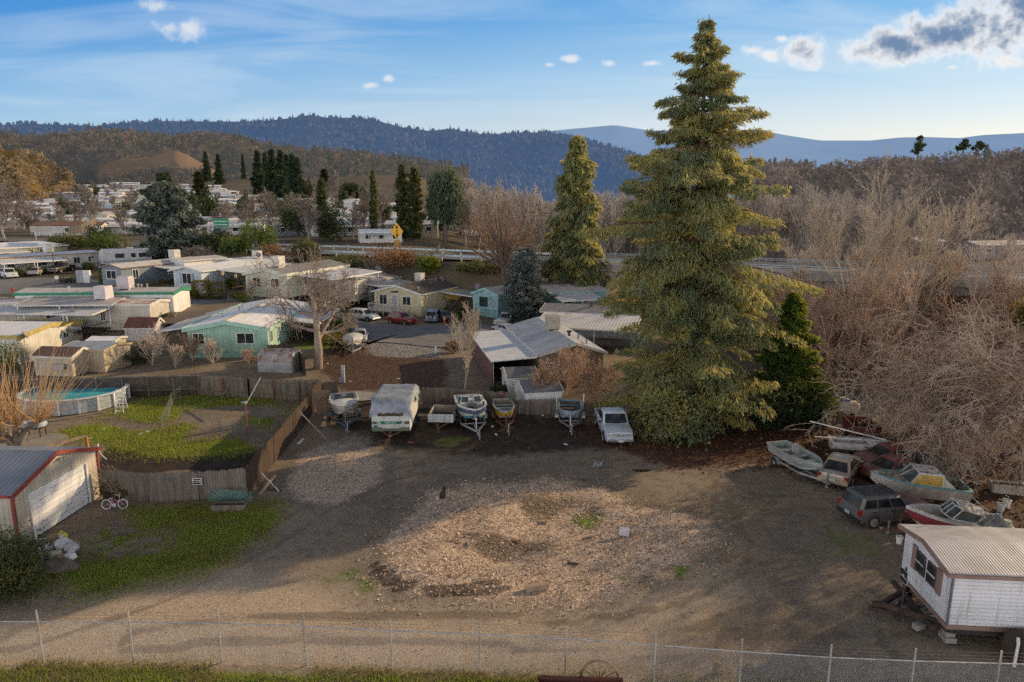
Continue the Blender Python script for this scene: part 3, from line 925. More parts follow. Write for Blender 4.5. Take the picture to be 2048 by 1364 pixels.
def conifer_data(h, r, nb, t0=.05, shape=None, rise=.25, droop=.75, spray=60, ll=.5, lw=.14, seed=1, gap=.12, top=.02, wob=.3, hang=.6, dens=1.0, holes=False):
 g = np.random.default_rng(seed)
 shape = shape or (lambda t: (1 - t) ** .8)
 S = []
 nt_ = 14
 tr = h * .017
 px_, py_ = 0, 0
 trunk = []
 for i in range(nt_ + 1):
  t = i / nt_
  trunk.append((g.normal(0, .02) * h * .1 * (t > 0), g.normal(0, .02) * h * .1 * (t > 0), h * t, tr * (1 - t) ** .85 + .02))
 for a, b in zip(trunk[:-1], trunk[1:]):
  S.append((*a[:3], *b[:3], a[3], b[3]))
 C, D, NN, Ls, Ws, T = [], [], [], [], [], []
 az = g.uniform(0, 6.28)
 for i in range(nb):
  t = t0 + (1 - t0 - top) * ((i + .5) / nb) ** 1.05
  if g.uniform() < gap:
   az += 2.4
   continue
  az += 2.39996 + g.normal(0, .35)
  z0 = h * t + (g.normal(0, .012) * h if holes else 0)
  z0 = max(.15, z0)
  lb = r * shape(t) * g.choice([g.uniform(.45, .8), g.uniform(.75, 1.05), g.uniform(1.0, 1.36)], p=[.34, .42, .24])
  if holes:
   q_ = float(vnoise(az % 6.283 * 1.6, z0 * .42, 1.0, seed))
   lb *= .42 if q_ < -.42 else (1.16 if q_ > .45 else 1)
  lb = max(lb, .25)
  ca, sa = math.cos(az), math.sin(az)
  bend = g.normal(0, .18)
  rs = rise * g.uniform(.3, 1.4) + .35 * max(0, t - .7)
  dr = droop * (g.uniform(.25, 1.5) if holes else g.uniform(.6, 1.25)) * (1 - .5 * t)
  ns = 6
  pts = []
  for k in range(ns + 1):
   s = k / ns
   a2 = az + bend * s
   up = lb * (rs * s - dr * s * s + .22 * dr * s ** 4)
   pts.append((math.cos(a2) * lb * s, math.sin(a2) * lb * s, z0 + up))
  rb = .012 * lb + .012
  for k in range(ns):
   S.append((*pts[k], *pts[k + 1], rb * (1 - k / ns) + .006, rb * (1 - (k + 1) / ns) + .006))
  pts = np.array(pts)
  m = int(spray * dens * (lb / r * 1.2 + .15) * g.uniform(.75, 1.25)) + 6
  s = g.uniform(.12, 1.02, m) ** .8
  f = np.clip(s, 0, .999) * ns
  ii = f.astype(int); ff = (f - ii)[:, None]
  base = pts[ii] * (1 - ff) + pts[ii + 1] * ff
  out = pts[np.minimum(ii + 1, ns)] - pts[ii]
  out /= np.linalg.norm(out, axis=1, keepdims=True) + 1e-9
  lat = np.stack([-out[:, 1], out[:, 0], np.zeros(m)], -1)
  side = g.choice([-1, 1], m) * g.uniform(0, 1, m) ** .7
  wdt = lb * .34 * (1.08 - s) ** .6 + .12
  tint0 = np.clip(g.normal(.45, .2) + .25 * (s - .5), 0, 1)
  P0 = base + lat * (side * wdt)[:, None]
  P0[:, 2] -= np.abs(side) * wdt * hang * .5 + g.uniform(0, 1, m) * hang * .35 * (0.4 + lb * .12)
  for q in range(3):
   c = P0 + g.normal(0, 1, (m, 3)) * np.array([.13, .13, .11]) * (ll / .5)
   d = out * g.uniform(.25, 1.0, m)[:, None] + lat * (side * .8)[:, None] + np.array([0, 0, -1.0]) * (hang * g.uniform(.2, 1.5, m))[:, None] + g.normal(0, .28, (m, 3))
   C.append(c); D.append(d); NN.append(g.normal(0, 1, (m, 3)) * .6 + np.array([0, 0, 1.0]))
   Ls.append(ll * g.uniform(.55, 1.35, m)); Ws.append(lw * g.uniform(.6, 1.5, m)); T.append(np.clip(tint0 + g.normal(0, .12, m), 0, 1))
 return S, np.concatenate(C), np.concatenate(D), np.concatenate(NN), np.concatenate(Ls), np.concatenate(Ws), np.concatenate(T)
def conifer(name, label, cat, loc, mat, bark=None, group=None, **kw):
 t = thing(name, label, cat, loc, rnd.uniform(0, 6), group)
 S, C, D, NN, Ls, Ws, T = conifer_data(**kw)
 segs('trunk', S, bark or BARK, t, 5)
 leaves('crown', C, D, NN, Ls, Ws, mat, t, T)
 return t
def crown_leaves(blobs, n, ll, lw, seed, fill=.35, clump=14, droop=0):
 """blobs: (x,y,z,rx,ry,rz). Leaves gather in clumps spread mostly over the outer part of the blobs"""
 g = np.random.default_rng(seed)
 vol = np.array([b[3] * b[4] * b[5] for b in blobs]) ** .7
 nc = max(8, n // clump)
 bi = g.choice(len(blobs), nc, p=vol / vol.sum())
 B = np.array(blobs)[bi]
 u = g.normal(0, 1, (nc, 3)); u /= np.linalg.norm(u, axis=1, keepdims=True)
 rr = np.where(g.uniform(0, 1, nc) < fill, g.uniform(.2, .8, nc), g.uniform(.78, 1.12, nc))
 cc = B[:, :3] + u * B[:, 3:] * rr[:, None]
 cs = np.mean(B[:, 3:], axis=1) * g.uniform(.10, .24, nc)
 tint = np.clip(g.normal(.5, .24, nc) + .18 * u[:, 2], 0, 1)
 C = np.repeat(cc, clump, 0) + g.normal(0, 1, (nc * clump, 3)) * np.repeat(cs, clump)[:, None]
 m = len(C)
 D = g.normal(0, 1, (m, 3)) + np.repeat(u, clump, 0) * .7
 D[:, 2] -= droop
 return C, D, g.normal(0, 1, (m, 3)), ll * g.uniform(.6, 1.4, m), lw * g.uniform(.6, 1.4, m), np.clip(np.repeat(tint, clump) + g.normal(0, .1, m), 0, 1)
def bush(name, label, cat, loc, blobs, n, mat, ll=.18, lw=.10, seed=1, group=None, fill=.4, stem=True, stemr=.05, bark=None, droop=0, clump=14):
 t = thing(name, label, cat, loc, 0, group)
 C, D, NN, Ls, Ws, T = crown_leaves(blobs, n, ll, lw, seed, fill, clump, droop)
 k = C[:, 2] > .02
 leaves('crown' if stem else 'foliage', C[k], D[k], NN[k], Ls[k], Ws[k], mat, t, T[k])
 if stem:
  g = np.random.default_rng(seed)
  S = []
  zb = min(b[2] for b in blobs)
  top = np.array([np.mean([b[0] for b in blobs]), np.mean([b[1] for b in blobs]), zb * .7])
  S.append((0, 0, -.1, *top, stemr * 1.4, stemr))
  for b in blobs:
   for k in range(5):
    e = np.array(b[:3]) + g.normal(0, .45, 3) * np.array(b[3:])
    S.append((*top, *((top + e) / 2 + g.normal(0, .05, 3)), stemr * .7, stemr * .4))
    S.append((*((top + e) / 2), *e, stemr * .4, stemr * .12))
  segs('trunk', S, bark or BARK, t, 5)
 return t
def bare_data(h, seed, levels=4, nch=(9, 7, 6, 5), ang=(.55, .65, .7, .8), lr=(.55, .5, .5, .5), up=.12, r0=None, rmin=.012, trunkfrac=.55, wob=.12, start=.3, lean=(0, 0), droop=0.0, flat=1.0, seg=4):
 g = random.Random(seed)
 S = []
 r0 = r0 or h * .014
 def grow(p, d, ln, r, lv):
  n = max(2, seg - (lv > 1) - (lv > 2))
  pts = [(p, r)]
  dd = d.copy()
  for i in range(n):
   dd = (dd + Vector((g.gauss(0, wob), g.gauss(0, wob), g.gauss(0, wob) + up * (1 if lv else .3) - droop * lv * (i / n)))).normalized()
   q = pts[-1][0] + dd * (ln / n)
   rr = max(rmin, r * (1 - .72 * (i + 1) / n))
   S.append((*pts[-1][0], *q, pts[-1][1], rr))
   pts.append((q, rr))
  if lv >= levels:
   return
  for k in range(nch[lv]):
   t = start + (1 - start) * (k + g.random()) / nch[lv] if lv == 0 else .15 + .85 * (k + g.random()) / nch[lv]
   t = min(t, .999)
   i = int(t * n); f = t * n - i
   q = pts[i][0].lerp(pts[i + 1][0], f)
   base = (pts[i + 1][0] - pts[i][0]).normalized()
   a = g.uniform(0, 6.283)
   perp = base.orthogonal().normalized()
   perp = Matrix.Rotation(a, 3, base) @ perp
   th = ang[lv] * g.uniform(.7, 1.3)
   nd = (base * math.cos(th) + perp * math.sin(th))
   nd.z *= flat
   nd.normalize()
   grow(q, nd, ln * lr[lv] * g.uniform(.7, 1.25) * (1.15 - .45 * t), max(rmin, (pts[i][1] * (1 - f) + pts[i + 1][1] * f) * .62), lv + 1)
 grow(Vector((0, 0, -.1)), Vector((lean[0], lean[1], 1)).normalized(), h * trunkfrac, r0, 0)
 return S
def bare(name, label, loc, mat=None, group=None, rz=None, leaf=None, **kw):
 t = thing(name, label, 'tree', loc, rnd.uniform(0, 6) if rz is None else rz, group)
 S = np.array(bare_data(**kw))
 tr = S[:, 6] >= max(np.quantile(S[:, 6], .93), S[:, 6].max() * .3)
 segs('trunk', S[tr], mat or BARKGREY, t, 6)
 segs('crown', S[~tr], mat or BARKGREY, t, 3)
 if leaf:
  lm, n, sz = leaf
  g = np.random.default_rng(3)
  k = S[S[:, 6] <= np.quantile(S[:, 6], .6)]
  k = k[g.integers(0, len(k), n)]
  f = g.uniform(0, 1, (n, 1))
  C = k[:, :3] * (1 - f) + k[:, 3:6] * f + g.normal(0, sz * .7, (n, 3))
  leaves('foliage', C, g.normal(0, 1, (n, 3)), g.normal(0, 1, (n, 3)), sz * g.uniform(.6, 1.5, n), sz * .6 * g.uniform(.6, 1.4, n), lm, t)
 return t
REDW = leafmat('redwood_needles', (.145, .195, .10), (.35, .32, .115), (.125, .18, .12), .46, warm=(.70, .53, .09))
DKCON = leafmat('dark_conifer', (.028, .048, .032), (.055, .080, .042), (.024, .042, .032), .25, warm=(.18, .18, .04))
GRCON = leafmat('green_conifer', (.060, .120, .022), (.14, .190, .03), (.05, .10, .026), .42, warm=(.5, .46, .04))
BLUESP = leafmat('blue_spruce', (.13, .165, .165), (.23, .25, .24), (.11, .135, .13), .2, warm=(.3, .26, .15))
FROSTY = leafmat('frosty_cedar', (.10, .13, .11), (.19, .215, .185), (.08, .105, .09), .2, warm=(.25, .22, .12))
DKLEAF = leafmat('dark_evergreen', (.032, .052, .026), (.070, .095, .036), (.028, .044, .024), .25, warm=(.2, .2, .04))
GRLEAF = leafmat('green_bush', (.055, .10, .026), (.125, .175, .036), (.045, .08, .022), .3, warm=(.34, .36, .04))
YELLEAF = leafmat('yellow_bush', (.12, .12, .015), (.26, .20, .015), (.06, .08, .012), .3, warm=(.4, .3, .02))
WEEP = leafmat('weeping_leaf', (.065, .10, .07), (.125, .16, .10), (.055, .085, .06), .3, warm=(.28, .3, .1))
RUSTLEAF = leafmat('rust_leaf', (.22, .125, .07), (.36, .21, .115), (.16, .09, .052), .3, warm=(.35, .18, .06))
JUNI = leafmat('juniper', (.048, .066, .028), (.115, .128, .046), (.038, .052, .024), .3, warm=(.34, .3, .06))
HEDGE = leafmat('hedge_leaf', (.065, .105, .026), (.125, .155, .034), (.055, .085, .022), .2)
HEDGEB = leafmat('hedge_brown', (.11, .105, .034), (.20, .14, .052), (.08, .09, .028), .2)
TWIG = M('twig_bark', (.58, .47, .37), (.42, .33, .26), s=.6, rough=.95, var=.08)
TWIGPALE = M('pale_twigs', (.52, .42, .30), (.37, .30, .22), s=.5, rough=.95, var=.08)
TWIGRED = M('reddish_twigs', (.52, .36, .25), (.37, .255, .185), s=.5, rough=.95)
TWIGGREY = M('grey_twigs', (.46, .40, .345), (.33, .285, .245), s=.08, rough=.95)
TWIGFAR = M('far_twigs', (.28, .235, .205), (.19, .16, .14), s=.3, rough=.95)
TWIGDARK = M('dark_twigs', (.085, .07, .06), (.05, .042, .037), s=.5, rough=.95)
SHOOT = M('orange_lit_shoots', (.72, .46, .22), (.55, .34, .16), s=2, rough=.8)  # orange sunlight put into the base colour of the shoots
RW = on(1374, 842)
conifer('redwood_tree', 'towering redwood with drooping sprays, tallest tree of the yard', 'tree', RW, REDW, M('redwood_bark', (.13, .068, .045), (.08, .042, .03), s=2, rough=.95, bump=.5, bs=9),
  h=28.4, r=5.6, nb=470, holes=True, t0=.0, shape=lambda t: float(np.interp(1 - t, [0, .08, .18, .26, .38, .48, .6, .75, .9, 1.0], [.04, .20, .46, .68, .86, .97, 1.0, 1.0, .9, .62])), rise=.24, droop=.58, spray=185, ll=.40, lw=.085, seed=5, gap=.2, hang=.75)
c = on(1568, 838)
conifer('cypress_tree', 'bright green conical conifer at the right foot of the redwood', 'tree', c, GRCON, h=9.6, r=2.9, nb=190, t0=.02, shape=lambda t: (1 - t) ** .7, rise=.45, droop=.3, spray=80, ll=.42, lw=.13, seed=8, hang=.3, gap=.05)
for i, (px, py, hh, rr, lb, sd) in enumerate(((1530, 850, 4.2, 2.2, 'dark dense shrub between the redwood and the conical conifer', 3), (1618, 848, 3.6, 1.4, 'dark rounded shrub beside the propane tanks', 4), (1350, 878, 3.0, 2.2, 'low drooping greenery at the near foot of the redwood', 6))):
 c = on(px, py)
 bush('shrub', lb, 'shrub', c, [(0, 0, hh * .45, rr, rr, hh * .5), (.8, .4, hh * .3, rr * .8, rr * .8, hh * .34)], 5200, DKLEAF if i < 2 else REDW, .34, .13, seed=sd + 20)
c = on(1150, 588)
s_ = pxm(c)
conifer('redwood_tree', 'slender sunlit redwood standing before the highway bridge', 'tree', c, REDW, h=(588 - 290) / s_ * 1.02, r=58 / s_, nb=230, t0=.03, shape=lambda t: (.75 + .4 * min(1, t / .3)) * (1 - t) ** .62, rise=.3, droop=.6, spray=62, ll=1.0, lw=.28, seed=12, gap=.1, hang=.7)
c = on(1052, 652)
s_ = pxm(c)
conifer('spruce_tree', 'broad blue grey spruce at the end of the park lane', 'tree', c, BLUESP, h=(652 - 500) / s_ * 1.02, r=54 / s_, nb=200, t0=.03, shape=lambda t: min(1, .75 + t) * (1 - t) ** .5 * 1.02, rise=.5, droop=.35, spray=70, ll=.42, lw=.20, seed=14, gap=.03, hang=.2)
c = on(345, 512)
s_ = pxm(c)
conifer('cedar_tree', 'frosty grey green cedar behind the park homes beside the highway', 'tree', c, FROSTY, h=(512 - 372) / s_, r=66 / s_, nb=170, t0=.03, shape=lambda t: min(1.05, .7 + t * 1.2) * (1 - t) ** .55, rise=.5, droop=.4, spray=60, ll=1.3, lw=.5, seed=15, gap=.08, hang=.3)
def far_conifers(proto_kw, spots, mat, lab, group):
 first = None
 for i, (px, pb, pt, k) in enumerate(spots):
  c = on(px, pb)
  hh = (pb - pt) / pxm(c)
  lbl = lab if isinstance(lab, str) else lab[i]
  if first is None:
   first = conifer('conifer_tree', lbl, 'tree', c, mat, group=group, h=10, **proto_kw)
   first.scale = (hh / 10 * k, hh / 10 * k, hh / 10)
  else:
   dup(first, c, rnd.uniform(0, 6), lbl, (hh / 10 * k, hh / 10 * k, hh / 10))
far_conifers(dict(r=1.9, nb=120, t0=.02, shape=lambda t: (1 - t) ** .7, rise=.3, droop=.5, spray=34, ll=.62, lw=.26, seed=21, gap=.05, hang=.5),
             [(520, 392, 304, 1.0), (548, 395, 302, 1.1), (566, 402, 304, 1.0), (578, 400, 312, .9), (590, 408, 312, .9), (600, 408, 318, .9), (534, 388, 308, .8)], DKCON,
             'tall dark conifer of the row rising behind the far mobile homes', 'tall dark conifers behind the far homes')
far_conifers(dict(r=1.7, nb=100, t0=.02, shape=lambda t: (1 - t) ** .75, rise=.3, droop=.5, spray=34, ll=.62, lw=.26, seed=22, gap=.08, hang=.5),
             [(368, 350, 296, 1.0), (415, 362, 305, 1.0), (440, 368, 310, 1.1), (476, 352, 312, .75), (488, 358, 310, .7)], DKCON,
             'dark conifer in front of the dry grass hill', 'dark conifers in front of the grass hill')
far_conifers(dict(r=1.5, nb=120, t0=.03, shape=lambda t: min(1, .6 + 1.4 * t) * (1 - t) ** .42, rise=.5, droop=.35, spray=40, ll=.5, lw=.26, seed=23, gap=.12, hang=.4),
             [(808, 478, 334, .8), (832, 480, 340, .95), (750, 478, 345, .5), (648, 478, 362, .9)], JUNI,
             ['tall olive green tree behind the yellow road sign', 'bushy olive tree right of the tall one behind the yellow road sign', 'thin dark spire tree between the white stepped roofs', 'pointed olive tree among dark oaks beyond the highway'], 'olive evergreens beyond the highway')
far_conifers(dict(r=2.6, nb=130, t0=.03, shape=lambda t: min(1, .6 + 1.4 * t) * (1 - t) ** .45, rise=.5, droop=.35, spray=40, ll=.6, lw=.3, seed=24, gap=.04, hang=.3),
             [(402, 412, 346, 1.0), (301, 432, 378, .5), (650, 382, 340, 1.2)], M('cypress_dark', (.03, .03, .02), (.05, .045, .025), s=.4, rough=1) if 0 else leafmat('rusty_cypress', (.030, .032, .018), (.060, .050, .026), (.022, .026, .016), .2),
             ['round rusty green cypress among the far home roofs', 'small dark cypress among the far home roofs', 'wide dark cypress near the white warehouse roof'], 'cypresses among the far homes')
c = on(890, 490); s_ = pxm(c); k = 1 / s_
bush('weeping_tree', 'weeping grey green evergreen behind the highway guardrail', 'tree', c, [(0, 0, 118 * k, 26 * k, 26 * k, 30 * k), (-12 * k, 0, 84 * k, 20 * k, 20 * k, 40 * k), (18 * k, 0, 84 * k, 20 * k, 20 * k, 44 * k), (2 * k, 0, 100 * k, 26 * k, 26 * k, 36 * k)], 9000, WEEP, 1.1, .3, seed=31, fill=.3, stemr=.5, droop=1.6)
def round_tree(px, pb, wpx, hpx, mat, lab, seed, n=3200, name='evergreen_tree', cat='tree', lift=.15, ls=1.0, group=None):
 c = on(px, pb)
 k = 1 / pxm(c)
 w_, h_ = wpx * k / 2, hpx * k
 g = random.Random(seed)
 blobs = [(0, 0, h_ * .55, w_ * .8, w_ * .8, h_ * .42)]
 for i in range(5):
  a = g.uniform(0, 6.28)
  blobs.append((math.cos(a) * w_ * .5, math.sin(a) * w_ * .5, h_ * g.uniform(lift + .15, .7), w_ * .5, w_ * .5, h_ * .28))
 return bush(name, lab, cat, c, blobs, n, mat, max(.16, 4.2 * k) * ls, max(.1, 2.2 * k) * ls, seed, group, stemr=.03 * h_)
round_tree(600, 482, 84, 92, DKLEAF, 'dark spreading oak left of the olive pointed tree beyond the highway', 41)
round_tree(668, 482, 70, 80, DKLEAF, 'dark round oak right of the olive pointed tree beyond the highway', 42)
round_tree(516, 512, 76, 74, GRLEAF, 'large dark green shrub beside the highway below the green road sign', 43)
round_tree(612, 520, 60, 42, JUNI, 'clipped round olive bush at the near side of the guardrail', 44, name='bush', cat='bush')
round_tree(196, 502, 66, 52, DKLEAF, 'dark green bush behind the white trailers by the highway', 45, name='bush', cat='bush')
round_tree(224, 510, 86, 40, GRLEAF, 'bright green bush behind the fifth wheel trailer', 46, name='bush', cat='bush')
round_tree(140, 498, 80, 30, JUNI, 'low olive scrub along the highway behind the white trailer', 47, name='bush', cat='bush')
round_tree(432, 505, 70, 50, DKLEAF, 'dark bush beside the frosty cedar', 48, name='bush', cat='bush')
round_tree(470, 512, 60, 36, GRLEAF, 'low green bush left of the large dark shrub', 49, name='bush', cat='bush')
round_tree(558, 535, 70, 45, RUSTLEAF, 'brown brushy bush behind the cream home', 50, name='bush', cat='bush')
round_tree(855, 552, 50, 40, GRCON, 'bright green conical bush between the striped roof and the brown roof', 51, name='bush', cat='bush')
round_tree(780, 535, 120, 42, RUSTLEAF, 'rust coloured bush in front of the guardrail', 52, name='bush', cat='bush', n=4200)
round_tree(1010, 578, 180, 184, RUSTLEAF, 'wide rust leaved tree in front of the highway bridge', 53, n=9000, ls=.62)
round_tree(960, 548, 100, 22, JUNI, 'olive brush on the highway bank behind the brown roof', 54, name='bush', cat='bush')
round_tree(690, 545, 90, 34, JUNI, 'dark olive brush behind the striped roof home', 55, name='bush', cat='bush')
round_tree(320, 452, 50, 40, DKLEAF, 'dark oak left of the frosty cedar beyond the highway', 56)
round_tree(698, 392, 40, 26, DKLEAF, 'small dark oak above the white stepped roofs', 57)
round_tree(722, 402, 26, 24, DKLEAF, 'small grey oak right of the round dark oak', 58)
round_tree(328, 372, 30, 26, DKLEAF, 'dark rounded oak below the dry grass hill', 59)
round_tree(158, 348, 30, 26, leafmat('gold_oak', (.12, .10, .02), (.22, .17, .03), (.08, .08, .02), .3), 'yellow sunlit tree at the foot of the golden hill', 60)
round_tree(192, 345, 40, 26, leafmat('gold_oak', (.1, .1, .02), (.2, .2, .03), (.1, .1, .02), .3), 'yellow green sunlit tree beside the far gold roofs', 61)
round_tree(40, 372, 90, 60, JUNI, 'dark green oak on the left edge below the golden hill', 62, n=4200)
round_tree(275, 690, 150, 10, DKLEAF, 'low dark hedge behind the lattice fence', 63, name='bush', cat='bush') if 0 else None
c = on(122, 388); s_ = pxm(c)
bare('bare_oak', 'large dark leafless oak on the left among far roofs', c, TWIGDARK, h=84 / s_, seed=3, levels=4, nch=(8, 6, 5, 4), r0=1.3, rmin=.10, start=.25, up=.06, ang=(.8, .75, .8, .8), trunkfrac=.6)
c = on(85, 388); s_ = pxm(c)
bare('bare_oak', 'smaller dark leafless oak left of the large one', c, TWIGDARK, h=54 / s_, seed=4, levels=4, nch=(8, 6, 5, 4), r0=.9, rmin=.09, start=.25, up=.06, ang=(.8, .75, .8, .8), trunkfrac=.6)
BG = [(198, 462, 360, 5), (150, 462, 392, 6), (30, 460, 350, 7), (62, 470, 395, 8), (490, 470, 382, 9), (540, 472, 372, 10), (572, 470, 392, 11), (365, 420, 362, 12), (705, 478, 395, 13), (725, 476, 372, 14), (250, 470, 410, 15), (110, 470, 400, 16), (620, 485, 380, 17), (10, 480, 370, 18), (455, 455, 400, 19), (770, 470, 362, 20), (665, 415, 335, 21), (920, 470, 345, 22)]
BG += [(rr_.uniform(-30, 930), rr_.uniform(380, 468), 0, 0) for rr_ in [random.Random(44)] for _ in range(84)]
BGL = ['grey leafless tree with a round crown above the left highway', 'low leafless tree left of the round crowned one', 'tall leafless tree near the left edge below the oak hill', 'low brown leafless tree near the left edge', 'grey leafless tree behind the large dark shrub', 'broad grey leafless tree in the middle of the far park', 'leafless tree right of the broad grey one in the far park', 'pale leafless tree below the dry grass hill', 'leafless tree in front of the white stepped roofs', 'dark thin leafless tree left of the yellow road sign', 'brown leafless tree left of the frosty cedar', 'thin leafless tree at the left near the white road sign', 'leafless tree between the two dark oaks', 'leafless tree at the very left edge above the highway', 'low leafless tree below the rusty cypress', 'leafless tree between spire tree and olive trees', 'brown leafless tree behind the wide cypress', 'brown leafless tree right of the weeping evergreen']
protos = []
for i, (px, pb, pt, sd) in enumerate(BG):
 c = on(px, pb)
 hh = (pb - pt) / pxm(c) if pt else rnd.uniform(7, 13)
 if i >= len(BGL):
  dup(protos[i % 4], c, rnd.uniform(0, 6), 'leafless brown grey tree among the roofs of the far park', hh / 10 * 1.05)['group'] = 'leafless trees among the far park roofs'
  continue
 if i < 4:
  t = bare('bare_tree', BGL[i], c, TWIGFAR, h=10, seed=sd, levels=4, nch=(11, 7, 6, 4), r0=.22, rmin=.028, start=.15, up=.12, trunkfrac=.62, ang=(.6, .6, .65, .7))
  t.scale = (hh / 10 * 1.05,) * 3
  protos.append(t)
 else:
  dup(protos[i % 4], c, rnd.uniform(0, 6), BGL[i], hh / 10 * 1.05)
def forest(name, label, pts, protoset, mat, hfun, wide=1.0):
 """one mass of leafless trees: merged copies of a few skeletons"""
 VS, QS = [], []
 off = 0
 base = []
 for S in protoset:
  S = np.asarray(S)
  p0, p1, r0, r1 = S[:, :3], S[:, 3:6], S[:, 6], S[:, 7]
  d = p1 - p0; d /= np.linalg.norm(d, axis=1, keepdims=True) + 1e-9
  ref = np.where(np.abs(d[:, 2:3]) < .9, np.array([[0, 0, 1.0]]), np.array([[1.0, 0, 0]]))
  x = np.cross(d, ref); x /= np.linalg.norm(x, axis=1, keepdims=True); y = np.cross(x, d)
  V = np.zeros((len(S), 6, 3))
  for k in range(3):
   a = 2 * PI * k / 3
   o = x * math.cos(a) + y * math.sin(a)
   V[:, k] = p0 + o * r0[:, None]; V[:, 3 + k] = p1 + o * r1[:, None]
  T = np.array([(k, (k + 1) % 3, 3 + (k + 1) % 3, 3 + k) for k in range(3)])
  base.append((V.reshape(-1, 3), (np.arange(len(S))[:, None, None] * 6 + T[None]).reshape(-1, 4)))
 for i, (x, y, z) in enumerate(pts):
  V, Q = base[i % len(base)]
  a = rnd.uniform(0, 6.28)
  hs_ = hfun() / 10
  c, s = math.cos(a) * hs_ * wide, math.sin(a) * hs_ * wide
  W = np.stack([V[:, 0] * c - V[:, 1] * s + x, V[:, 0] * s + V[:, 1] * c + y, V[:, 2] * hs_ + z], -1)
  VS.append(W.astype(np.float32)); QS.append((Q + off).astype(np.int32))
  off += len(W)
 o = np_mesh(name, np.concatenate(VS), np.concatenate(QS), mat)
 tag(o, label, 'woodland', kind='stuff')
 return o
cott = [bare_data(10, 60 + k, levels=3, nch=(15, 8, 5), ang=(.42, .45, .55), lr=(.55, .5, .5), up=.22, r0=.12, rmin=.026, start=.12, trunkfrac=.66, seg=3) for k in range(4)]
pts = []
while len(pts) < 330:
 Y = 175 + 330 * rnd.random() ** 1.25
 px = rnd.uniform(905, 1760)
 X = (px - 1024) / F * Y
 d = (X - HA.x) * HN.x + (Y - HA.y) * HN.y
 if d < 16:
  continue
 pts.append((X, Y, float(hgt(X, Y))))
forest('cottonwood_forest', 'grey leafless cottonwood forest filling the creek bottom behind the bridge', pts, cott, TWIGGREY, lambda: rnd.uniform(15, 23))
brush = [bare_data(10, 80 + k, levels=3, nch=(10, 7, 4), ang=(.8, .7, .7), lr=(.6, .55, .5), up=.1, r0=.14, rmin=.035, start=.05, trunkfrac=.55, seg=3) for k in range(4)]
pts = []
while len(pts) < 270:
 Y = 57 + 80 * rnd.random() ** 1.3
 px = rnd.uniform(1545, 2260)
 X = (px - 1024) / F * Y
 if Y < 64 and px < 1690: continue
 pts.append((X, Y, float(hgt(X, Y))))
forest('creek_thicket', 'brown leafless thicket between the yard and the creek', pts, brush, TWIGRED, lambda: rnd.uniform(3.2, 6.5), 1.25)
pts = []
while len(pts) < 95:
 Y = 115 + 120 * rnd.random()
 px = rnd.uniform(1560, 2300)
 X = (px - 1024) / F * Y
 if 1680 < px < 2100 and Y > 150 and rnd.random() < .75:
  continue
 pts.append((X, Y, float(hgt(X, Y))))
forest('creek_woodland', 'leafless woodland around the far houses beyond the creek', pts, cott + brush, TWIG, lambda: rnd.uniform(5, 9), 1.2)
pts = []
while len(pts) < 130:
 s_ = rnd.uniform(18, 330)
 p = HA + HDIR * s_ + HN * rnd.uniform(-18, -8)
 pts.append((p.x, p.y, float(hgt(p.x, p.y))))
forest('bank_brush', 'brown leafless brush on the highway bank behind the homes', pts, brush, TWIGFAR, lambda: rnd.uniform(1.8, 5.0), 1.5)
pts = []
while len(pts) < 46:
 Y = 62 + 42 * rnd.random()
 px = rnd.uniform(1560, 2270)
 if Y < 70 and px < 1690: continue
 X = (px - 1024) / F * Y
 pts.append((X, Y, float(hgt(X, Y))))
forest('creek_trees', 'reddish brown leafless trees crowding the near bank of the creek', pts, cott + brush[:2], TWIGRED, lambda: rnd.uniform(7, 12.5), 1.15)
for i, (px, pb, pt, sd, lab, mt) in enumerate(((1690, 700, 338, 31, 'tallest leafless cottonwood right of the redwood with upswept pale twigs', TWIGPALE), (1820, 690, 352, 32, 'leafless cottonwood with a fan of pale twigs, second to the right of the redwood', TWIGPALE),
                                               (1905, 720, 415, 33, 'leafless cottonwood leaning over the far houses', TWIG), (1610, 640, 378, 34, 'pale leafless cottonwood half hidden behind the redwood', TWIGPALE), (1660, 760, 520, 36, 'dark stemmed leafless tree right behind the conical conifer', TWIGRED),
                                               (1770, 770, 500, 37, 'brown leafless tree in the thicket behind the propane tanks', TWIGRED))):
 c = on(px, pb)
 hh = (pb - pt) / pxm(c)
 bare('cottonwood_tree', lab, c, mt, h=hh * 1.0, seed=sd, levels=4, nch=(10, 8, 6, 4), ang=(.55, .5, .5, .6), lr=(.62, .52, .5, .5), up=.16, r0=hh * .012, rmin=.014, start=.22, trunkfrac=.62)
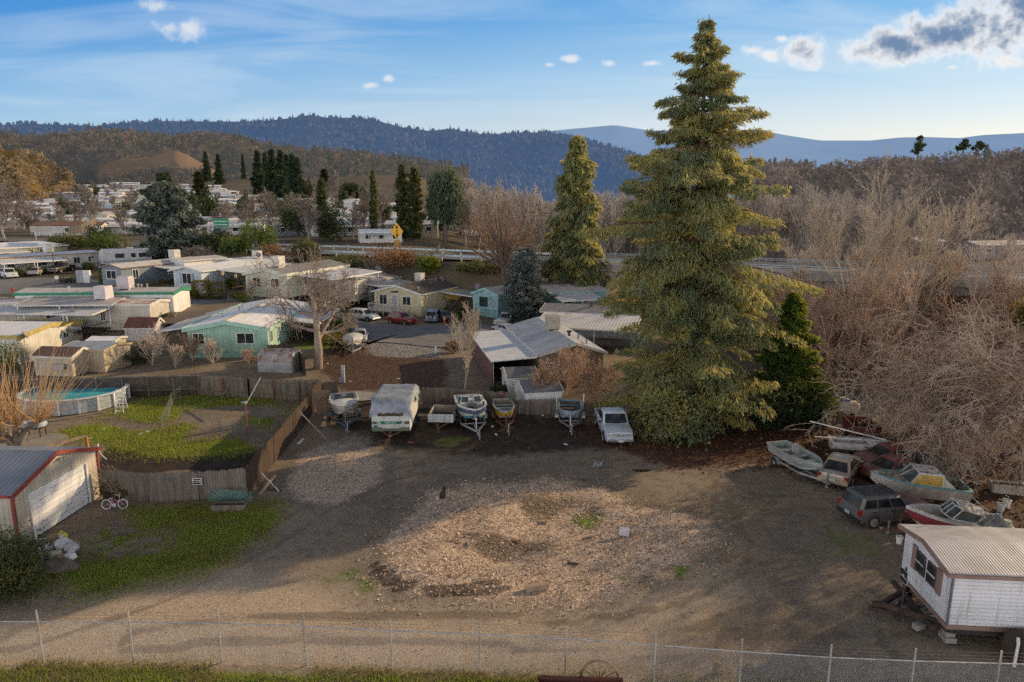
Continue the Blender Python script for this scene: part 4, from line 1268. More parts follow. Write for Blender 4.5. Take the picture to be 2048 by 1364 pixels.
def weeping(lab, c, h, n, reach, az0, spread, seed):
 """leafless tree whose long limbs arch over and hang to the ground"""
 t = thing('willow_tree', lab, 'tree', c)
 g = random.Random(seed)
 T_, S = [], []
 tp = [Vector((0, 0, -.1)), Vector((-.2, 0, h * .3)), Vector((-.5, .1, h * .6)), Vector((-.6, .3, h * .85))]
 for k in range(3):
  T_.append((*tp[k], *tp[k + 1], .34 - .08 * k, .26 - .08 * k))
 def limb(p, d, ln, r, lv, sag):
  ns = (9, 6, 4, 3)[lv]
  for k in range(ns):
   d = (d + Vector((g.gauss(0, .20), g.gauss(0, .20), g.gauss(0, .12) - sag * (k + .5) / ns))).normalized()
   q = p + d * (ln / ns)
   if q.z < .12: q.z = .12 + g.uniform(0, .2); d.z = abs(d.z) * .2
   (T_ if r > .06 else S).append((*p, *q, r, max(.017, r * .82)))
   r = max(.017, r * .82)
   p = q
   if lv < 3:
    for _ in range((2, 2, 1)[lv] if k else 0):
     a = Vector((g.gauss(0, 1), g.gauss(0, 1), g.gauss(0, .7))).normalized()
     limb(p, (d * .7 + a * .9).normalized(), ln * g.uniform(.22, .45), max(.017, r * .6), lv + 1, sag * .8)
 for k in range(n):
  a = az0 + g.uniform(-spread, spread)
  f = g.uniform(.25, 1)
  p = tp[1].lerp(tp[3], f)
  limb(p, Vector((math.cos(a), math.sin(a), g.uniform(.2, .9))).normalized(), reach * g.uniform(.6, 1.15), g.uniform(.07, .13), 0, g.uniform(.35, .6))
 wm_ = M('grey_willow', (.44, .34, .26), (.30, .225, .17), s=.5, rough=.95)
 segs('trunk', T_, wm_, t, 6)
 segs('crown', S, wm_, t, 3)
weeping('huge leafless tree with drooping tangled branches over the parked boats', P(2050, 960), 7.0, 24, 8.6, PI * 1.0, 1.3, 52)
weeping('leafless drooping tree at the right edge behind the propane tanks', P(2110, 870), 9.0, 8, 6.5, PI * .95, 1.2, 58)
c = on(2014, 812); k = 1 / pxm(c)
t = bush('ivy_tree', 'tree trunk overgrown with golden green ivy at the right edge', 'tree', c, [(i_ * .1, 0, z_, .8 + .3 * math.sin(z_), .8, 1.3) for i_, z_ in enumerate((.8, 2.2, 3.6, 5.0, 6.4, 7.8))], 5200, leafmat('ivy', (.07, .075, .018), (.16, .13, .03), (.05, .055, .015), .35, warm=(.35, .24, .04)), .26, .13, seed=71, fill=.5, stemr=.3, droop=.6)
c = P(636, 736)
bare('gnarled_tree', 'large gnarled leafless tree with a mossy trunk by the green home', c, M('gnarled_bark', (.36, .285, .22), (.24, .185, .145), s=1, rough=.95), h=12.6, seed=91, levels=4, nch=(11, 8, 7, 4), ang=(.95, .75, .8, .85), lr=(.78, .55, .5, .5), up=.06, r0=.50, rmin=.018, start=.34, trunkfrac=.62, wob=.17, rz=.4)
c = P(930, 775)
bare('small_bare_tree', 'slim leafless tree with upswept pale shoots behind the plank fence', c, TWIGPALE, h=8.0, seed=95, levels=3, nch=(13, 7, 5), ang=(.45, .5, .5), lr=(.75, .5, .5), up=.2, r0=.10, rmin=.014, start=.16, trunkfrac=.6)
for i, (px, py, hh, sd, lab) in enumerate(((1130, 800, 5.5, 96, 'leafless shrub with clinging brown leaves beside the white sheds'), (1190, 805, 5.0, 97, 'tangled leafless shrub between the white sheds and the redwood'), (1095, 812, 4.2, 98, 'low brown leaved shrub in front of the second white shed'))):
 bare('brown_shrub', lab, P(px, py), TWIGRED, h=hh, seed=sd, levels=3, nch=(16, 9, 6), ang=(.7, .65, .7), lr=(.8, .55, .5), up=.06, r0=.07, rmin=.012, start=.03, trunkfrac=.55, leaf=(RUSTLEAF, 1100, .16))
for i, (px, py, hh, sd, lab) in enumerate(((305, 730, 4.6, 101, 'round leafless shrub behind the lattice fence'), (385, 722, 3.6, 102, 'reddish leafless shrub beside the green home'), (352, 735, 3.0, 103, 'small leafless shrub between the two larger ones at the green home'), (425, 728, 3.2, 104, 'thin leafless sapling under the green home window'), (500, 735, 2.6, 107, 'leafless bush in front of the green home wall'), (505, 598, 3.4, 105, 'pollarded leafless bush in front of the cream home'))):
 bare('bare_shrub', lab, on(px, py), (TWIG, TWIGRED, TWIG, TWIG, TWIGRED, TWIGPALE)[i], h=hh, seed=sd, levels=3, nch=(15, 8, 5), ang=(.65, .55, .6), lr=(.9, .5, .5), up=.10, r0=.08, rmin=.012, start=.03, trunkfrac=.5)
c = P(30, 894)
t = thing('pollard_tree', 'pollarded tree with long upright orange shoots at the left edge', 'tree', c)
S = []
g = random.Random(5)
knobs = []
for k in range(7):
 a = k * .9 + g.uniform(-.2, .2)
 e = Vector((math.cos(a) * g.uniform(.9, 2.0), math.sin(a) * g.uniform(.6, 1.3), g.uniform(1.0, 1.9)))
 m_ = e * .5 + Vector((0, 0, .3))
 S += [(0, 0, -.1, *m_, .30, .17), (*m_, *e, .17, .14)]
 knobs.append(e)
segs('trunk', S, BARKGREY, t, 7)
S = []
for k in range(250):
 kn = g.choice(knobs)
 p = kn + Vector((g.gauss(0, .12), g.gauss(0, .12), g.gauss(0, .08)))
 out = Vector((kn.x * .45 + g.gauss(0, .45), kn.y * .35 + g.gauss(0, .4), g.uniform(.7, 1.3)))
 if g.random() < .2:
  out.z *= .25
 d = out.normalized()
 ln = g.uniform(2.2, 6.2)
 r = .026
 for q in range(5):
  d = (d + Vector((g.gauss(0, .05), g.gauss(0, .05), .12))).normalized()
  p2 = p + d * (ln / 5)
  S.append((*p, *p2, r, r * .8)); p = p2; r *= .8
segs('crown', S, SHOOT, t, 3)
def hedge(px, py, w_, d_, h_, mat, lab, n=2600, rz=0, seed=1, ls=.2):
 c = on(px, py)
 t = thing('hedge', lab, 'hedge', c, rz)
 g = np.random.default_rng(seed)
 u = g.uniform(-1, 1, (n, 3))
 ax = g.integers(0, 3, n); sg = g.choice([-1.0, 1.0], n)
 u[np.arange(n), ax] = sg * g.uniform(.86, 1.02, n)
 u[:, :2] *= (1 - .10 * np.maximum(0, u[:, 2:3]) ** 3)
 C = u * np.array([w_ / 2, d_ / 2, h_ / 2]) + np.array([0, 0, h_ / 2])
 leaves('foliage', C, g.normal(0, 1, (n, 3)), g.normal(0, 1, (n, 3)), ls * g.uniform(.7, 1.4, n), ls * .6 * g.uniform(.7, 1.4, n), mat, t)
 return t
hedge(425, 563, 4.3, 1.6, 2.3, HEDGE, 'long clipped green hedge beside the white and blue home', 2800, 0, 1, .22)
hedge(405, 597, 2.3, 2.0, 2.5, HEDGEB, 'left of two boxy brown topped hedges on the lane', 2200, .2, 2)
hedge(434, 598, 2.3, 2.0, 2.3, HEDGEB, 'right of two boxy brown topped hedges on the lane', 2200, .2, 3)
hedge(213, 568, 1.5, 1.5, 2.2, HEDGE, 'left clipped hedge in front of the grey blue home', 1400, 0, 4)
hedge(228, 569, 1.7, 1.5, 2.3, HEDGE, 'right clipped hedge in front of the grey blue home', 1400, 0, 5)
for i, (px, py, w_, h_, mt, lab) in enumerate(((386, 594, 26, 24, YELLEAF, 'yellow leaved bush left of the boxy hedges'), (479, 604, 30, 20, HEDGE, 'small round green bush on the gravel near the lamp post'), (464, 578, 22, 22, HEDGE, 'round dark bush near the carport of the white and blue home'), (526, 588, 14, 36, HEDGE, 'tall narrow bush against the cream home wall'),
                                           (500, 568, 16, 22, HEDGE, 'small bush under the cream home window'), (668, 697, 60, 32, YELLEAF, 'yellow flowering bush beside the covered boat'), (680, 672, 50, 42, GRLEAF, 'tall green bush behind the yellow flowering bush'), (22, 745, 70, 70, GRLEAF, 'sunlit rounded green bush behind the pollarded tree'),
                                           (925, 640, 34, 26, DKLEAF, 'dark shrub beside the red carport wall'), (32, 555, 30, 18, DKLEAF, 'low dark bush on the grass island by the white car'), (68, 550, 20, 18, JUNI, 'dry bush between the white car and the beige car'), (88, 548, 16, 14, JUNI, 'small dry bush in front of the black pickup'),
                                           (177, 545, 26, 20, DKLEAF, 'dark bush beside the fence right of the black pickup'), (1000, 790, 46, 22, DKLEAF, 'green shrub behind the plank fence beside the white shed'), (905, 705, 34, 26, RUSTLEAF, 'red brown bush behind the slim leafless tree'), (262, 728, 76, 34, DKLEAF, 'low dark green shrubs behind the lattice fence'),
                                           (140, 566, 40, 10, FROSTY, 'low grey green ground shrub beside the lane lamp'), (335, 650, 30, 24, DKLEAF, 'dark shrub at the corner of the green trimmed trailer'))):
 round_tree(px, py, w_, h_, mt, lab, 200 + i, n=1700, name='bush', cat='bush', lift=.05, ls=.85)
c = P(8, 1188)
bush('juniper_bush', 'large shaggy juniper bush at the lower left corner beside the garage', 'bush', c, [(-.6, .3, 1.3, 1.8, 1.5, 1.25), (.55, -.2, .8, 1.1, 1.1, .8), (-1.4, -.5, 1.1, 1.6, 1.4, 1.1), (-.2, .9, 1.0, 1.3, 1.2, 1.0)], 17000, JUNI, .15, .05, seed=77, fill=.45, clump=12)
first = None
for k in range(34):
 c = on(rnd.uniform(-30, 920), rnd.uniform(384, 470))
 if first is None:
  first = bush('evergreen_tree', 'dark evergreen among the roofs of the far park', 'tree', c, [(0, 0, 4, 2.4, 2.4, 2.2), (1.2, .5, 3.0, 1.8, 1.8, 1.8), (-1.0, -.6, 2.6, 2, 2, 1.8)], 900, DKLEAF, 1.1, .6, seed=500, group='dark evergreens among the far park roofs', stemr=.2)
 else:
  q = rnd.uniform(.6, 1.5)
  dup(first, c, rnd.uniform(0, 6), None, (q, q, q * rnd.uniform(.9, 1.6)))
# ---------------------------------------------------------------- homes and sheds
RF_WHITE = M('white_metal_roof', (.88, .88, .89), (.78, .77, .77), s=.7, rough=.55, ribs=(0, .9, .25), patch=((.38, .34, .30), .8, .58, .8), fine=.2)
RF_STRIPE = M('striped_metal_roof', (.78, .78, .78), (.64, .62, .60), s=.7, rough=.5, groove=(1, 1.15, .85), patch=((.40, .30, .22), .9, .6, .8))
RF_GREYM = M('grey_metal_roof', (.50, .52, .55), (.38, .39, .41), s=.8, rough=.55, ribs=(1, .30, .5), patch=((.45, .44, .43), .6, .55, .75))
RF_SHING = M('brown_shingle_roof', (.120, .098, .085), (.080, .066, .058), s=3, rough=.95, bump=.4, bs=14, groove=(0, .3, .25))
RF_GREYS = M('grey_shingle_roof', (.26, .26, .265), (.18, .18, .185), s=2, rough=.95, bump=.4, bs=14, groove=(0, .3, .25), patch=((.34, .30, .27), .7, .55, .8))
RF_RUST = M('rust_streaked_roof', (.72, .68, .64), (.58, .54, .50), s=.8, rough=.7, patch=((.36, .15, .06), .45, .50, .60, (.45, 1.6, 1)), ribs=(0, .6, .2))
RF_PALE = M('pale_dusty_roof', (.58, .55, .53), (.46, .43, .41), s=.5, rough=.8, ribs=(0, .8, .25), patch=((.28, .24, .21), .7, .55, .75))
RF_AWN = M('awning_metal', (.70, .71, .72), (.58, .58, .58), s=.8, rough=.5, ribs=(1, .35, .5))
RF_BROWN = M('brown_felt_roof', (.20, .115, .080), (.14, .085, .062), s=1.5, rough=.95, bump=.3)
RF_REDRUST = M('red_rusted_roof', (.20, .075, .050), (.12, .055, .045), s=1.8, rough=.9, ribs=(0, .25, .4))
SIDE_WHITE = M('white_siding', (.70, .69, .66), (.60, .58, .54), s=.8, rough=.65, groove=(3, .32, .35), streak=(.42, .38, .32))
SIDE_LAP = M('white_lap_siding', (.70, .69, .67), (.60, .59, .56), s=.8, rough=.6, groove=(2, .22, .35), streak=(.42, .38, .33))
def siding(name, c, axis=3, per=.4):
 return M('siding_' + name, c, tuple(x * .82 for x in c), s=.8, rough=.7, groove=(axis, per, .30), streak=tuple(x * .6 for x in c))
def paint(name, c):
 return M('paint_' + name, c, tuple(x * .82 for x in c), s=1.5, rough=.6)
class House:
 def __init__(s, lab, u, v, eave, rise, wall, roof, trim, ridge='y', skirt=.6, oh=.3, name='mobile_home', cat='mobile home', zg=0., flip=False, skirtm=None, peak=.5, shed=False, fascia=.22, maxw=None, group=None, wv=.5):
  for _ in range(8):
   q = G(*u[0], zg + eave); zg = max(0., float(hgt(q.x, q.y))) * .6 + zg * .4
  p0 = G(*u[0], zg + eave); p1 = G(*u[1], zg + eave)
  q0 = G(*v[0], zg + eave); q1 = G(*v[1], zg + eave)
  d = p1 - p0; dv = q1 - q0
  au = math.atan2(d.y, d.x); av = math.atan2(dv.y, dv.x) - PI / 2
  da = (av - au + PI) % (2 * PI) - PI
  au += da * wv
  s.L = d.length * math.cos(da * wv); s.W = dv.length * math.cos(da * (1 - wv))
  if maxw: s.W = min(s.W, maxw)
  s.eave, s.rise, s.ridge, s.oh, s.peak = eave, rise, ridge, oh, peak
  s.t = thing(name, lab, cat, (p0.x, p0.y, zg), au, group)
  Ln, Wd = s.L, s.W
  A, B = (Ln, Wd) if ridge == 'x' else (Wd, Ln)   # A along the ridge, B across
  def mp(a, b, z):
   return (a, b, z) if ridge == 'x' else (b, a, z)
  s.mp, s.A, s.B = mp, A, B
  m = MB()
  k = .03
  pts = []
  for a in (0, A):
   pts += [mp(a, 0, skirt), mp(a, B, skirt), mp(a, B, eave - .02), mp(a, B * peak, eave + rise - .03), mp(a, 0, eave - .02)]
  m.add(pts, [(0, 1, 2, 3, 4), (9, 8, 7, 6, 5), (0, 4, 9, 5), (1, 6, 7, 2), (2, 7, 8, 3), (3, 8, 9, 4), (0, 5, 6, 1)])
  m.build('wall', wall, s.t)
  if skirt > .05:
   MB().box((Ln / 2, Wd / 2, skirt / 2 - .05), (Ln - .1, Wd - .1, skirt + .1 - .004)).build('skirting', skirtm or wall, s.t)
  r = MB()
  th = .09
  for b0, b1 in ((-oh, B * peak), (B + oh, B * peak)):
   zs = []
   run = abs(b1 - b0)
   e = eave - rise * oh / max(.1, (B * peak if b0 < 0 else B * (1 - peak)))
   vs = []
   for a in (-oh, A + oh):
    vs += [mp(a, b0, e), mp(a, b1, eave + rise), mp(a, b1, eave + rise + th), mp(a, b0, e + th)]
   r.add(vs, [(0, 1, 2, 3), (7, 6, 5, 4), (0, 4, 5, 1), (1, 5, 6, 2), (2, 6, 7, 3), (3, 7, 4, 0)])
  s.roof = r.build('roof', roof, s.t)
  if fascia:
   f = MB()
   for a in (-oh - .025, A + oh + .025):
    for b0 in (-oh, B + oh):
     e = eave - rise * oh / max(.1, (B * peak if b0 < 0 else B * (1 - peak)))
     f.bar(mp(a, b0, e + th - fascia / 2 + .03), mp(a, B * peak, eave + rise + th - fascia / 2 + .03), .05, fascia)
   for b0 in (-oh - .03, B + oh + .03):
    e = eave - rise * oh / max(.1, (B * peak if b0 < 0 else B * (1 - peak)))
    f.bar(mp(-oh, b0, e + .0), mp(A + oh, b0, e + .0), .05, fascia * .8)
   f.build('fascia', trim, s.t)
 def rz(s, x, y):
  b = (y if s.ridge == 'x' else x)
  pk = s.B * s.peak
  return s.eave + s.rise * (b / pk if b < pk else (s.B - b) / (s.B - pk)) + .09
 def face(s, side, pos, z):
  if side == 'F': return (pos, 0, z), 0
  if side == 'B': return (pos, s.W, z), PI
  if side == 'L': return (0, pos, z), -PI / 2
  return (s.L, pos, z), PI / 2
 def window(s, side, pos, z, w_, h_, trim=None, n=2, shutter=None):
  c, a = s.face(side, pos, z)
  m = MB(); fr = .09
  for sx in (-1, 1):
   m.box((sx * (w_ / 2 + fr / 2), -.03, 0), (fr, .1, h_ + 2 * fr))
  for sz in (-1, 1):
   m.box((0, -.03, sz * (h_ / 2 + fr / 2)), (w_, .1, fr))
  for k in range(1, n):
   m.box((-w_ / 2 + w_ * k / n, -.035, 0), (.05, .07, h_))
  o = m.build('window', trim or WHITE, s.t, loc=c, rz=a)
  MB().box((0, -.012, 0), (w_, .02, h_)).build('pane', GLASS, o)
  if shutter:
   for sx in (-1, 1):
    MB().box((sx * (w_ / 2 + fr + .2), -.03, 0), (.38, .05, h_ + .1)).build('shutter', shutter, s.t, loc=c, rz=a)
  return s
 def door(s, side, pos, z0, mat, w_=.95, h_=2.05, trim=None):
  c, a = s.face(side, pos, z0)
  m = MB()
  for sx in (-1, 1):
   m.box((sx * (w_ / 2 + .05), -.03, h_ / 2), (.1, .09, h_))
  m.box((0, -.03, h_ + .05), (w_ + .2, .09, .1))
  o = m.build('door_frame', trim or WHITE, s.t, loc=c, rz=a)
  d = MB(); d.box((0, -.02, h_ / 2), (w_, .04, h_ - .02))
  for zz in (.5, 1.4):
   d.box((0, -.045, zz), (w_ * .6, .02, .62))
  d.build('door', mat, o)
  return s
 def cooler(s, x, y, sz=1.1, mat=None, cover=False):
  z = s.rz(x, y)
  m = MB().box((x, y, z + sz * .5 + .08), (sz, sz, sz), top=(.94, .94) if cover else None)
  if not cover:
   m.box((x, y, z + sz + .12), (sz * 1.04, sz * 1.04, .07))
   for k in range(6):
    m.box((x, y - sz / 2 - .01, z + .25 + k * sz / 7), (sz * .84, .04, .05))
    m.box((x + sz / 2 + .01, y, z + .25 + k * sz / 7), (.04, sz * .84, .05))
  for sx in (-1, 1):
   m.box((x + sx * sz * .4, y, z - .02), (.06, sz * .9, .2))
  m.build('cooler', mat or OFFWHITE, s.t)
  return s
 def vents(s, pts):
  for x, y in pts:
   z = s.rz(x, y)
   MB().lathe([(.09, -.1), (.09, .3), (.16, .32), (.16, .42), (.02, .46)], 10, (x, y, z)).build('roof_vent', STEEL, s.t)
  return s
 def dish(s, x, y, z=None, r=.42, az=.6, mat=None):
  z = s.rz(x, y) if z is None else z
  m = MB()
  rr = [(r * k / 5, .30 * r * (k / 5) ** 2) for k in range(1, 6)]
  M_ = Matrix.Translation((x, y, z + r + .45)) @ Matrix.Rotation(az, 4, 'Z') @ Matrix.Rotation(R(62), 4, 'X')
  rings = [[M_ @ Vector((q * math.cos(a) * 1.0, q * math.sin(a), zz)) for a in [2 * PI * i / 16 for i in range(16)]] for q, zz in rr]
  m.loft(rings, False)
  m.add([v for v in rings[0]], [tuple(range(16))])
  o = m.build('satellite_dish', mat or M('dish_grey', (.17, .175, .18), (.12, .12, .125), rough=.6), s.t, smooth=True)
  b = MB(); c = M_ @ Vector((0, 0, 0))
  b.tube([(x, y, z - .1), (x, y, z + r + .1), c], .03, 6)
  f = M_ @ Vector((0, -r * .2, r * 1.0)); b.tube([M_ @ Vector((0, -r * .9, r * .2)), f], .015, 5); b.box(f, (.09, .09, .12))
  b.build('dish_mount', STEEL, o)
  return s
 def awning(s, x0, x1, y0, y1, z0, z1, along='x', posts=(), mat=None, trim=None, name='carport_roof', lip=.16):
  """sloped sheet; z0 at y0 (or x0), z1 at the other side"""
  def zz(x, y):
   t = (y - y0) / (y1 - y0) if along == 'x' else (x - x0) / (x1 - x0)
   return z0 + (z1 - z0) * t
  m = MB()
  c = [(x0, y0), (x1, y0), (x1, y1), (x0, y1)]
  m.add([(x, y, zz(x, y)) for x, y in c] + [(x, y, zz(x, y) + .06) for x, y in c], [(3, 2, 1, 0), (4, 5, 6, 7), (0, 1, 5, 4), (1, 2, 6, 5), (2, 3, 7, 6), (3, 0, 4, 7)])
  o = m.build(name, mat or RF_AWN, s.t)
  e = MB()
  for i in range(4):
   a, b = c[i], c[(i + 1) % 4]
   e.bar((*a, zz(*a) - .0), (*b, zz(*b) - .0), .07, lip)
  e.build('edge_trim', trim or WHITE, o)
  for px_, py_ in posts:
   MB().bar((px_, py_, -.05), (px_, py_, zz(px_, py_) - .03), .1).build('post', WHITE, s.t)
  return s
GREENW = siding('mint_green', (.38, .60, .48)); TRIMG = paint('mint_trim', (.37, .60, .48))
h = House('mint green double wide home with white roof behind the lattice fence', ((373, 657), (532, 657)), ((451, 645), (534, 601)), 3.15, .75, GREENW, RF_WHITE, TRIMG, 'y', fascia=.42, skirtm=siding('mint_dark', (.27, .50, .40)), oh=.35)
h.window('F', h.L * .14, 2.05, 1.05, 1.05).window('F', h.L * .72, 2.05, 1.7, 1.05)
h.window('R', h.W * .06, 2.05, .8, 1.15).window('R', h.W * .22, 2.05, .8, 1.1)
h.awning(-3.9, -.36, 1.5, h.W * .98, 2.5, 3.05, 'y', [(-3.7, 1.7), (-3.7, h.W * .5), (-3.7, h.W * .95)])
h.awning(h.L + .36, h.L + 4.2, h.W * .32, h.W * .95, 3.0, 2.6, 'y', [(h.L + 4.0, h.W * .34), (h.L + 4.0, h.W * .62), (h.L + 4.0, h.W * .93)])
MB().box((h.L + 3.6, h.W * .62, 1.2), (.08, h.W * .55, 2.4)).build('screen_wall', M('brown_panel', (.30, .17, .10), (.2, .11, .07), rough=.8), h.t)
MB().bar((h.L * .5, -.3, 4.02), (h.L * .5, h.W + .3, 4.02), .35, .06).build('ridge_cap', M('cream_cap', (.66, .60, .46), rough=.6), h.t)
h.vents([(h.L * .3, h.W * .5), (h.L * .25, h.W * .25), (h.L * .2, h.W * .7)])
YELW = siding('pale_yellow', (.70, .64, .42))
h = House('pale yellow home with brown shingle roof, white railings and carport', ((748, 582), (837, 589)), ((837, 589), (978, 553)), 3.3, 1.0, YELW, RF_SHING, WHITE, 'y', oh=.35)
h.window('F', h.L * .20, 2.15, 1.25, 1.45).window('F', h.L * .70, 2.15, 1.25, 1.15)
h.door('F', h.L * .44, .85, paint('door_grey', (.42, .44, .47)))
MB().add([(h.L * .36, -.06, 3.25), (h.L * .52, -.06, 3.25), (h.L * .52, -.06, 3.6), (h.L * .36, -.06, 3.4)], [(0, 1, 2, 3)]).build('gable_window', GLASS, h.t)
p = MB().box((h.L * .36, -.95, .72), (h.L * .66, 1.8, .14)); o = p.build('porch', WHITE, h.t)
rl = MB()
for z in (1.05, 1.75):
 rl.bar((.2, -1.8, z), (h.L * .68, -1.8, z), .07); rl.bar((.2, -1.8, z), (.2, -.1, z), .07)
for k in range(26):
 x = .2 + (h.L * .68 - .2) * k / 25
 rl.bar((x, -1.8, .05 if k % 6 == 0 else .75), (x, -1.8, 1.75), .08 if k % 6 == 0 else .045)
rl.build('railing', WHITE, o)
st = MB()
for k in range(4):
 st.box((h.L * .72 + .28 * k, -.9, .62 - .16 * k), (.3, 1.3, .08))
st.bar((h.L * .69, -1.6, 1.75), (h.L * .69 + 1.2, -1.6, 1.0), .06); st.bar((h.L * .69, -.25, 1.75), (h.L * .69 + 1.2, -.25, 1.0), .06)
st.build('steps', WHITE, o)
h.window('R', h.W * .42, 2.4, 1.3, .8)
h.awning(h.L + .3, h.L + 5.6, h.W * .20, h.W * .80, 2.95, 2.55, 'y', [(h.L + 5.4, h.W * .22), (h.L + 5.4, h.W * .42), (h.L + 5.4, h.W * .61), (h.L + 5.4, h.W * .78)], mat=M('carport_sheet', (.42, .50, .49), (.35, .42, .41), s=.6, rough=.6, ribs=(0, .4, .4)))
MB().box((h.L + 5.55, h.W * .60, 1.2), (.06, h.W * .38, 2.3)).build('screen_wall', M('red_panel', (.36, .075, .035), (.25, .05, .03), rough=.7, groove=(1, .5, .4)), h.t)
MB().bar((h.L + .2, h.W * .25, 2.6), (h.L + 5.0, h.W * .55, 1.0), .05, 1.6).build('shade_cloth', paint('gold_cloth', (.55, .36, .10)), h.t)
h.cooler(h.L * .36, h.W * .30, 1.15)
h.vents([(h.L * .62, h.W * .35), (h.L * .60, h.W * .42), (h.L * .68, h.W * .40), (h.L * .72, h.W * .60), (h.L * .55, h.W * .75), (h.L * .85, h.W * .05)])
h.dish(h.L * .45, h.W * .72)
TEALW = siding('teal', (.34, .58, .61))
h = House('small teal home with a flag hung on its front wall', ((947, 585), (983, 592)), ((983, 592), (1028, 576)), 3.3, .8, TEALW, RF_PALE, TEALW, 'y', fascia=.3, oh=.3)
h.window('F', h.L * .42, 2.1, 1.4, 1.3, trim=paint('teal_dark', (.07, .14, .15)), n=3)
h.window('R', h.W * .4, 2.0, 1.2, 1.0)
h.dish(h.L * .1, h.W * .03, 3.2, .5)
for zz in (.95,):
 MB().box((h.L * .5, -.03, zz), (h.L, .03, .06)).build('wall_band', paint('teal_dark', (.07, .14, .15)), h.t)
c = Vector(h.t.matrix_basis @ Vector((h.L * .74, -.35, 2.75)))
fl = thing('flag', 'stars and stripes flag hanging beside the window of the teal home', 'flag', c, h.t.rotation_euler.z)
MB().tube([(-.1, .32, -.5), (.3, -.3, .45)], .02, 6).build('pole', WHITE, fl)
m = MB()
nx_, ny_ = 12, 13
fm = [M('flag_red', (.45, .03, .04), rough=.8), M('flag_white', (.7, .68, .66), rough=.8), M('flag_blue', (.03, .05, .20), rough=.8)]
def fpt(i, j):
 u_ = i / nx_; v_ = j / ny_
 return (.28 - .1 * u_ + .10 * math.sin(u_ * 9 + v_ * 2), -.3 + .55 * u_ * .3 + .08 * math.sin(u_ * 7 + v_ * 4), .42 - 1.05 * v_ - u_ * .75)
for i in range(nx_):
 for j in range(ny_):
  mi = 2 if (j < 7 and i < 5) else j % 2
  m.add([fpt(i, j), fpt(i + 1, j), fpt(i + 1, j + 1), fpt(i, j + 1)], [(0, 1, 2, 3)], mi)
for i in range(5):
 for j in range(4):
  q = Vector(fpt(.5 + i * .9, .8 + j * 1.6))
  m.add([q + Vector((-.02, -.015, -.02)), q + Vector((.02, -.015, -.02)), q + Vector((0, -.015, .03))], [(0, 1, 2)], 1)
m.build('cloth', fm, fl)
BRW = siding('brown_board', (.26, .185, .13)); DKRED = M('maroon_board', (.17, .085, .075), (.11, .06, .055), s=1, rough=.85, groove=(3, .25, .5))
h = House('brown home with ribbed grey roof and flat white carport', ((1081, 709), (1236, 722)), ((1183, 690), (1106, 641)), 2.9, .85, BRW, RF_GREYM, OFFWHITE, 'y', oh=.3, peak=.55, wv=1.0)
h.awning(-4.4, -.30, .2, h.W * .98, 2.45, 2.62, 'y', [(-4.2, .4)], mat=M('carport_white', (.70, .72, .75), (.58, .59, .61), s=.7, rough=.6, ribs=(0, .5, .15)))
MB().box((-4.25, h.W * .5, 1.2), (.08, h.W * .96, 2.3)).build('screen_wall', DKRED, h.t)
MB().box((-2.2, h.W * .55, 1.2), (4.0, .08, 2.3)).build('carport_shade_panel', M('shade_wall', (.02, .018, .016), rough=1), h.t)  # near-black panel stands for the shade under the carport roof
h.cooler(h.L * .52, h.W * .52, 1.25, M('tan_cooler', (.42, .38, .30), (.34, .30, .23), rough=.6))
MB().lathe([(.12, -.1), (.12, .35), (.25, .36), (.25, .5), (.05, .55)], 12, (h.L * .66, h.W * .3, h.rz(h.L * .66, h.W * .3))).build('roof_vent', BLACK, h.t)
h.window('F', h.L * .14, 1.6, .8, .9)
h.vents([(h.L * .82, h.W * .12), (h.L * .8, h.W * .28)])
h = House('long grey roofed trailer with corrugated white patio cover beside the redwood', ((1085, 622), (1290, 640)), ((1097, 624), (1092, 604)), 2.9, .55, siding('grey_blue', (.36, .42, .44)), RF_GREYS, OFFWHITE, 'x', maxw=5.5)
h.awning(.5, h.L * .95, -8.2, -.35, 2.35, 2.8, 'x', [(.7, -8.0), (h.L * .3, -8.0), (h.L * .6, -8.0)], mat=M('corrugated_white', (.74, .73, .73), (.6, .58, .57), s=.5, rough=.6, ribs=(0, .38, .9)), name='patio_roof')
MB().lathe([(.2, -.1), (.2, .5), (.35, .5), (.35, .6)], 10, (h.L * .45, h.W * .4, h.rz(h.L * .45, h.W * .4))).build('roof_vent', RUSTST, h.t)
h = House('teal trailer with leaf strewn roof in front of the highway bridge', ((1100, 586), (1196, 577)), ((1196, 577), (1180, 563)), 3.0, .6, siding('teal_dull', (.24, .40, .41)), RF_PALE, siding('teal_dull', (.24, .40, .41)), 'x')
h.window('F', h.L * .3, 1.9, 1.4, 1.0).window('F', h.L * .62, 1.9, 1.0, 1.0)
h.awning(0, h.L * .72, -4.6, -.35, 2.4, 2.75, 'x', [(.1, -4.5), (h.L * .35, -4.5), (h.L * .7, -4.5)], name='patio_roof')
MB().bar((h.L * .86, -.8, 0), (h.L * .80, -.1, 3.0), .05).bar((h.L * .91, -.8, 0), (h.L * .85, -.1, 3.0), .05).build('ladder', STEEL, h.t)
h = House('white home with dark striped metal roof left of the yellow home', ((741, 562), (838, 540)), ((741, 562), (699, 554)), 3.1, .35, siding('pale_teal', (.46, .50, .47)), RF_STRIPE, OFFWHITE, 'x', oh=.15)
h.window('F', h.L * .5, 2.0, 1.6, .9).cooler(h.L * .42, h.W * .75, 1.1).vents([(h.L * .1, h.W * .7), (h.L * .25, h.W * .6)])
h.awning(-1.5, h.L * .34, -4.2, -.2, 2.5, 2.8, 'x', [(-1.3, -4.0), (h.L * .15, -4.0), (h.L * .32, -4.0)])
h.dish(h.L * .25, -3.5, 2.4)
CREAM = siding('cream', (.62, .62, .49))
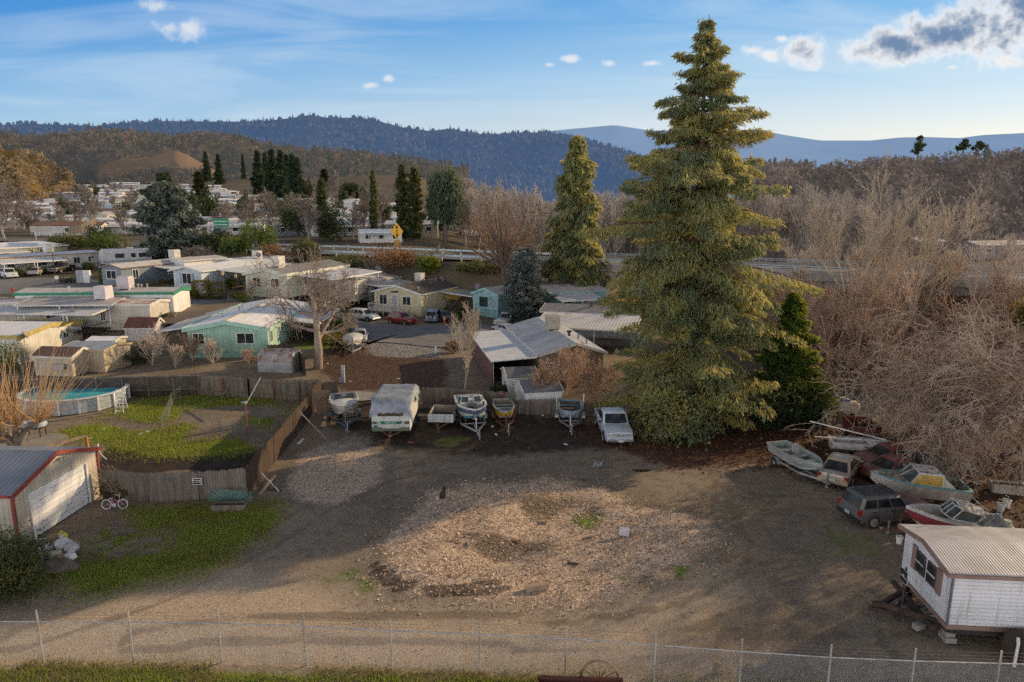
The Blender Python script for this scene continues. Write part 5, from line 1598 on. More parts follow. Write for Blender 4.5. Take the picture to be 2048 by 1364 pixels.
h = House('cream home with grey gable roof and trimmed bushes', ((490, 545), (568, 549)), ((568, 549), (681, 531)), 3.3, .75, CREAM, RF_GREYS, paint('cream_trim', (.64, .66, .54)), 'y', fascia=.5)
h.window('F', h.L * .28, 2.0, 1.3, 1.3).window('F', h.L * .72, 2.0, 1.4, 1.2)
h.window('R', h.W * .3, 2.0, 1.2, 1.0)
h.cooler(h.L * .55, h.W * .16, 1.4).vents([(h.L * .6, h.W * .3), (h.L * .7, h.W * .6)])
h.awning(h.L + .3, h.L + 6.8, h.W * .12, h.W * .95, 3.0, 2.6, 'y', [(h.L + 6.6, h.W * .15), (h.L + 6.6, h.W * .5), (h.L + 6.6, h.W * .9)])
h.window('R', h.W * .55, 2.0, 1.2, 1.0)
PBLUE = siding('pale_blue', (.52, .60, .63))
h = House('white and pale blue home with shuttered front window', ((346, 540), (391, 543)), ((391, 543), (500, 521)), 3.2, .55, PBLUE, RF_WHITE, WHITE, 'y', oh=.5)
h.window('F', h.L * .48, 2.0, 1.5, 1.5, shutter=paint('blue_shutter', (.20, .33, .42)))
h.awning(h.L + .5, h.L + 5.5, h.W * .15, h.W * .9, 3.1, 2.7, 'y', [(h.L + 5.3, h.W * .17), (h.L + 5.3, h.W * .5), (h.L + 5.3, h.W * .86)])
h.window('R', h.W * .5, 2.0, 1.0, 1.1)
h.cooler(h.L * .6, h.W * .85, 1.2).dish(h.L * .8, h.W * .8)
MB().box((h.L * .2, h.W * .8, h.rz(h.L * .2, h.W * .8) + .03), (h.L * .5, h.W * .16, .06)).build('tarpaulin', paint('blue_tarp', (.03, .16, .42)), h.t)
h = House('grey blue home with white window frames and flat carport', ((241, 536), (384, 520)), ((241, 536), (207, 534)), 3.2, .5, siding('slate_blue', (.22, .27, .31)), RF_PALE, M('brown_trim', (.22, .18, .15), rough=.7), 'x', skirtm=M('tan_skirt', (.24, .18, .13), rough=.9, groove=(0, 1.0, .5)))
h.window('F', h.L * .16, 2.1, 1.0, 1.3).window('F', h.L * .6, 2.1, .9, 1.1).window('L', h.W * .5, 2.1, 1.9, 1.2)
h.awning(h.L * .38, h.L * .95, -6.2, -.3, 2.5, 2.9, 'x', [(h.L * .42, -6.0), (h.L * .45, -5.4), (h.L * .66, -6.0), (h.L * .93, -6.0)])
h.cooler(h.L * .80, h.W * .55, 1.3)
KGREEN = paint('kelly_green', (.03, .22, .13))
h = House('white single wide trailer with a green roof edge', ((29, 588), (327, 591)), ((327, 591), (353, 580)), 3.2, .35, SIDE_WHITE, RF_PALE, KGREEN, 'x', fascia=.42, oh=.15, maxw=5.0)
h.window('F', h.L * .90, 1.9, .6, 1.3, trim=OFFWHITE).window('F', h.L * .94, 1.9, .5, 1.3, trim=OFFWHITE).window('F', h.L * .1, 1.9, 1.4, 1.0)
h.awning(h.L * .13, h.L * .72, -4.2, -.2, 2.35, 2.85, 'x', [(h.L * .15, -4.1), (h.L * .4, -4.1), (h.L * .7, -4.1)], mat=M('awning_pinkish', (.52, .47, .45), (.42, .38, .36), s=.6, rough=.6, ribs=(0, .5, .5)), trim=OFFWHITE)
h.cooler(h.L * .66, h.W * .35, 1.5, M('cover_cloth', (.55, .50, .52), (.46, .42, .44), rough=.9), True)
h.vents([(h.L * .72, h.W * .5), (h.L * .75, h.W * .45), (h.L * .78, h.W * .5), (h.L * .3, h.W * .3)])
h = House('cream trailer with rust streaked white roof and long awning', ((-60, 605), (266, 617)), ((266, 617), (299, 607)), 3.0, .3, siding('aged_cream', (.60, .56, .47)), RF_RUST, OFFWHITE, 'x', fascia=.34, oh=.12, maxw=5.0)
h.window('F', h.L * .74, 1.6, .5, 1.0, trim=OFFWHITE).window('F', h.L * .45, 1.7, 1.2, .9)
h.awning(-.5, h.L * .80, -3.7, -.2, 2.3, 2.65, 'x', [(h.L * .22, -3.5), (h.L * .43, -3.5), (h.L * .64, -3.5), (h.L * .66, -3.5), (h.L * .02, -3.5)], trim=OFFWHITE)
h.cooler(h.L * .70, h.W * .45, 1.5, M('cover_cloth', (.5, .5, .5)), True)
MB().bar((h.L * .58, -3.4, 1.0), (h.L * .78, -3.4, 1.0), .07).bar((h.L * .58, -3.4, .5), (h.L * .78, -3.4, .5), .07).bar((h.L * .78, -3.4, 1.0), (h.L * .78, -.2, 1.0), .07).box((h.L * .68, -1.8, .22), (h.L * .2, 3.2, .12)).build('porch', WOODDARK, h.t)
h.dish(h.L * .62, -4.1, .6, .55)
YTRIM = M('yellow_trim', (.50, .40, .13), (.40, .31, .10), s=1, rough=.7)
h = House('white trailer with a mustard yellow gable band at the left edge', ((33, 674), (130, 642)), ((33, 674), (-70, 668)), 2.8, .55, siding('warm_white', (.66, .63, .56)), RF_WHITE, YTRIM, 'y', fascia=.5, oh=.12, maxw=14)
h.window('F', h.L * .72, 1.75, .75, .6)
MB().add([(h.L * .66, -.02, 2.35), (h.L * .78, -.02, 2.35), (h.L * .78, -.55, 1.95), (h.L * .66, -.55, 1.95)], [(0, 1, 2, 3)]).build('window_awning', paint('grey_awn', (.25, .25, .24)), h.t)
h.dish(h.L * .06, -.3, 1.95, .48).dish(h.L * .95, .4, None, .55)
h = House('tan shed with brown felt roof behind the lattice fence', ((66, 711), (143, 713)), ((143, 713), (186, 701)), 1.95, .55, siding('tan_shed', (.50, .44, .33)), RF_BROWN, OFFWHITE, 'x', skirt=.0, name='shed', cat='shed', oh=.2)
MB().box((h.L * .7, -.25, 1.0), (h.L * .3, .2, .5)).build('wall_rack', STEEL, h.t)
h = House('tan shed with pale blue grey roof next to the brown roofed one', ((206, 701), (243, 686)), ((206, 701), (143, 692)), 2.2, .3, siding('tan_shed2', (.50, .42, .29)), M('shed_grey_roof', (.36, .39, .42), (.30, .32, .35), rough=.6), paint('tan_trim', (.45, .36, .22)), 'y', skirt=.0, name='shed', cat='shed', oh=.15)
h = House('narrow white roofed shed behind the blue grey roofed one', ((228, 682), (251, 674)), ((228, 682), (175, 682)), 2.5, .2, siding('tan_shed2', (.50, .42, .29)), RF_WHITE, OFFWHITE, 'y', skirt=.0, name='shed', cat='shed', oh=.12)
h = House('small white barn shed with rusted red gambrel roof', ((248, 656), (305, 657)), ((305, 657), (324, 649)), 1.5, .95, SIDE_WHITE, RF_REDRUST, OFFWHITE, 'x', skirt=.0, name='shed', cat='shed', oh=.1)
a, b = P(516, 744), P(585, 746)
t = thing('shed', 'weathered grey metal gambrel shed behind the plank fence', 'shed', a, math.atan2(b.y - a.y, b.x - a.x))
Lg = (b - a).length; Wg = 2.6
prof = [(0, 0), (-.06, 1.0), (.25, 1.75), (1.3, 2.15), (Wg - .25, 1.75), (Wg + .06, 1.0), (Wg, 0)]
MB().loft([[(x, p_[0], p_[1] - .02) for p_ in prof] for x in (.05, Lg - .05)], True).build('wall', M('galv_shed', (.46, .47, .47), (.34, .34, .34), s=1, rough=.6, ribs=(0, .3, .3)), t)
MB().loft([[(x, p_[0], p_[1] + .01) for p_ in prof[1:6]] for x in (0, Lg)], False, False).build('roof', M('galv_shed_roof', (.42, .40, .38), (.30, .26, .24), s=.8, rough=.6, patch=((.24, .10, .06), .9, .45, .58), ribs=(0, .3, .35)), t)
h = House('white shed with grey roof, farther of two beside the brown home', ((1016, 757), (1076, 755)), ((1016, 757), (1000, 739)), 1.6, .5, SIDE_LAP, M('shed_roof_grey', (.17, .18, .19), (.13, .13, .14), rough=.9), WHITE, 'x', skirt=.0, name='shed', cat='shed', oh=.08, fascia=.1)
h = House('white shed with grey roof, nearer of two beside the brown home', ((1050, 787), (1124, 782)), ((1050, 787), (1032, 763)), 1.45, .5, SIDE_LAP, M('shed_roof_grey', (.17, .18, .19)), WHITE, 'x', skirt=.0, name='shed', cat='shed', oh=.08, fascia=.1)
h = House('pale yellow long home with white roof at the left edge', ((-70, 501), (95, 489)), ((95, 489), (64, 481)), 3.1, .6, siding('lemon', (.50, .50, .30)), RF_WHITE, OFFWHITE, 'x')
h.window('F', h.L * .62, 2.0, .6, 1.4).window('F', h.L * .72, 2.0, .6, 1.4)
h.awning(h.L * .1, h.L * .48, -4.5, -.3, 2.5, 2.8, 'x', [(h.L * .12, -4.3), (h.L * .46, -4.3)])
h = House('white single wide home with a rusty roof seam and front awning', ((-70, 520), (171, 503)), ((171, 503), (140, 497)), 3.1, .3, siding('off_white', (.58, .55, .48)), RF_WHITE, M('rusty_edge', (.30, .17, .11), rough=.8), 'x', fascia=.2, oh=.12, maxw=7)
for f_, w_ in ((.30, 1.0), (.52, 1.8), (.66, 1.0), (.80, 1.1), (.92, 1.0)):
 h.window('F', h.L * f_, 1.9, w_, 1.1, trim=OFFWHITE)
h.awning(h.L * .15, h.L * .62, -5.0, -.2, 2.4, 2.75, 'x', [(h.L * .17, -4.8), (h.L * .38, -4.8), (h.L * .40, -4.8), (h.L * .6, -4.8)])
h.cooler(h.L * .66, h.W * .5, 1.4)
MB().box((h.L * .86, -1.2, .7), (3.4, 2.0, .1)).bar((h.L * .86 - 1.7, -2.2, 1.6), (h.L * .86 + 1.7, -2.2, 1.6), .07).bar((h.L * .86 - 1.7, -2.2, 0), (h.L * .86 - 1.7, -2.2, 1.6), .1).bar((h.L * .86 + 1.7, -2.2, 0), (h.L * .86 + 1.7, -2.2, 1.6), .1).build('porch', WHITE, h.t)
h = House('white flat roofed home behind the grey blue home', ((368, 522), (420, 514)), ((368, 522), (352, 518)), 3.3, .3, SIDE_WHITE, RF_PALE, OFFWHITE, 'x', maxw=7)
h = House('low white roofed home partly hidden behind the pale blue home', ((470, 524), (540, 512)), ((470, 524), (452, 520)), 3.1, .4, SIDE_WHITE, RF_WHITE, OFFWHITE, 'x', maxw=7)
h = House('grey roofed home behind the gnarled tree with white carport', ((640, 562), (700, 566)), ((640, 562), (668, 540)), 2.9, .4, SIDE_WHITE, RF_WHITE, OFFWHITE, 'y', maxw=14)
t = thing('lean_to', 'collapsed grey plank lean-to beside the green trimmed trailer', 'lean-to', on(355, 668), .3)
m = MB()
for k in range(16):
 m.bar((-2.6 + k * .33, 0, 1.15), (-2.2 + k * .33, 4.2, 1.9), .28, .03)
m.build('roof', WOODGREY, t); MB().bar((-2.5, .1, 0), (-2.5, .1, 1.1), .1).bar((2.3, .1, 0), (2.3, .1, 1.1), .1).bar((-2.2, 4, 0), (-2.2, 4, 1.85), .1).bar((2.6, 4, 0), (2.6, 4, 1.85), .1).build('frame', WOODGREY, t)
# ---------------------------------------------------------------- the far park beyond the highway
def simple_home(Ln, Wd, wall, roof, trim, label, loc, rz, rise=.7, porch=False):
 t = thing('mobile_home', label, 'mobile home', loc, rz, 'mobile homes on the slope beyond the highway')
 e = 3.0
 m = MB()
 pts = []
 for a in (-Ln / 2, Ln / 2):
  pts += [(a, -Wd / 2, -1.5), (a, Wd / 2, -1.5), (a, Wd / 2, e), (a, 0, e + rise), (a, -Wd / 2, e)]
 m.add(pts, [(0, 1, 2, 3, 4), (9, 8, 7, 6, 5), (0, 4, 9, 5), (1, 6, 7, 2), (2, 7, 8, 3), (3, 8, 9, 4)])
 m.build('wall', wall, t)
 r = MB()
 for s_ in (-1, 1):
  vs = []
  for a in (-Ln / 2 - .4, Ln / 2 + .4):
   vs += [(a, s_ * (Wd / 2 + .5), e - .1), (a, 0, e + rise + .02), (a, 0, e + rise + .16), (a, s_ * (Wd / 2 + .5), e + .06)]
  r.add(vs, [(0, 1, 2, 3), (7, 6, 5, 4), (0, 4, 5, 1), (1, 5, 6, 2), (2, 6, 7, 3), (3, 7, 4, 0)])
 r.build('roof', roof, t)
 for k in range(3):
  o = MB().box((0, 0, 0), (1.9, .12, 1.4)).build('window', WHITE, t, loc=(-Ln * .33 + k * Ln * .33, -Wd / 2 - .02, 1.7))
  MB().box((0, -.05, 0), (1.6, .06, 1.1)).build('pane', GLASS, o)
 o = MB().box((0, 0, 0), (.12, 2.0, 1.4)).build('window', WHITE, t, loc=(Ln / 2 + .02, 0, 1.7)); MB().box((.05, 0, 0), (.06, 1.7, 1.1)).build('pane', GLASS, o)
 if porch:
  MB().add([(-Ln * .35, -Wd / 2 - 4, 2.4), (Ln * .2, -Wd / 2 - 4, 2.4), (Ln * .2, -Wd / 2 - .4, 2.8), (-Ln * .35, -Wd / 2 - .4, 2.8)], [(0, 1, 2, 3)]).build('awning', RF_AWN, t)
  for x in (-Ln * .34, Ln * .19):
   MB().bar((x, -Wd / 2 - 3.9, -1), (x, -Wd / 2 - 3.9, 2.4), .14).build('post', WHITE, t)
 return t
KINDS = [('white home with white roof', SIDE_WHITE, RF_WHITE, .7), ('cream home with pale roof', CREAM, RF_PALE, .8), ('white home with brown roof', SIDE_WHITE, RF_BROWN, .9), ('pale blue home with white roof', PBLUE, RF_WHITE, .6), ('tan home with white roof', siding('tan_home', (.46, .38, .27)), RF_WHITE, .8), ('grey home with grey roof', siding('slate_blue', (.2, .2, .2)), RF_GREYS, .8)]
PATTERN = [0, 0, 3, 1, 0, 4, 0, 2, 0, 3, 0, 5, 0, 4, 1, 0]
fk = {}
n_home = 0
rows = [(374, 195, 330, 'the uppermost rows below the grass hill'), (379, 60, 440, 'the uppermost rows below the grass hill'), (385, 30, 470, 'the upper rows by the dark oaks'), (392, -20, 500, 'the upper rows by the dark oaks'), (400, 130, 560, 'the middle rows by the dark conifers'),
  (409, -30, 760, 'the middle rows by the dark conifers'), (419, 30, 800, 'the middle rows above the frosty cedar'), (430, -30, 860, 'the middle rows above the frosty cedar'), (442, 60, 860, 'the lower rows above the highway'), (455, -40, 930, 'the lower rows above the highway'), (468, 130, 960, 'the lowest row along the highway')]
for ri, (py, x0, x1, where) in enumerate(rows):
 px = x0 + rnd.uniform(0, 20)
 while px < x1:
  c = on(px, py + rnd.uniform(-3, 3))
  s_ = pxm(c)
  ki = PATTERN[n_home % len(PATTERN)]
  kk = KINDS[ki]
  lab = kk[0] + ' in ' + where
  rz = rnd.choice([.0, .12, -.1, .25, 1.35, 1.6, .5]) + .15
  sx = rnd.uniform(.85, 1.15)
  if ki not in fk:
   fk[ki] = simple_home(17, 7.2, kk[1], kk[2], WHITE, lab, c, rz, kk[3], ki in (0, 3))
   fk[ki].scale = (sx, 1, 1)
  else:
   dup(fk[ki], c, rz, lab, (sx, rnd.uniform(.9, 1.2), rnd.uniform(.95, 1.1)))
  n_home += 1
  px += s_ * rnd.uniform(14.5, 20)
for i, (px, py, rz, k, lab) in enumerate(((700, 470, .35, (1.3, 1.2, 1.15), 'white home with stepped roofs, nearest of three behind the guardrail'), (735, 462, .35, (1.3, 1.2, 1.15), 'white home with stepped roofs, middle of three behind the guardrail'), (765, 452, .35, (1.3, 1.2, 1.15), 'white home with stepped roofs, farthest of three behind the guardrail'),
                                       (760, 484, .3, (.6, .9, .85), 'low white home right behind the guardrail'), (975, 482, .1, (1, 1, 1), 'white roofed home glimpsed through the rust coloured tree'))):
 dup(fk[0], on(px, py), rz, lab, k)
for i, (px, py, Ln, rz, lab, rf, wl) in enumerate(((1748, 452, 17, .1, 'white roofed house among leafless cottonwoods beyond the creek', RF_WHITE, SIDE_WHITE), (1715, 492, 9, .5, 'small white roofed shed beyond the creek', RF_WHITE, SIDE_WHITE), (1842, 502, 9, .3, 'white tarpaulin covered shelter beyond the creek', RF_WHITE, SIDE_WHITE),
                                              (1985, 512, 17, .25, 'long beige roofed house beyond the creek at the right edge', RF_PALE, siding('dull_grey', (.25, .25, .25))), (1960, 462, 12, .3, 'grey roofed outbuilding behind the beige roofed house', RF_GREYS, siding('dull_grey', (.25, .25, .25))))):
 c = on(px, py)
 t = simple_home(Ln, 7, wl, rf, WHITE, lab, c, rz, .9)
 del t['group']
 t.name = 'house'; t['category'] = 'house'
c = on(640, 352)
t = simple_home(60, 14, SIDE_WHITE, RF_WHITE, WHITE, 'long white roofed warehouse far behind the dark conifers', c, .1, 1.2)
del t['group']; t.name = 'warehouse'; t['category'] = 'warehouse'
for i in range(5):
 px = (135, 170, 206, 236, 268)[i]
 t = simple_home(16, 8, siding('gold_tan', (.5, .36, .18)), RF_PALE, WHITE, 'sunlit tan house at the foot of the golden hill', on(px, 352 + (i % 2) * 5), rnd.uniform(-.4, .4), 1.6)
 t['group'] = 'sunlit houses at the foot of the golden hill'; t.name = 'house'; t['category'] = 'house'
# ---------------------------------------------------------------- cars
def carpaint(name, c, rough=.32, coat=.5, fade=None):
 return M('car_' + name, c, fade or tuple(x * .8 for x in c), s=1.1, rough=rough, coat=coat, fine=.15, spec=.5, var=0)
LAMPRED = M('lamp_red', (.35, .02, .015), (.25, .015, .012), rough=.2, coat=.5)
LAMPCLR = M('lamp_clear', (.45, .44, .42), (.32, .31, .3), rough=.12, coat=.6)
PLATE = M('plate_white', (.65, .66, .66), rough=.5)
CARS = dict(
 sedan=dict(L=4.55, W=1.72, belt=.90, hood=.80, tail=.92, roof=1.40, base=(-1.72, 1.05), top=(-.95, .22), wb=(-1.35, 1.38), wr=.31, win=2, inset=.24),
 wagon=dict(L=4.5, W=1.76, belt=1.02, hood=.96, tail=1.0, roof=1.68, base=(-2.12, 1.05), top=(-1.85, .45), wb=(-1.35, 1.35), wr=.34, win=3, inset=.15),
 retro=dict(L=4.3, W=1.72, belt=1.02, hood=.95, tail=1.0, roof=1.58, base=(-2.0, .85), top=(-1.62, .25), wb=(-1.3, 1.32), wr=.33, win=3, inset=.2),
 boxy=dict(L=4.25, W=1.78, belt=1.03, hood=.98, tail=1.03, roof=1.62, base=(-2.05, .72), top=(-1.86, .28), wb=(-1.32, 1.3), wr=.35, win=3, inset=.13),
 pickup=dict(L=5.5, W=1.95, belt=1.10, hood=1.04, tail=1.08, roof=1.78, base=(-.95, 1.12), top=(-.78, .48), wb=(-1.75, 1.72), wr=.37, win=2, inset=.16),
)
def car(kind, lab, loc, rz, paintm, cat='car', name='parked_car', lower=None, hoodm=None, rack=False, spare=False, plate_end=None, lampm=None, group=None, rims=None, trimm=None, zoff=0, archm=None):
 K = CARS[kind]
 t = thing(name, lab, cat, (loc[0], loc[1], loc[2] + zoff), rz, group)
 Ln, W = K['L'], K['W']
 hl, hw = Ln / 2, W / 2
 belt, hood, tail = K['belt'], K['hood'], K['tail']
 b0, b1 = K['base']; t0, t1 = K['top']
 pick = kind == 'pickup'
 box = kind in ('boxy', 'pickup')
 st = []
 rear = -hl if not pick else b0 - .02
 fr = .93 if box else .80
 if not pick:
  st += [(-hl, tail - .22, hw * (.93 if box else .80), .42), (-hl + .05, tail - .05, hw * (.96 if box else .90), .30), (-hl + .28, tail, hw * .97, .24)]
 else:
  st += [(rear, belt, hw * .97, .35)]
 if b0 > -hl + .5 and not pick:
  st += [(b0, belt, hw, .22)]
 st += [((b0 + b1) / 2, belt, hw, .22), (b1 - .1, belt, hw, .22), (b1 + .12, belt - .01, hw * .99, .22), ((b1 + hl) / 2 + .1, (belt + hood) / 2 + .02, hw * .97, .24), (hl - .25, hood - .02, hw * (.95 if box else .90), .27), (hl - .06, hood - (.06 if box else .14), hw * (.92 if box else .80), .32), (hl, hood - (.14 if box else .26), hw * (.90 if box else .70), .42)]
 rings = []
 for x, z, w_, lo in st:
  mid = lo + (z - lo) * .5
  h_ = [(-w_ * .86, lo), (-w_ * .97, lo + .08), (-w_, mid), (-w_ * .985, z - .10), (-w_ * .93, z - .02), (-w_ * .6, z + .015), (0, z + .03)]
  ring = [(x, a, b) for a, b in h_] + [(x, -a, b) for a, b in h_[-2::-1]]
  rings.append(ring)
 body = MB().loft(rings, True, True)
 ins = K['inset']
 zr = K['roof']
 def ring8(x0, x1, w_, z, r=.12):
  return [(x0, -w_ + r, z), (x0 + r, -w_, z), (x1 - r, -w_, z), (x1, -w_ + r, z), (x1, w_ - r, z), (x1 - r, w_, z), (x0 + r, w_, z), (x0, w_ - r, z)]
 wb_, wt_ = hw * .93, hw - ins
 zc = [belt - .03, zr - .10, zr - .03, zr]
 f_ = [0, 1, 1, 1]
 body.loft([ring8(b0, b1, wb_, belt - .04), ring8(t0, t1, wt_, zr - .08), ring8(t0 + .07, t1 - .10, wt_ - .07, zr - .02), ring8(t0 + .3, t1 - .35, wt_ - .25, zr + .012)], True, True)
 body.build('body', paintm, t, smooth=True, ang=32)
 if lower:
  MB().loft([[(x, s_ * (w_ * .99 + .012), lo + .04), (x, s_ * (w_ + .012), lo + .26)] for x, z, w_, lo in st[1:-1] for s_ in (-1,)], False, False).loft([[(x, (w_ * .99 + .012), lo + .04), (x, (w_ + .012), lo + .26)] for x, z, w_, lo in st[1:-1]], False, False).build('side_trim', lower, t)
 if hoodm:
  MB().loft([[(x, -w_ * .86, z + .012), (x, -w_ * .5, z + .032), (x, 0, z + .045), (x, w_ * .5, z + .032), (x, w_ * .86, z + .012)] for x, z, w_, lo in st if x > b1 + .1 and x < hl - .03], False, False).build('hood', hoodm, t, smooth=True)
 def lerp(a, b, k): return a + (b - a) * k
 zb_, zt_ = belt - .04, zr - .08
 def cab(k, side, x):  # point on side face: k height 0..1, x 0..1 along
  xa, xb = lerp(b0 + .12, t0 + .12, k), lerp(b1 - .12, t1 - .12, k)
  return Vector((lerp(xa, xb, x), side * (lerp(wb_, wt_, k) + .012), lerp(zb_, zt_, k)))
 nw = K['win']
 edges = {2: (.03, .47, .52, .97), 3: (.02, .30, .34, .64, .68, .98)}[nw]
 for side in (-1, 1):
  for k in range(nw):
   xa, xb = edges[2 * k], edges[2 * k + 1]
   MB().add([cab(.14, side, xa), cab(.14, side, xb), cab(.90, side, xb), cab(.90, side, xa)], [(0, 1, 2, 3)]).build('side_window', CARGLASS, t)
 for nm, xb_, xt_, sg in (('windscreen', b1, t1, 1), ('rear_window', b0, t0, -1)):
  vs = []
  for k in (.10, .92):
   for s_ in ((-1, 1) if k < .5 else (1, -1)):
    vs.append((lerp(xb_, xt_, k) + sg * .014, s_ * (lerp(wb_, wt_, k) - .13), lerp(zb_, zt_, k) + .006))
  MB().add(vs, [(0, 1, 2, 3)]).build(nm, CARGLASS, t)
 wr = K['wr']
 for x in K['wb']:
  for s_ in (-1, 1):
   y = s_ * (hw - .09)
   MB().lathe([(wr + .07, -.03), (wr + .07, .03)], 22, (x, s_ * (hw - .012), wr + .02), 'Y').build('wheel_arch', archm or BLACK, t)
   wh = MB().lathe([(wr * .62, -.10), (wr * .93, -.11), (wr, -.06), (wr, .06), (wr * .93, .11), (wr * .62, .10)], 22, (x, y + s_ * .03, wr), 'Y').build('wheel', RUBBER, t, smooth=True)
   rm = MB().lathe([(.05, -.125), (wr * .5, -.105), (wr * .64, -.118), (wr * .64, .118), (wr * .5, .105), (.05, .125)], 18, (x, y + s_ * .03, wr), 'Y')
   for q in range(5):
    a = q * 2 * PI / 5
    rm.bar((x + math.cos(a) * .06, y + s_ * .15, wr + math.sin(a) * .06), (x + math.cos(a) * wr * .55, y + s_ * .14, wr + math.sin(a) * wr * .55), .05, .03)
   rm.build('rim', rims or M('alloy', (.45, .45, .46), (.3, .3, .3), s=4, rough=.35, metal=.7), wh)
 hz = hood - .22 if box else hood - .28
 for s_ in (-1, 1):
  MB().box((hl - .05 if box else hl - .12, s_ * hw * (.70 if box else .62), hz), (.14, .34, .16 if not box else .2), rz=0 if box else -s_ * .35).build('headlight', LAMPCLR, t, bevel=.02)
  if pick:
   MB().box((-hl - .005, s_ * (hw - .09), .85), (.05, .14, .4)).build('tail_light', LAMPRED, t)
  elif kind in ('wagon', 'boxy', 'retro'):
   MB().box((-hl + .06, s_ * (hw * .88), tail - .18), (.16, .17, .34)).build('tail_light', LAMPRED, t, bevel=.02)
  else:
   MB().box((-hl + .09, s_ * (hw * .72), tail - .17), (.16, .40, .17), rz=s_ * .38).build('tail_light', LAMPRED, t, bevel=.03)
  MB().box((b1 - .35, s_ * (hw + .10), belt + .06), (.12, .2, .14)).build('mirror', paintm if not box else BLACK, t, bevel=.03)
  for k in ((.30, .66) if nw > 1 and not pick else (.45,)):
   MB().box((lerp(b0, b1, k) - .1, s_ * (hw + .008), belt - .16), (.2, .035, .04)).build('door_handle', trimm or paintm, t)
  for k in ((.36, .68) if not pick else (.08, .78)):
   MB().box((lerp(b0, b1, k), s_ * (hw - .004), (belt + .3) / 2), (.014, .02, belt - .42)).build('door_seam', BLACK, t)
 bm = trimm or (CHROME if pick else (BLACK if kind == 'boxy' else paintm))
 MB().box((hl - .02, 0, .44), (.16, W * .96, .22)).build('bumper', bm, t, bevel=.05)
 MB().box((-hl + .02, 0, .44), (.16, W * .96, .22)).build('bumper', bm, t, bevel=.05)
 g_ = MB()
 for k in range(3):
  g_.box((hl + (.0 if box else -.02), 0, hz - .07 + .07 * k), (.05, W * (.5 if box else .36), .035))
 g_.build('grille', CHROME if pick else BLACK, t)
 if plate_end in ('rear', 'both'):
  MB().box((-hl - .065, 0, .62 if kind != 'sedan' else .58), (.015, .34, .17)).build('plate', PLATE, t)
 if plate_end in ('front', 'both'):
  MB().box((hl + .07, .05, .44), (.015, .34, .17)).build('plate', PLATE, t)
 if pick:
  bl0, bl1 = -hl, b0 - .04
  m = MB()
  for s_ in (-1, 1):
   m.box(((bl0 + bl1) / 2, s_ * (hw - .06), .78), (bl1 - bl0, .12, .66))
  m.box((bl0 + .04, 0, .80), (.08, W - .24, .60)); m.box((bl1 - .03, 0, .80), (.06, W - .24, .6))
  m.build('bed', paintm, t, bevel=.025)
  MB().box(((bl0 + bl1) / 2, 0, .52), (bl1 - bl0 - .16, W - .26, .08)).build('bed_floor', M('bed_liner', (.16, .17, .17), (.09, .1, .1), rough=.8), t)
  MB().box(((bl0 + b0) / 2, 0, .38), (bl1 - bl0, W * .6, .16)).build('chassis', BLACK, t)
 if rack:
  m = MB()
  for k in range(6):
   m.bar((t0 + .1, -wt_ * .75 + k * wt_ * .3, zr + .05), (t1 - .12, -wt_ * .75 + k * wt_ * .3, zr + .05), .03)
  for x in (t0 + .3, t1 - .3):
   m.bar((x, -wt_ * .85, zr + .11), (x, wt_ * .85, zr + .11), .04)
  m.build('roof_rack', BLACK, t)
 if spare:
  sp_ = MB().lathe([(.08, -.09), (.30, -.1), (.34, -.06), (.34, .06), (.30, .1), (.08, .09)], 20, (-hl - .12, 0, .92), 'X').build('spare_wheel', RUBBER, t, smooth=True)
  MB().lathe([(.05, -.105), (.19, -.11), (.19, .05)], 16, (-hl - .12, 0, .92), 'X').build('rim', STEEL, sp_)
 return t
def heading(a, b, z=0):
 p, q = G(*a, z), G(*b, z)
 return math.atan2(q.y - p.y, q.x - p.x)
C_WHITE = carpaint('white', (.72, .73, .74)); C_SILV = carpaint('pale_blue_white', (.56, .60, .66)); C_TAN = carpaint('champagne', (.46, .36, .25)); C_RED = carpaint('red', (.26, .012, .014)); C_DRED = carpaint('faded_maroon', (.15, .028, .024), .5, .2, (.24, .09, .075))
C_CHAR = carpaint('charcoal', (.13, .122, .125), .42, .3); C_BLUEGREY = carpaint('steel_blue', (.20, .27, .36)); C_BLACK = carpaint('black', (.012, .012, .014)); C_BEIGE = carpaint('beige', (.36, .34, .29)); C_SILVER = carpaint('silver', (.50, .51, .52))
c = P(1226, 866)
car('pickup', 'dusty white extended cab pickup with chrome grille parked beside the redwood', c, heading((1213, 835), (1243, 893)), C_SILV, 'pickup', 'pickup_truck', plate_end='front')
car('sedan', 'champagne sedan with red tail lights seen from behind', P(1680, 952), heading((1668, 968), (1700, 922)), C_TAN, plate_end='rear')
j = P(1768, 1036)
car('boxy', 'dark charcoal boxy station wagon with roof rack and sun faded hood', j, heading((1727, 1005), (1800, 999), 1.6), C_CHAR, rack=True, plate_end='rear', hoodm=carpaint('faded_hood', (.17, .085, .082), .6, .1, (.26, .16, .15)), rims=M('gold_alloy', (.30, .26, .2), (.2, .17, .13), s=4, rough=.5), trimm=BLACK, archm=M('grey_cladding', (.10, .10, .105), rough=.8))
car('sedan', 'faded maroon sedan half hidden behind the teal trimmed cabin boat', P(1797, 954), heading((1735, 955), (1830, 936)), C_DRED, plate_end=None)
car('sedan', 'dull red sedan with only its pinkish hood visible left of the maroon sedan', P(1772, 932), heading((1790, 930), (1720, 941)), carpaint('dull_red', (.20, .055, .05), .6, .1, (.27, .12, .11)))
car('sedan', 'dark grey sedan buried under the drooping branches', P(1862, 950), heading((1820, 955), (1900, 950)), carpaint('dust_grey', (.10, .105, .115), .6, .1))
car('wagon', 'white compact off-road wagon with dark lower trim on the lane', on(727, 641), heading((700, 640), (757, 642)) - .25, C_WHITE, lower=M('grey_cladding', (.1, .1, .1)))
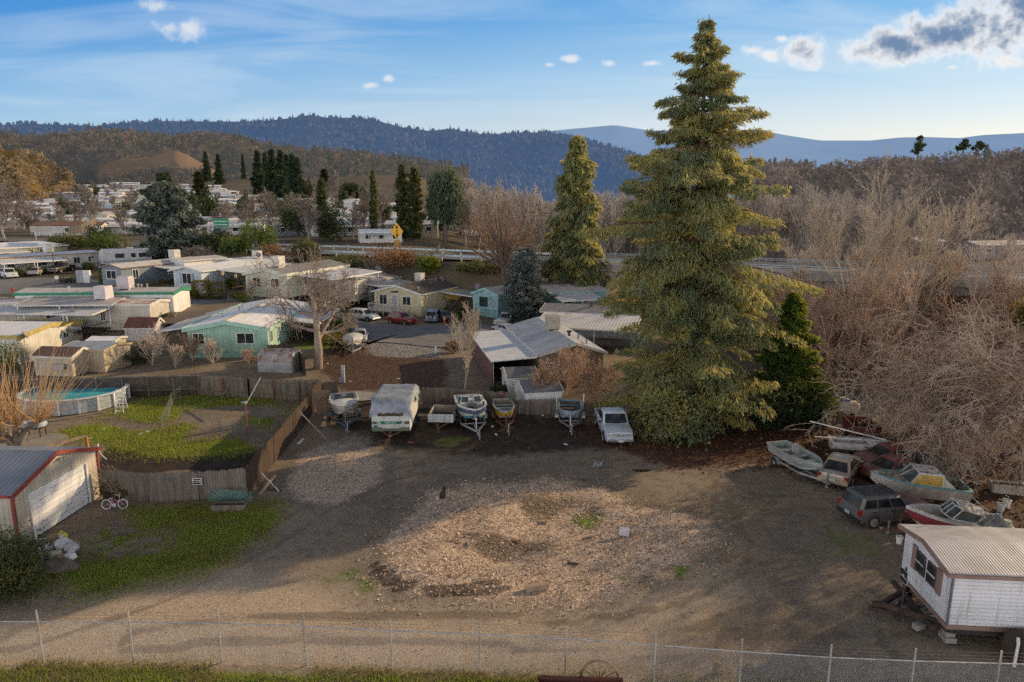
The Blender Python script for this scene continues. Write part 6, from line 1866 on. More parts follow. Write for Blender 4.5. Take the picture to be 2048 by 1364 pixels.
car('retro', 'glossy red retro wagon in front of the white porch railings', on(804, 648), heading((775, 645), (834, 650)) - .2, C_RED, rims=CHROME)
car('wagon', 'steel blue off-road wagon with a spare wheel on its back door', on(868, 642), heading((858, 650), (893, 620)), C_BLUEGREY, spare=True)
car('sedan', 'black sedan beside the steel blue wagon under the carport', on(888, 641), heading((905, 645), (880, 628)), C_BLACK)
car('sedan', 'silver hatchback with its front behind the orange marker post', on(898, 643), heading((880, 636), (906, 648)), C_SILVER) if 0 else None
car('pickup', 'white pickup with dark grille peeking out behind the blue grey spruce', on(1016, 650), heading((1040, 640), (1006, 652)), C_WHITE, 'pickup', 'pickup_truck', plate_end='front')
car('sedan', 'white car mostly hidden behind the flat white carport', on(1010, 668), heading((1030, 672), (1000, 664)), C_WHITE)
car('sedan', 'silver sedan parked behind the covered boat', on(721, 682), heading((722, 668), (719, 700)), C_SILVER)
car('pickup', 'white pickup parked behind the gnarled tree', on(642, 622), heading((655, 612), (630, 632)), C_WHITE, 'pickup', 'pickup_truck')
car('wagon', 'white station wagon at the left edge of the far lane', on(18, 556), heading((0, 552), (40, 560)), C_WHITE)
car('sedan', 'beige sedan between the dry bushes on the far lane', on(75, 550), heading((55, 556), (98, 545)), C_BEIGE)
car('pickup', 'black pickup in front of the white single wide home', on(123, 544), heading((145, 541), (100, 548)), C_BLACK, 'pickup', 'pickup_truck')
# ---------------------------------------------------------------- boats and trailers
H_WHITE = M('gelcoat_white', (.66, .66, .64), (.52, .50, .46), s=1.2, rough=.45, streak=(.33, .29, .23), fine=.25)
H_DIRTY = M('gelcoat_dirty', (.58, .55, .49), (.40, .36, .30), s=1.4, rough=.6, streak=(.24, .19, .14), fine=.35)
H_ALU = M('boat_aluminium', (.46, .48, .47), (.34, .36, .35), s=1.5, rough=.5, metal=.4)
H_YEL = M('hull_yellow', (.48, .31, .025), (.36, .22, .03), s=2, rough=.5)
H_RED = M('hull_maroon', (.26, .045, .055), (.19, .04, .045), s=1.5, rough=.45)
H_BLUE = M('hull_blue', (.07, .10, .19), (.05, .075, .14), s=1.5, rough=.4)
TEALP = M('teal_vinyl', (.06, .22, .27), (.04, .15, .19), s=2, rough=.6)
VINYL = M('white_vinyl', (.62, .61, .58), (.5, .48, .44), s=2, rough=.6)
SCREEN = glassm('boat_screen', (.045, .055, .055), .08)
class Boat:
 def __init__(s, lab, loc, rz, Ln, B, D, hull, inner, z0=.5, pitch=0, deck=None, deck_t=.52, hull2=None, floor=.30, p=2.3, name='boat', cat='boat', roll=0, side=.13, rake=.35, group=None):
  s.t = thing(name, lab, cat, (loc[0], loc[1], loc[2] + z0), rz, group)
  s.t.rotation_euler = (roll, -pitch, rz)
  s.Ln, s.B, s.D, s.p, s.rake = Ln, B, D, p, rake
  n = 18
  ts = [k / n for k in range(n + 1)]
  outer, low, rim, inn = [], [], [], []
  for t in ts:
   x, hb, sh, kz = s.at(t)
   ch = kz + (sh - kz) * .36
   outer.append([(x, -hb, sh), (x - rake * .0, -hb * .97, sh - .10), (x, -hb * .86, ch), (x, -hb * .45, kz + (ch - kz) * .45), (x, 0, kz), (x, hb * .45, kz + (ch - kz) * .45), (x, hb * .86, ch), (x, hb * .97, sh - .10), (x, hb, sh)])
  m = MB().loft(outer, False, False)
  tr = outer[0]
  m.add(tr, [tuple(range(len(tr)))])
  mats = [hull]
  if hull2:
   for i, f in enumerate(m.f):
    z = [(m.v[k][2]) for k in f]
    if i < len(m.f) - 1 and (i % 8) in (1, 2, 3, 4, 5, 6):
     m.m[i] = 1
   mats = [hull, hull2]
  m.build('hull', mats, s.t, smooth=True, ang=50)
  for t in ts:
   x, hb, sh, kz = s.at(t)
   hi = max(.01, hb - side); fl = max(kz + .06, floor)
   fl = min(fl, sh - .02)
   inn.append([(x + .04 * (t < .02), -hi, sh + .012), (x + .04 * (t < .02), -hi * .90, fl), (x + .04 * (t < .02), hi * .90, fl), (x + .04 * (t < .02), hi, sh + .012)])
  i_ = MB().loft(inn, False, False)
  i_.add([(inn[0][0][0], *q[1:]) for q in inn[0]], [(0, 1, 2, 3)])
  i_.build('interior', inner, s.t, smooth=True, ang=40)
  g_ = MB()
  for sg in (-1, 1):
   g_.loft([[(x, sg * (hb + .03), sh - .05), (x, sg * (hb + .035), sh + .025), (x, sg * max(0, hb - side), sh + .03), (x, sg * max(0, hb - side), sh - .02)] for x, hb, sh, kz in [s.at(t) for t in ts]], True, True)
  x, hb, sh, kz = s.at(0)
  g_.box((x - .0, 0, sh - .0), (.12, 2 * hb, .07))
  g_.build('gunwale', deck or hull, s.t, smooth=True, ang=40)
  if deck and deck_t < 1:
   dk = []
   for k in range(11):
    t = deck_t + (1 - deck_t) * k / 10
    x, hb, sh, kz = s.at(t)
    hb = max(.005, hb - side * .5)
    c_ = .16 * hb / (B / 2)
    dk.append([(x, -hb, sh + .025), (x, -hb * .5, sh + .03 + c_ * .75), (x, 0, sh + .03 + c_), (x, hb * .5, sh + .03 + c_ * .75), (x, hb, sh + .025)])
   d_ = MB().loft(dk, False, False)
   d_.add(dk[0] + [(dk[0][4][0], dk[0][4][1] * .9, floor), (dk[0][0][0], dk[0][0][1] * .9, floor)], [tuple(range(7))])
   d_.build('foredeck', deck, s.t, smooth=True, ang=40)
 def at(s, t):
  hb = s.B / 2 * ((.90 + .10 * min(1, t / .4)) if t < .45 else max(.004, 1 - ((t - .45) / .55) ** s.p))
  sh = s.D * (1 + .22 * t * t)
  kz = 0 if t < .6 else s.D * .85 * ((t - .6) / .4) ** 2
  x = -s.Ln / 2 + s.Ln * t * (1 - .0) - s.rake * 0
  return x, hb, sh, kz
 def rub(s, mat, off=-.12, h_=.07, name='stripe'):
  m = MB()
  for sg in (-1, 1):
   pts = [s.at(k / 18) for k in range(19)]
   m.loft([[(x, sg * (hb * .985 + .012), sh + off), (x, sg * (hb * .975 + .012), sh + off - h_)] for x, hb, sh, kz in pts], False, False)
  m.build(name, mat, s.t)
 def windscreen(s, t, h_=.45, rake=.35, wrap=.55, mat=None, gap=True, frame=None):
  x, hb, sh, kz = s.at(t)
  w_ = hb * .92
  z = sh + .06
  f = MB(); pn = MB()
  pts = [(-w_, -wrap), (-w_ * .78, 0), (-w_ * .2, .14), (w_ * .2, .14), (w_ * .78, 0), (w_, -wrap)]
  lo = [Vector((x + b, a, z)) for a, b in pts]
  hi = [Vector((x + b - rake, a * .88, z + h_ * (1 if i in (1, 2, 3, 4) else .75))) for i, (a, b) in enumerate(pts)]
  fr = MB()
  for i in range(6):
   fr.bar(lo[i], hi[i], .035)
   if i < 5:
    if not (gap and i == 2):
     fr.bar(hi[i], hi[i + 1], .04); fr.bar(lo[i], lo[i + 1], .035)
  o = fr.build('windscreen', frame or CHROME, s.t)
  for i in range(5):
   if gap and i == 2:
    continue
   MB().add([lo[i], lo[i + 1], hi[i + 1], hi[i]], [(0, 1, 2, 3)]).build('pane', mat or SCREEN, o)
 def seat(s, t, y, w_=.5, back=True, mat=None, d_=.5, h_=.35, z=None, facing=1):
  x, hb, sh, kz = s.at(t)
  z = (max(kz, .0) + .3) if z is None else z
  m = MB().box((x, y, z + h_ / 2), (d_, w_, h_))
  if back:
   m.box((x - facing * d_ * .5, y, z + h_ + .22), (.14, w_, .55), ry=-facing * .12)
  m.build('seat', mat or VINYL, s.t, bevel=.04)
 def thwart(s, t, z, w=.28, mat=None):
  x, hb, sh, kz = s.at(t)
  MB().box((x, 0, z), (w, 2 * hb - .16, .06)).build('bench', mat or H_ALU, s.t)
 def outboard(s, mat, y=0, tilt=.0):
  x, hb, sh, kz = s.at(0)
  o = MB().loft([[(x - .22 + a * .20, y + b * .15, sh + .12) for a, b in ((-1, -1), (1, -1), (1, 1), (-1, 1))], [(x - .22 + a * .25, y + b * .19, sh + .3) for a, b in ((-1, -1), (1, -1), (1, 1), (-1, 1))], [(x - .22 + a * .22, y + b * .16, sh + .52) for a, b in ((-1, -1), (1, -1), (1, 1), (-1, 1))]]).build('outboard', mat, s.t, bevel=.05)
  MB().box((x - .2, y, sh - .25), (.16, .12, .8)).box((x - .22, y, sh - .62), (.4, .05, .06)).lathe([(.03, -.05), (.11, 0), (.03, .05)], 8, (x - .38, y, sh - .68), 'X').build('lower_unit', BLACK, o)
def boat_trailer(lab, loc, rz, Ln, B, mat, tongue=1.3, wheel_x=-.15, fender=True, jack=True, z=.42, winch=True, name='boat_trailer', cat='trailer', fmat=None, vbunk=True, group=None):
 t = thing(name, lab, cat, loc, rz, group)
 hl = Ln / 2
 m = MB()
 fx = hl * .45
 for s_ in (-1, 1):
  m.bar((-hl + .25, s_ * B * .42, z), (fx, s_ * B * .42, z), .09, .11)
  m.bar((fx, s_ * B * .42, z), (hl + tongue * .35, 0, z), .09, .11)
 for x in (-hl + .3, -hl * .3, fx):
  m.bar((x, -B * .42, z), (x, B * .42, z), .08)
 m.bar((fx, 0, z), (hl + tongue, 0, z + .0), .10, .12)
 m.build('frame', mat, t)
 wx = Ln * wheel_x
 MB().bar((wx, -B * .5, .3), (wx, B * .5, .3), .07).build('axle', DARKST, t)
 for s_ in (-1, 1):
  wh = MB().lathe([(.16, -.09), (.27, -.09), (.29, -.05), (.29, .05), (.27, .09), (.16, .09)], 18, (wx, s_ * (B * .5 + .05), .29), 'Y').build('wheel', RUBBER, t, smooth=True)
  MB().lathe([(.04, -.1), (.16, -.085), (.16, .085), (.04, .1)], 14, (wx, s_ * (B * .5 + .05), .29), 'Y').build('rim', STEEL, wh)
  if fender:
   f = MB()
   pts = [(wx + .38 * math.cos(a), .31 + .34 * math.sin(a)) for a in [PI * k / 8 for k in range(9)]]
   f.loft([[(a, s_ * (B * .5 - .08), b), (a, s_ * (B * .5 + .18), b)] for a, b in pts], False, False)
   f.build('fender', fmat or mat, t)
  MB().bar((-hl + .2, s_ * B * .26, z + .14), (fx - .2, s_ * B * .26, z + .16), .10, .08).build('bunk', WOODGREY, t)
 if winch:
  MB().bar((hl + .12, 0, z), (hl + .02, 0, z + .75), .08).box((hl - .02, 0, z + .78), (.18, .16, .14)).build('winch_post', mat, t)
 if jack:
  MB().bar((hl + tongue * .75, .1, .08), (hl + tongue * .75, .1, z + .45), .06).bar((hl + tongue * .75, .1, z + .45), (hl + tongue * .75, .32, z + .48), .03).lathe([(.03, -.04), (.1, -.03), (.1, .03), (.03, .04)], 10, (hl + tongue * .75, .1, .1), 'Y').build('jack', STEEL, t)
 MB().box((hl + tongue + .06, 0, z), (.22, .1, .1)).build('coupler', STEEL, t)
 return t
BLUETR = M('trailer_blue', (.10, .15, .22), (.075, .11, .16), s=2, rough=.7)
a = heading((688, 800), (692, 842)); c = P(690, 838)
boat_trailer('blue grey boat trailer under the white walk-through boat', c, a, 4.9, 2.1, BLUETR, 1.25, -.1)
b = Boat('dusty white walk-through boat with low windscreen by the leaning plank panel', c, a, 4.8, 2.15, .95, H_DIRTY, VINYL, .55, .03, H_WHITE, .56)
b.windscreen(.55, .42).__class__
b.seat(.38, -.5).seat if 0 else None
b.seat(.38, -.5); b.seat(.38, .5)
b.t['category'] = 'boat'
m = MB()
for s_ in (-1, 1):
 x, hb, sh, kz = b.at(.86); x2, hb2, sh2, _ = b.at(.64)
 m.tube([(x2, s_ * (hb2 - .2), sh2 + .12), (x, s_ * (hb - .08), sh + .26), (b.at(.95)[0], s_ * .12, sh + .3)], .016, 5)
m.build('bow_rail', CHROME, b.t)
MB().box((b.at(.5)[0], .0, b.D + .05), (.3, .55, .5)).build('console', M('blue_console', (.09, .13, .18), rough=.6), b.t)
a = heading((934, 812), (953, 855)); c = P(943, 846)
boat_trailer('white boat trailer under the blue striped bow rider', c, a, 5.1, 2.1, M('trailer_white', (.42, .43, .44), (.3, .3, .3), s=2, rough=.6), 1.35, -.12)
b = Boat('white bow rider boat with blue hull band and teal seats', c, a, 5.2, 2.2, 1.0, H_WHITE, TEALP, .58, .03, H_WHITE, 1.1, None, .30, 2.6)
b.rub(H_BLUE, -.10, .30)
b.windscreen(.52, .40, .30, .5, None, True, WHITE)
b.seat(.36, -.52, .5); b.seat(.36, .52, .5); b.seat(.12, 0, 1.5, True, VINYL, .5)
MB().box((b.at(.24)[0], 0, .72), (.9, .9, .5)).build('engine_cover', VINYL, b.t, bevel=.06)
for s_ in (-1, 1):
 MB().box((b.at(.50)[0] + .1, s_ * .62, .68), (.5, .5, .72)).build('console', VINYL, b.t, bevel=.04)
MB().box((b.at(.78)[0], 0, .62), (.5, .9, .2)).build('bow_seat', TEALP, b.t, bevel=.04)
a = heading((1003, 816), (1015, 862)); c = P(1008, 843)
boat_trailer('narrow trailer with rusty tongue under the yellow skiff', c, a, 4.2, 1.5, RUSTST, 1.1, -.15)
b = Boat('aluminium skiff with a yellow hull bottom and faded red outboard', c, a, 4.3, 1.55, .72, H_ALU, M('skiff_inside', (.34, .31, .24), (.26, .22, .16), s=2, rough=.7), .52, .02, None, 1, H_YEL, .2, 2.0, side=.06)
b.thwart(.22, .5); b.thwart(.45, .5); b.thwart(.68, .55); b.outboard(M('outboard_red', (.22, .075, .07), (.16, .06, .055), rough=.6))
a = heading((1139, 815), (1140, 860)); c = P(1140, 843)
boat_trailer('galvanised trailer with guide posts under the blue grey jon boat', c, a, 3.9, 1.9, STEEL, 1.2, -.15)
b = Boat('blue grey open aluminium boat between tall trailer guide posts', c, a, 4.0, 1.8, .72, M('alu_blue', (.30, .36, .40), (.2, .25, .29), s=1.5, rough=.55), M('alu_inside', (.17, .25, .32), (.12, .17, .22), s=2, rough=.7), .5, .02, None, 1, None, .18, 3.2, side=.06)
b.thwart(.2, .5, .3, M('alu_inside', (.2, .2, .2))); b.thwart(.42, .5, .3, M('bench_brown', (.16, .11, .08), rough=.8)); b.thwart(.64, .52, .3, M('alu_inside', (.2, .2, .2)))
g_ = thing('guide_posts', 'pair of pale upright trailer guide posts beside the blue grey jon boat', 'trailer posts', c, a)
for s_ in (-1, 1):
 MB().tube([(-1.7, s_ * .98, .4), (-1.7, s_ * 1.05, 1.75)], .045, 8).build('guide_post', WHITE, g_)
MB().bar((-1.7, -.98, .42), (-1.7, .98, .42), .08).build('cross_bar', STEEL, g_)
a = heading((1562, 905), (1632, 945)); c = P(1594, 944)
boat_trailer('low galvanised trailer under the open aluminium boat beside the sedan', c, a, 4.0, 1.45, STEEL, .7, -.28)
b = Boat('open pale green aluminium boat with a swivel seat beside the champagne sedan', c, a, 4.3, 1.65, .72, H_ALU, M('boat_pale_green', (.40, .47, .44), (.31, .37, .35), s=1.5, rough=.6), .48, .0, None, 1, None, .2, 2.2, side=.07)
b.thwart(.22, .52, .36, VINYL); b.thwart(.46, .52, .36, VINYL); b.thwart(.70, .55, .36, VINYL); b.seat(.42, .15, .45, True, M('seat_grey', (.33, .32, .31), (.25, .24, .23), rough=.7), .42, .12, .55)
a = heading((1675, 893), (1770, 900)); c = P(1721, 916)
b = Boat('white sailing dinghy on a low trailer with spars laid across it', c, a, 3.7, 1.5, .62, H_WHITE, H_WHITE, .5, .0, H_WHITE, .58, None, .25, 2.0, name='dinghy', cat='boat', side=.2)
boat_trailer('dark low trailer under the white sailing dinghy', c, a, 4.0, 1.4, DARKST, .5, 0, winch=False, jack=False)
t = thing('mast', 'long white spar laid slanting over the white sailing dinghy', 'spar', (c.x, c.y, c.z), a)
MB().tube([(-3.1, .5, 2.1), (1.4, .1, 1.32)], .045, 8).build('tube', WHITE, t)
t = thing('mast', 'shorter white boom lying on the stern of the sailing dinghy', 'spar', (c.x, c.y, c.z), a)
MB().tube([(-2.9, -.35, 1.36), (1.0, -.1, 1.30)], .04, 8).build('tube', WHITE, t)
a = heading((1922, 990), (1742, 975)); c = P(1828, 1001)
TEALT = M('teal_trim', (.20, .42, .44), (.16, .33, .35), s=2, rough=.6)
b = Boat('old white cabin boat with teal gunwale covered in fallen leaves', c, a, 4.7, 2.1, 1.05, H_DIRTY, H_DIRTY, .18, .03, TEALT, 1.1, None, .45, 2.4, side=.1)
dk = []
for k in range(9):
 t = .60 + .38 * k / 8
 x, hb, sh, kz = b.at(t); hb -= .1
 dk.append([(x, -hb, sh - .02), (x, 0, sh + .12), (x, hb, sh - .02)])
MB().loft(dk, False, False).build('foredeck', M('leafy_deck', (.16, .105, .07), (.36, .32, .27), s=3, rough=.9, lo=.42, hi=.56), b.t, smooth=True)
x0, x1 = b.at(.36)[0], b.at(.60)[0]
cabm = MB()
ca = [(-.85, 1.1), (-.78, 1.62), (.78, 1.62), (.85, 1.1)]
fr = MB()
for (xa, xb_) in ((x0, x0), (x1, x1 + .35)):
 pass
roof = MB().loft([[(x0 - .35, -.80, 1.66), (x0 - .35, .80, 1.66), (x0 - .35, .76, 1.73), (x0 - .35, -.76, 1.73)], [(x1 - .25, -.76, 1.66), (x1 - .25, .76, 1.66), (x1 - .25, .72, 1.73), (x1 - .25, -.72, 1.73)]]).build('cabin_roof', M('leafy_roof', (.58, .54, .48), (.20, .14, .10), s=3, rough=.8, lo=.5, hi=.62), b.t, bevel=.03)
lo = [(x0 - .3, -.86, 1.1), (x1 + .12, -.86, 1.12), (x1 + .42, 0, 1.2), (x1 + .12, .86, 1.12), (x0 - .3, .86, 1.1)]
hi = [(x0 - .3, -.78, 1.66), (x1 - .27, -.74, 1.66), (x1 - .22, 0, 1.68), (x1 - .27, .74, 1.66), (x0 - .3, .78, 1.66)]
f = MB()
for p_, q_ in zip(lo, hi): f.bar(p_, q_, .07)
for i in range(4): f.bar(lo[i], lo[i + 1], .06)
o = f.build('cabin_frame', H_DIRTY, b.t)
AMB = M('amber_pane', (.50, .33, .06), (.34, .22, .05), s=4, rough=.3)
for i in range(4):
 MB().add([lo[i], lo[i + 1], hi[i + 1], hi[i]], [(0, 1, 2, 3)]).build('pane', AMB if i == 3 else SCREEN, o)
MB().add([(x0 - .3, .868, 1.1), (x0 - .95, .86, 1.08), (x0 - .3, .79, 1.66)], [(0, 1, 2)]).build('cabin_wing', H_DIRTY, b.t)
MB().add([(x0 - .3, -.868, 1.1), (x0 - .95, -.86, 1.08), (x0 - .3, -.79, 1.66)], [(0, 1, 2)]).build('cabin_wing', H_DIRTY, b.t)
a = heading((1992, 1062), (1815, 1048)); c = P(1903, 1076)
b = Boat('white and maroon runabout with tilted windscreen and collapsed white top', c, a, 4.5, 2.05, .95, H_WHITE, H_WHITE, .22, .06, H_WHITE, 1.1, H_RED, .35, 2.5, side=.22)
b.windscreen(.60, .5, .42, .9, None, False, WHITE)
b.seat(.78, 0, .9, False, VINYL, .5, .25, .55); b.seat(.46, -.5); b.seat(.46, .5); b.seat(.1, 0, 1.4, True)
x, hb, sh, kz = b.at(.60)
tp = MB()
pts = []
for k in range(7):
 u_ = k / 6
 pts.append([(x - .35 - u_ * 1.15, -hb * .82 + .05 * math.sin(u_ * 7), sh + .55 - .22 * u_ + .05 * math.sin(u_ * 9)), (x - .32 - u_ * 1.2, 0, sh + .66 - .12 * u_), (x - .35 - u_ * 1.0, hb * .82, sh + .55 - .05 * u_ + .06 * math.sin(u_ * 8))])
tp.loft(pts, False, False); tp.build('canvas_top', M('dirty_canvas', (.56, .54, .50), (.25, .22, .19), s=2, rough=.9, lo=.45, hi=.7), b.t, smooth=True)
fr = MB()
for q in (0, .35):
 fr.tube([(x - .9 - q, -hb * .95, sh), (x - 1.3 - q, -hb * .8, sh + .75 - q * .8), (x - 1.35 - q, hb * .8, sh + .75 - q * .8), (x - .9 - q, hb * .95, sh)], .025, 6)
fr.build('top_frame', STEEL, b.t)
MB().box((b.at(.04)[0], .3, sh + .05), (.3, .3, .3)).lathe([(.08, 0), (.02, .4)], 6, (b.at(.02)[0], -.5, sh)).build('engine_gear', VINYL, b.t)
boat_trailer('rusty trailer under the white and maroon runabout', c, a, 4.6, 1.9, RUSTST, .8, -.2, z=.28)
a = heading((708, 676), (706, 706)); c = P(707, 699)
boat_trailer('white boat trailer under the cloth covered boat behind the yard', c, a, 4.4, 2.0, M('trailer_white', (.4, .4, .4)), 1.2, -.1)
b = Boat('boat under a pale cloth cover on its trailer at the end of the lane', c, a, 4.6, 2.1, .9, H_DIRTY, VINYL, .55, .04, None, 1, None, .3, 2.4)
cv = []
for k in range(13):
 t = .0 + 1.0 * k / 12
 x, hb, sh, kz = b.at(t)
 hb += .05; cz = .30 * (1 - (2 * t - .9) ** 2 * .6)
 cv.append([(x, -hb, sh - .22), (x, -hb, sh + .05), (x, -hb * .5, sh + .06 + cz * .7 + .03 * math.sin(k * 2)), (x, 0, sh + .08 + cz), (x, hb * .5, sh + .06 + cz * .7 + .03 * math.cos(k * 2)), (x, hb, sh + .05), (x, hb, sh - .22)])
MB().loft(cv, False, False).build('cover', M('boat_cover', (.60, .60, .60), (.48, .48, .48), s=2, rough=.85), b.t, smooth=True, ang=60)
c = on(182, 530)
b = Boat('small covered boat between the white home and the fifth wheel trailer', c, 2.6, 5, 2.1, .9, H_WHITE, VINYL, .5, 0, H_WHITE, .3)
# ---------------------------------------------------------------- trailers and caravan
pl, pr = P(746, 876), P(820, 879)
a = math.atan2(pr.y - pl.y, pr.x - pl.x) + .15
Wd = (pr - pl).length
t = thing('caravan', 'old white camper trailer with a green stripe seen end on', 'camper trailer', ((pl.x + pr.x) / 2, (pl.y + pr.y) / 2, 0), a)
CARA = M('caravan_skin', (.60, .62, .57), (.48, .50, .46), s=1.3, rough=.5, groove=(2, .16, .25), streak=(.36, .35, .30), fine=.25)
Lc = 5.4
prof = [(0, .55), (-.06, 1.0), (-.05, 1.55), (.12, 2.05), (.5, 2.45), (1.0, 2.55), (Lc - .4, 2.5), (Lc, 2.1), (Lc, .6)]
MB().loft([[(x, y, z) for y, z in prof] for x in (-Wd / 2, Wd / 2)], True, True).build('body', CARA, t, bevel=.03)
GREENS = M('stripe_green', (.03, .17, .10), (.02, .12, .08), s=2, rough=.6)
MB().box((0, -.075, 1.18), (Wd * .98, .02, .20)).build('stripe', GREENS, t)
for s_ in (-1, 1):
 m = MB()
 for q in range(2):
  x = s_ * (Wd * .27 + q * .1)
  m.add([(x, -.09, 1.07), (x + .05, -.09, 1.07), (x + .05 + s_ * .12, -.09, 1.30), (x + s_ * .12, -.09, 1.30)], [(0, 1, 2, 3)])
 m.build('chevron', WHITE, t)
 for x, mt in ((.43, LAMPRED), (.36, M('lamp_amber', (.45, .2, .03), rough=.3))):
  MB().box((s_ * Wd * x, -.09, 1.18), (.10, .05, .10)).build('marker_light', mt, t)
def text(body, size, mat, parent, loc, rot, name='lettering', ext=.004, align='CENTER'):
 cu = bpy.data.curves.new(name, 'FONT')
 cu.body = body; cu.size = size; cu.extrude = ext; cu.align_x = align; cu.align_y = 'CENTER'; cu.space_line = .9
 cu.materials.append(mat)
 o = bpy.data.objects.new(name, cu)
 COL.objects.link(o)
 bpy.context.view_layer.update()
 me = bpy.data.meshes.new_from_object(o.evaluated_get(bpy.context.evaluated_depsgraph_get()))
 bpy.data.objects.remove(o)
 o = bpy.data.objects.new(name, me)
 COL.objects.link(o)
 o.parent = parent; o.location = loc; o.rotation_euler = rot
 return o
text('HARVEST', .19, WHITE, t, (0, -.092, 1.18), (R(90), 0, 0))
MB().box((0, -.06, .72), (Wd * .98, .03, .26)).build('lower_band', M('band_olive', (.12, .15, .10), (.09, .11, .075), rough=.6), t)
MB().box((-Wd * .40, -.075, .93), (.26, .03, .15)).build('plate', M('plate_blue', (.07, .14, .30), rough=.5), t)
MB().box((Wd * .27, -.075, .93), (.18, .03, .15)).box((-.02, -.07, .92), (Wd * .45, .02, .28)).build('hatch', CARA, t)
MB().box((-.02, -.015, 1.72), (Wd * .66, .06, .34), rx=.28).build('window_opening', M('dark_room', (.10, .075, .05), (.05, .04, .03), s=5, rough=.9), t)
MB().bar((0, 0, .5), (0, -1.0, .48), .1).bar((-.7, .2, .5), (0, -.9, .48), .08).bar((.7, .2, .5), (0, -.9, .48), .08).bar((0, -.85, .05), (0, -.85, .8), .06).build('hitch', RUSTST, t)
for s_ in (-1, 1):
 wh = MB().lathe([(.18, -.1), (.31, -.1), (.34, -.05), (.34, .05), (.31, .1), (.18, .1)], 18, (s_ * (Wd / 2 - .12), Lc * .55, .34), 'X').build('wheel', RUBBER, t)
 MB().lathe([(.05, -.11), (.18, -.1), (.18, .1), (.05, .11)], 14, (s_ * (Wd / 2 - .12), Lc * .55, .34), 'X').build('rim', STEEL, wh)
tarp = thing('tarpaulin', 'crumpled pale grey tarpaulin draped over the camper trailer', 'tarpaulin', t.location, a)
g = random.Random(3)
NX, NY = 22, 26
path = [(-.07, 1.86), (.06, 2.10), (.34, 2.42), (.62, 2.60), (1.2, 2.64), (2.4, 2.62), (3.8, 2.60), (Lc - .3, 2.56), (Lc + .1, 2.2), (Lc + .15, 1.5)]
acc = [0]
for p_, q_ in zip(path[:-1], path[1:]):
 acc.append(acc[-1] + math.dist(p_, q_))
V, Q = [], []
for j in range(NY):
 s_ = acc[-1] * j / (NY - 1)
 y = np.interp(s_, acc, [p_[0] for p_ in path]); z = np.interp(s_, acc, [p_[1] for p_ in path])
 for i in range(NX):
  u_ = -1 + 2 * i / (NX - 1)
  over = .86
  if abs(u_) <= over:
   x = u_ / over * (Wd / 2 + .03); dz = 0
  else:
   k = (abs(u_) - over) / (1 - over)
   x = math.copysign(Wd / 2 + .05 + .10 * k + .05 * math.sin(j * 1.3), u_)
   dz = -(.30 + .25 * math.sin(j * .9 + u_) + .5 * (j > NY * .4)) * k
  wv = .035 * math.sin(i * 1.1 + j * .7) + .03 * math.sin(i * 2.3 - j * 1.1) + g.uniform(-.012, .012)
  front = max(0, 1 - j / 6)
  V.append((x + .04 * math.sin(j * 1.7) * (abs(u_) > over), y - .06 * front * math.sin(i * 1.9) - .03, z + dz + abs(wv) + .01 - front * .16 * (abs(u_) ** 2) * 2.2))
for j in range(NY - 1):
 for i in range(NX - 1):
  Q.append((j * NX + i, j * NX + i + 1, (j + 1) * NX + i + 1, (j + 1) * NX + i))
o = np_mesh('cloth', np.array(V), np.array(Q), M('tarp_grey', (.30, .32, .355), (.19, .215, .25), s=1.3, rough=.5, bump=.5, bs=5, patch=((.11, .12, .14), 1.6, .55, .75)), tarp, smooth=True)
def utility(lab, pl, pr, depth, hgt_, wallm, frontm, fl=.5, tongue=1.1, planks=True):
 pl, pr = P(*pl), P(*pr)
 a = math.atan2(pr.y - pl.y, pr.x - pl.x); Wd = (pr - pl).length
 t = thing('utility_trailer', lab, 'trailer', ((pl.x + pr.x) / 2, (pl.y + pr.y) / 2, 0), a)
 MB().box((0, depth / 2, fl), (Wd, depth, .08)).build('floor', WOODDARK, t)
 m = MB()
 for s_ in (-1, 1):
  m.box((s_ * (Wd / 2), depth / 2, fl + hgt_ / 2), (.06, depth, hgt_))
 m.box((0, depth, fl + hgt_ / 2), (Wd, .06, hgt_))
 m.build('side_boards', wallm, t)
 f = MB()
 for k in range(3):
  f.box((0, -.03, fl + .1 + k * hgt_ / 3), (Wd * 1.06, .05, hgt_ / 3 - .02))
 f.build('front_board', frontm, t)
 MB().bar((-.5, .2, fl - .1), (0, -tongue, fl - .1), .08).bar((.5, .2, fl - .1), (0, -tongue, fl - .1), .08).bar((0, -tongue + .05, .05), (0, -tongue + .05, .75), .06).box((0, -tongue - .1, fl - .1), (.1, .25, .1)).build('tongue', RUSTST, t)
 for s_ in (-1, 1):
  wh = MB().lathe([(.17, -.09), (.29, -.09), (.31, -.05), (.31, .05), (.29, .09), (.17, .09)], 18, (s_ * (Wd / 2 + .16), depth * .5, .31), 'X').build('wheel', RUBBER, t)
  MB().lathe([(.05, -.1), (.17, -.09), (.17, .09), (.05, .1)], 14, (s_ * (Wd / 2 + .16), depth * .5, .31), 'X').build('rim', STEEL, wh)
 return t, Wd, depth
utility('small pale blue utility trailer with a white front board beside the camper', (858, 857), (906, 858), 2.3, .62, M('trailer_palewood', (.34, .30, .25), (.25, .21, .17), s=2, rough=.85), M('board_white', (.50, .54, .56), (.38, .42, .44), s=2, rough=.7, streak=(.2, .17, .14)))
MB_ = MB
t, Wd, dp = utility('dark red wooden box trailer under the drooping branches', (1707, 893), (1762, 896), 2.6, .85, M('red_boards', (.17, .035, .03), (.12, .03, .026), s=2, rough=.8, groove=(2, .22, .5)), M('red_boards', (.17, .035, .03)), .5, .6)
MB().box((0, dp / 2, .62), (Wd - .2, dp - .2, .12)).build('load', M('load_grey', (.38, .40, .42), (.28, .29, .31), s=3, rough=.8, bump=.5), t)
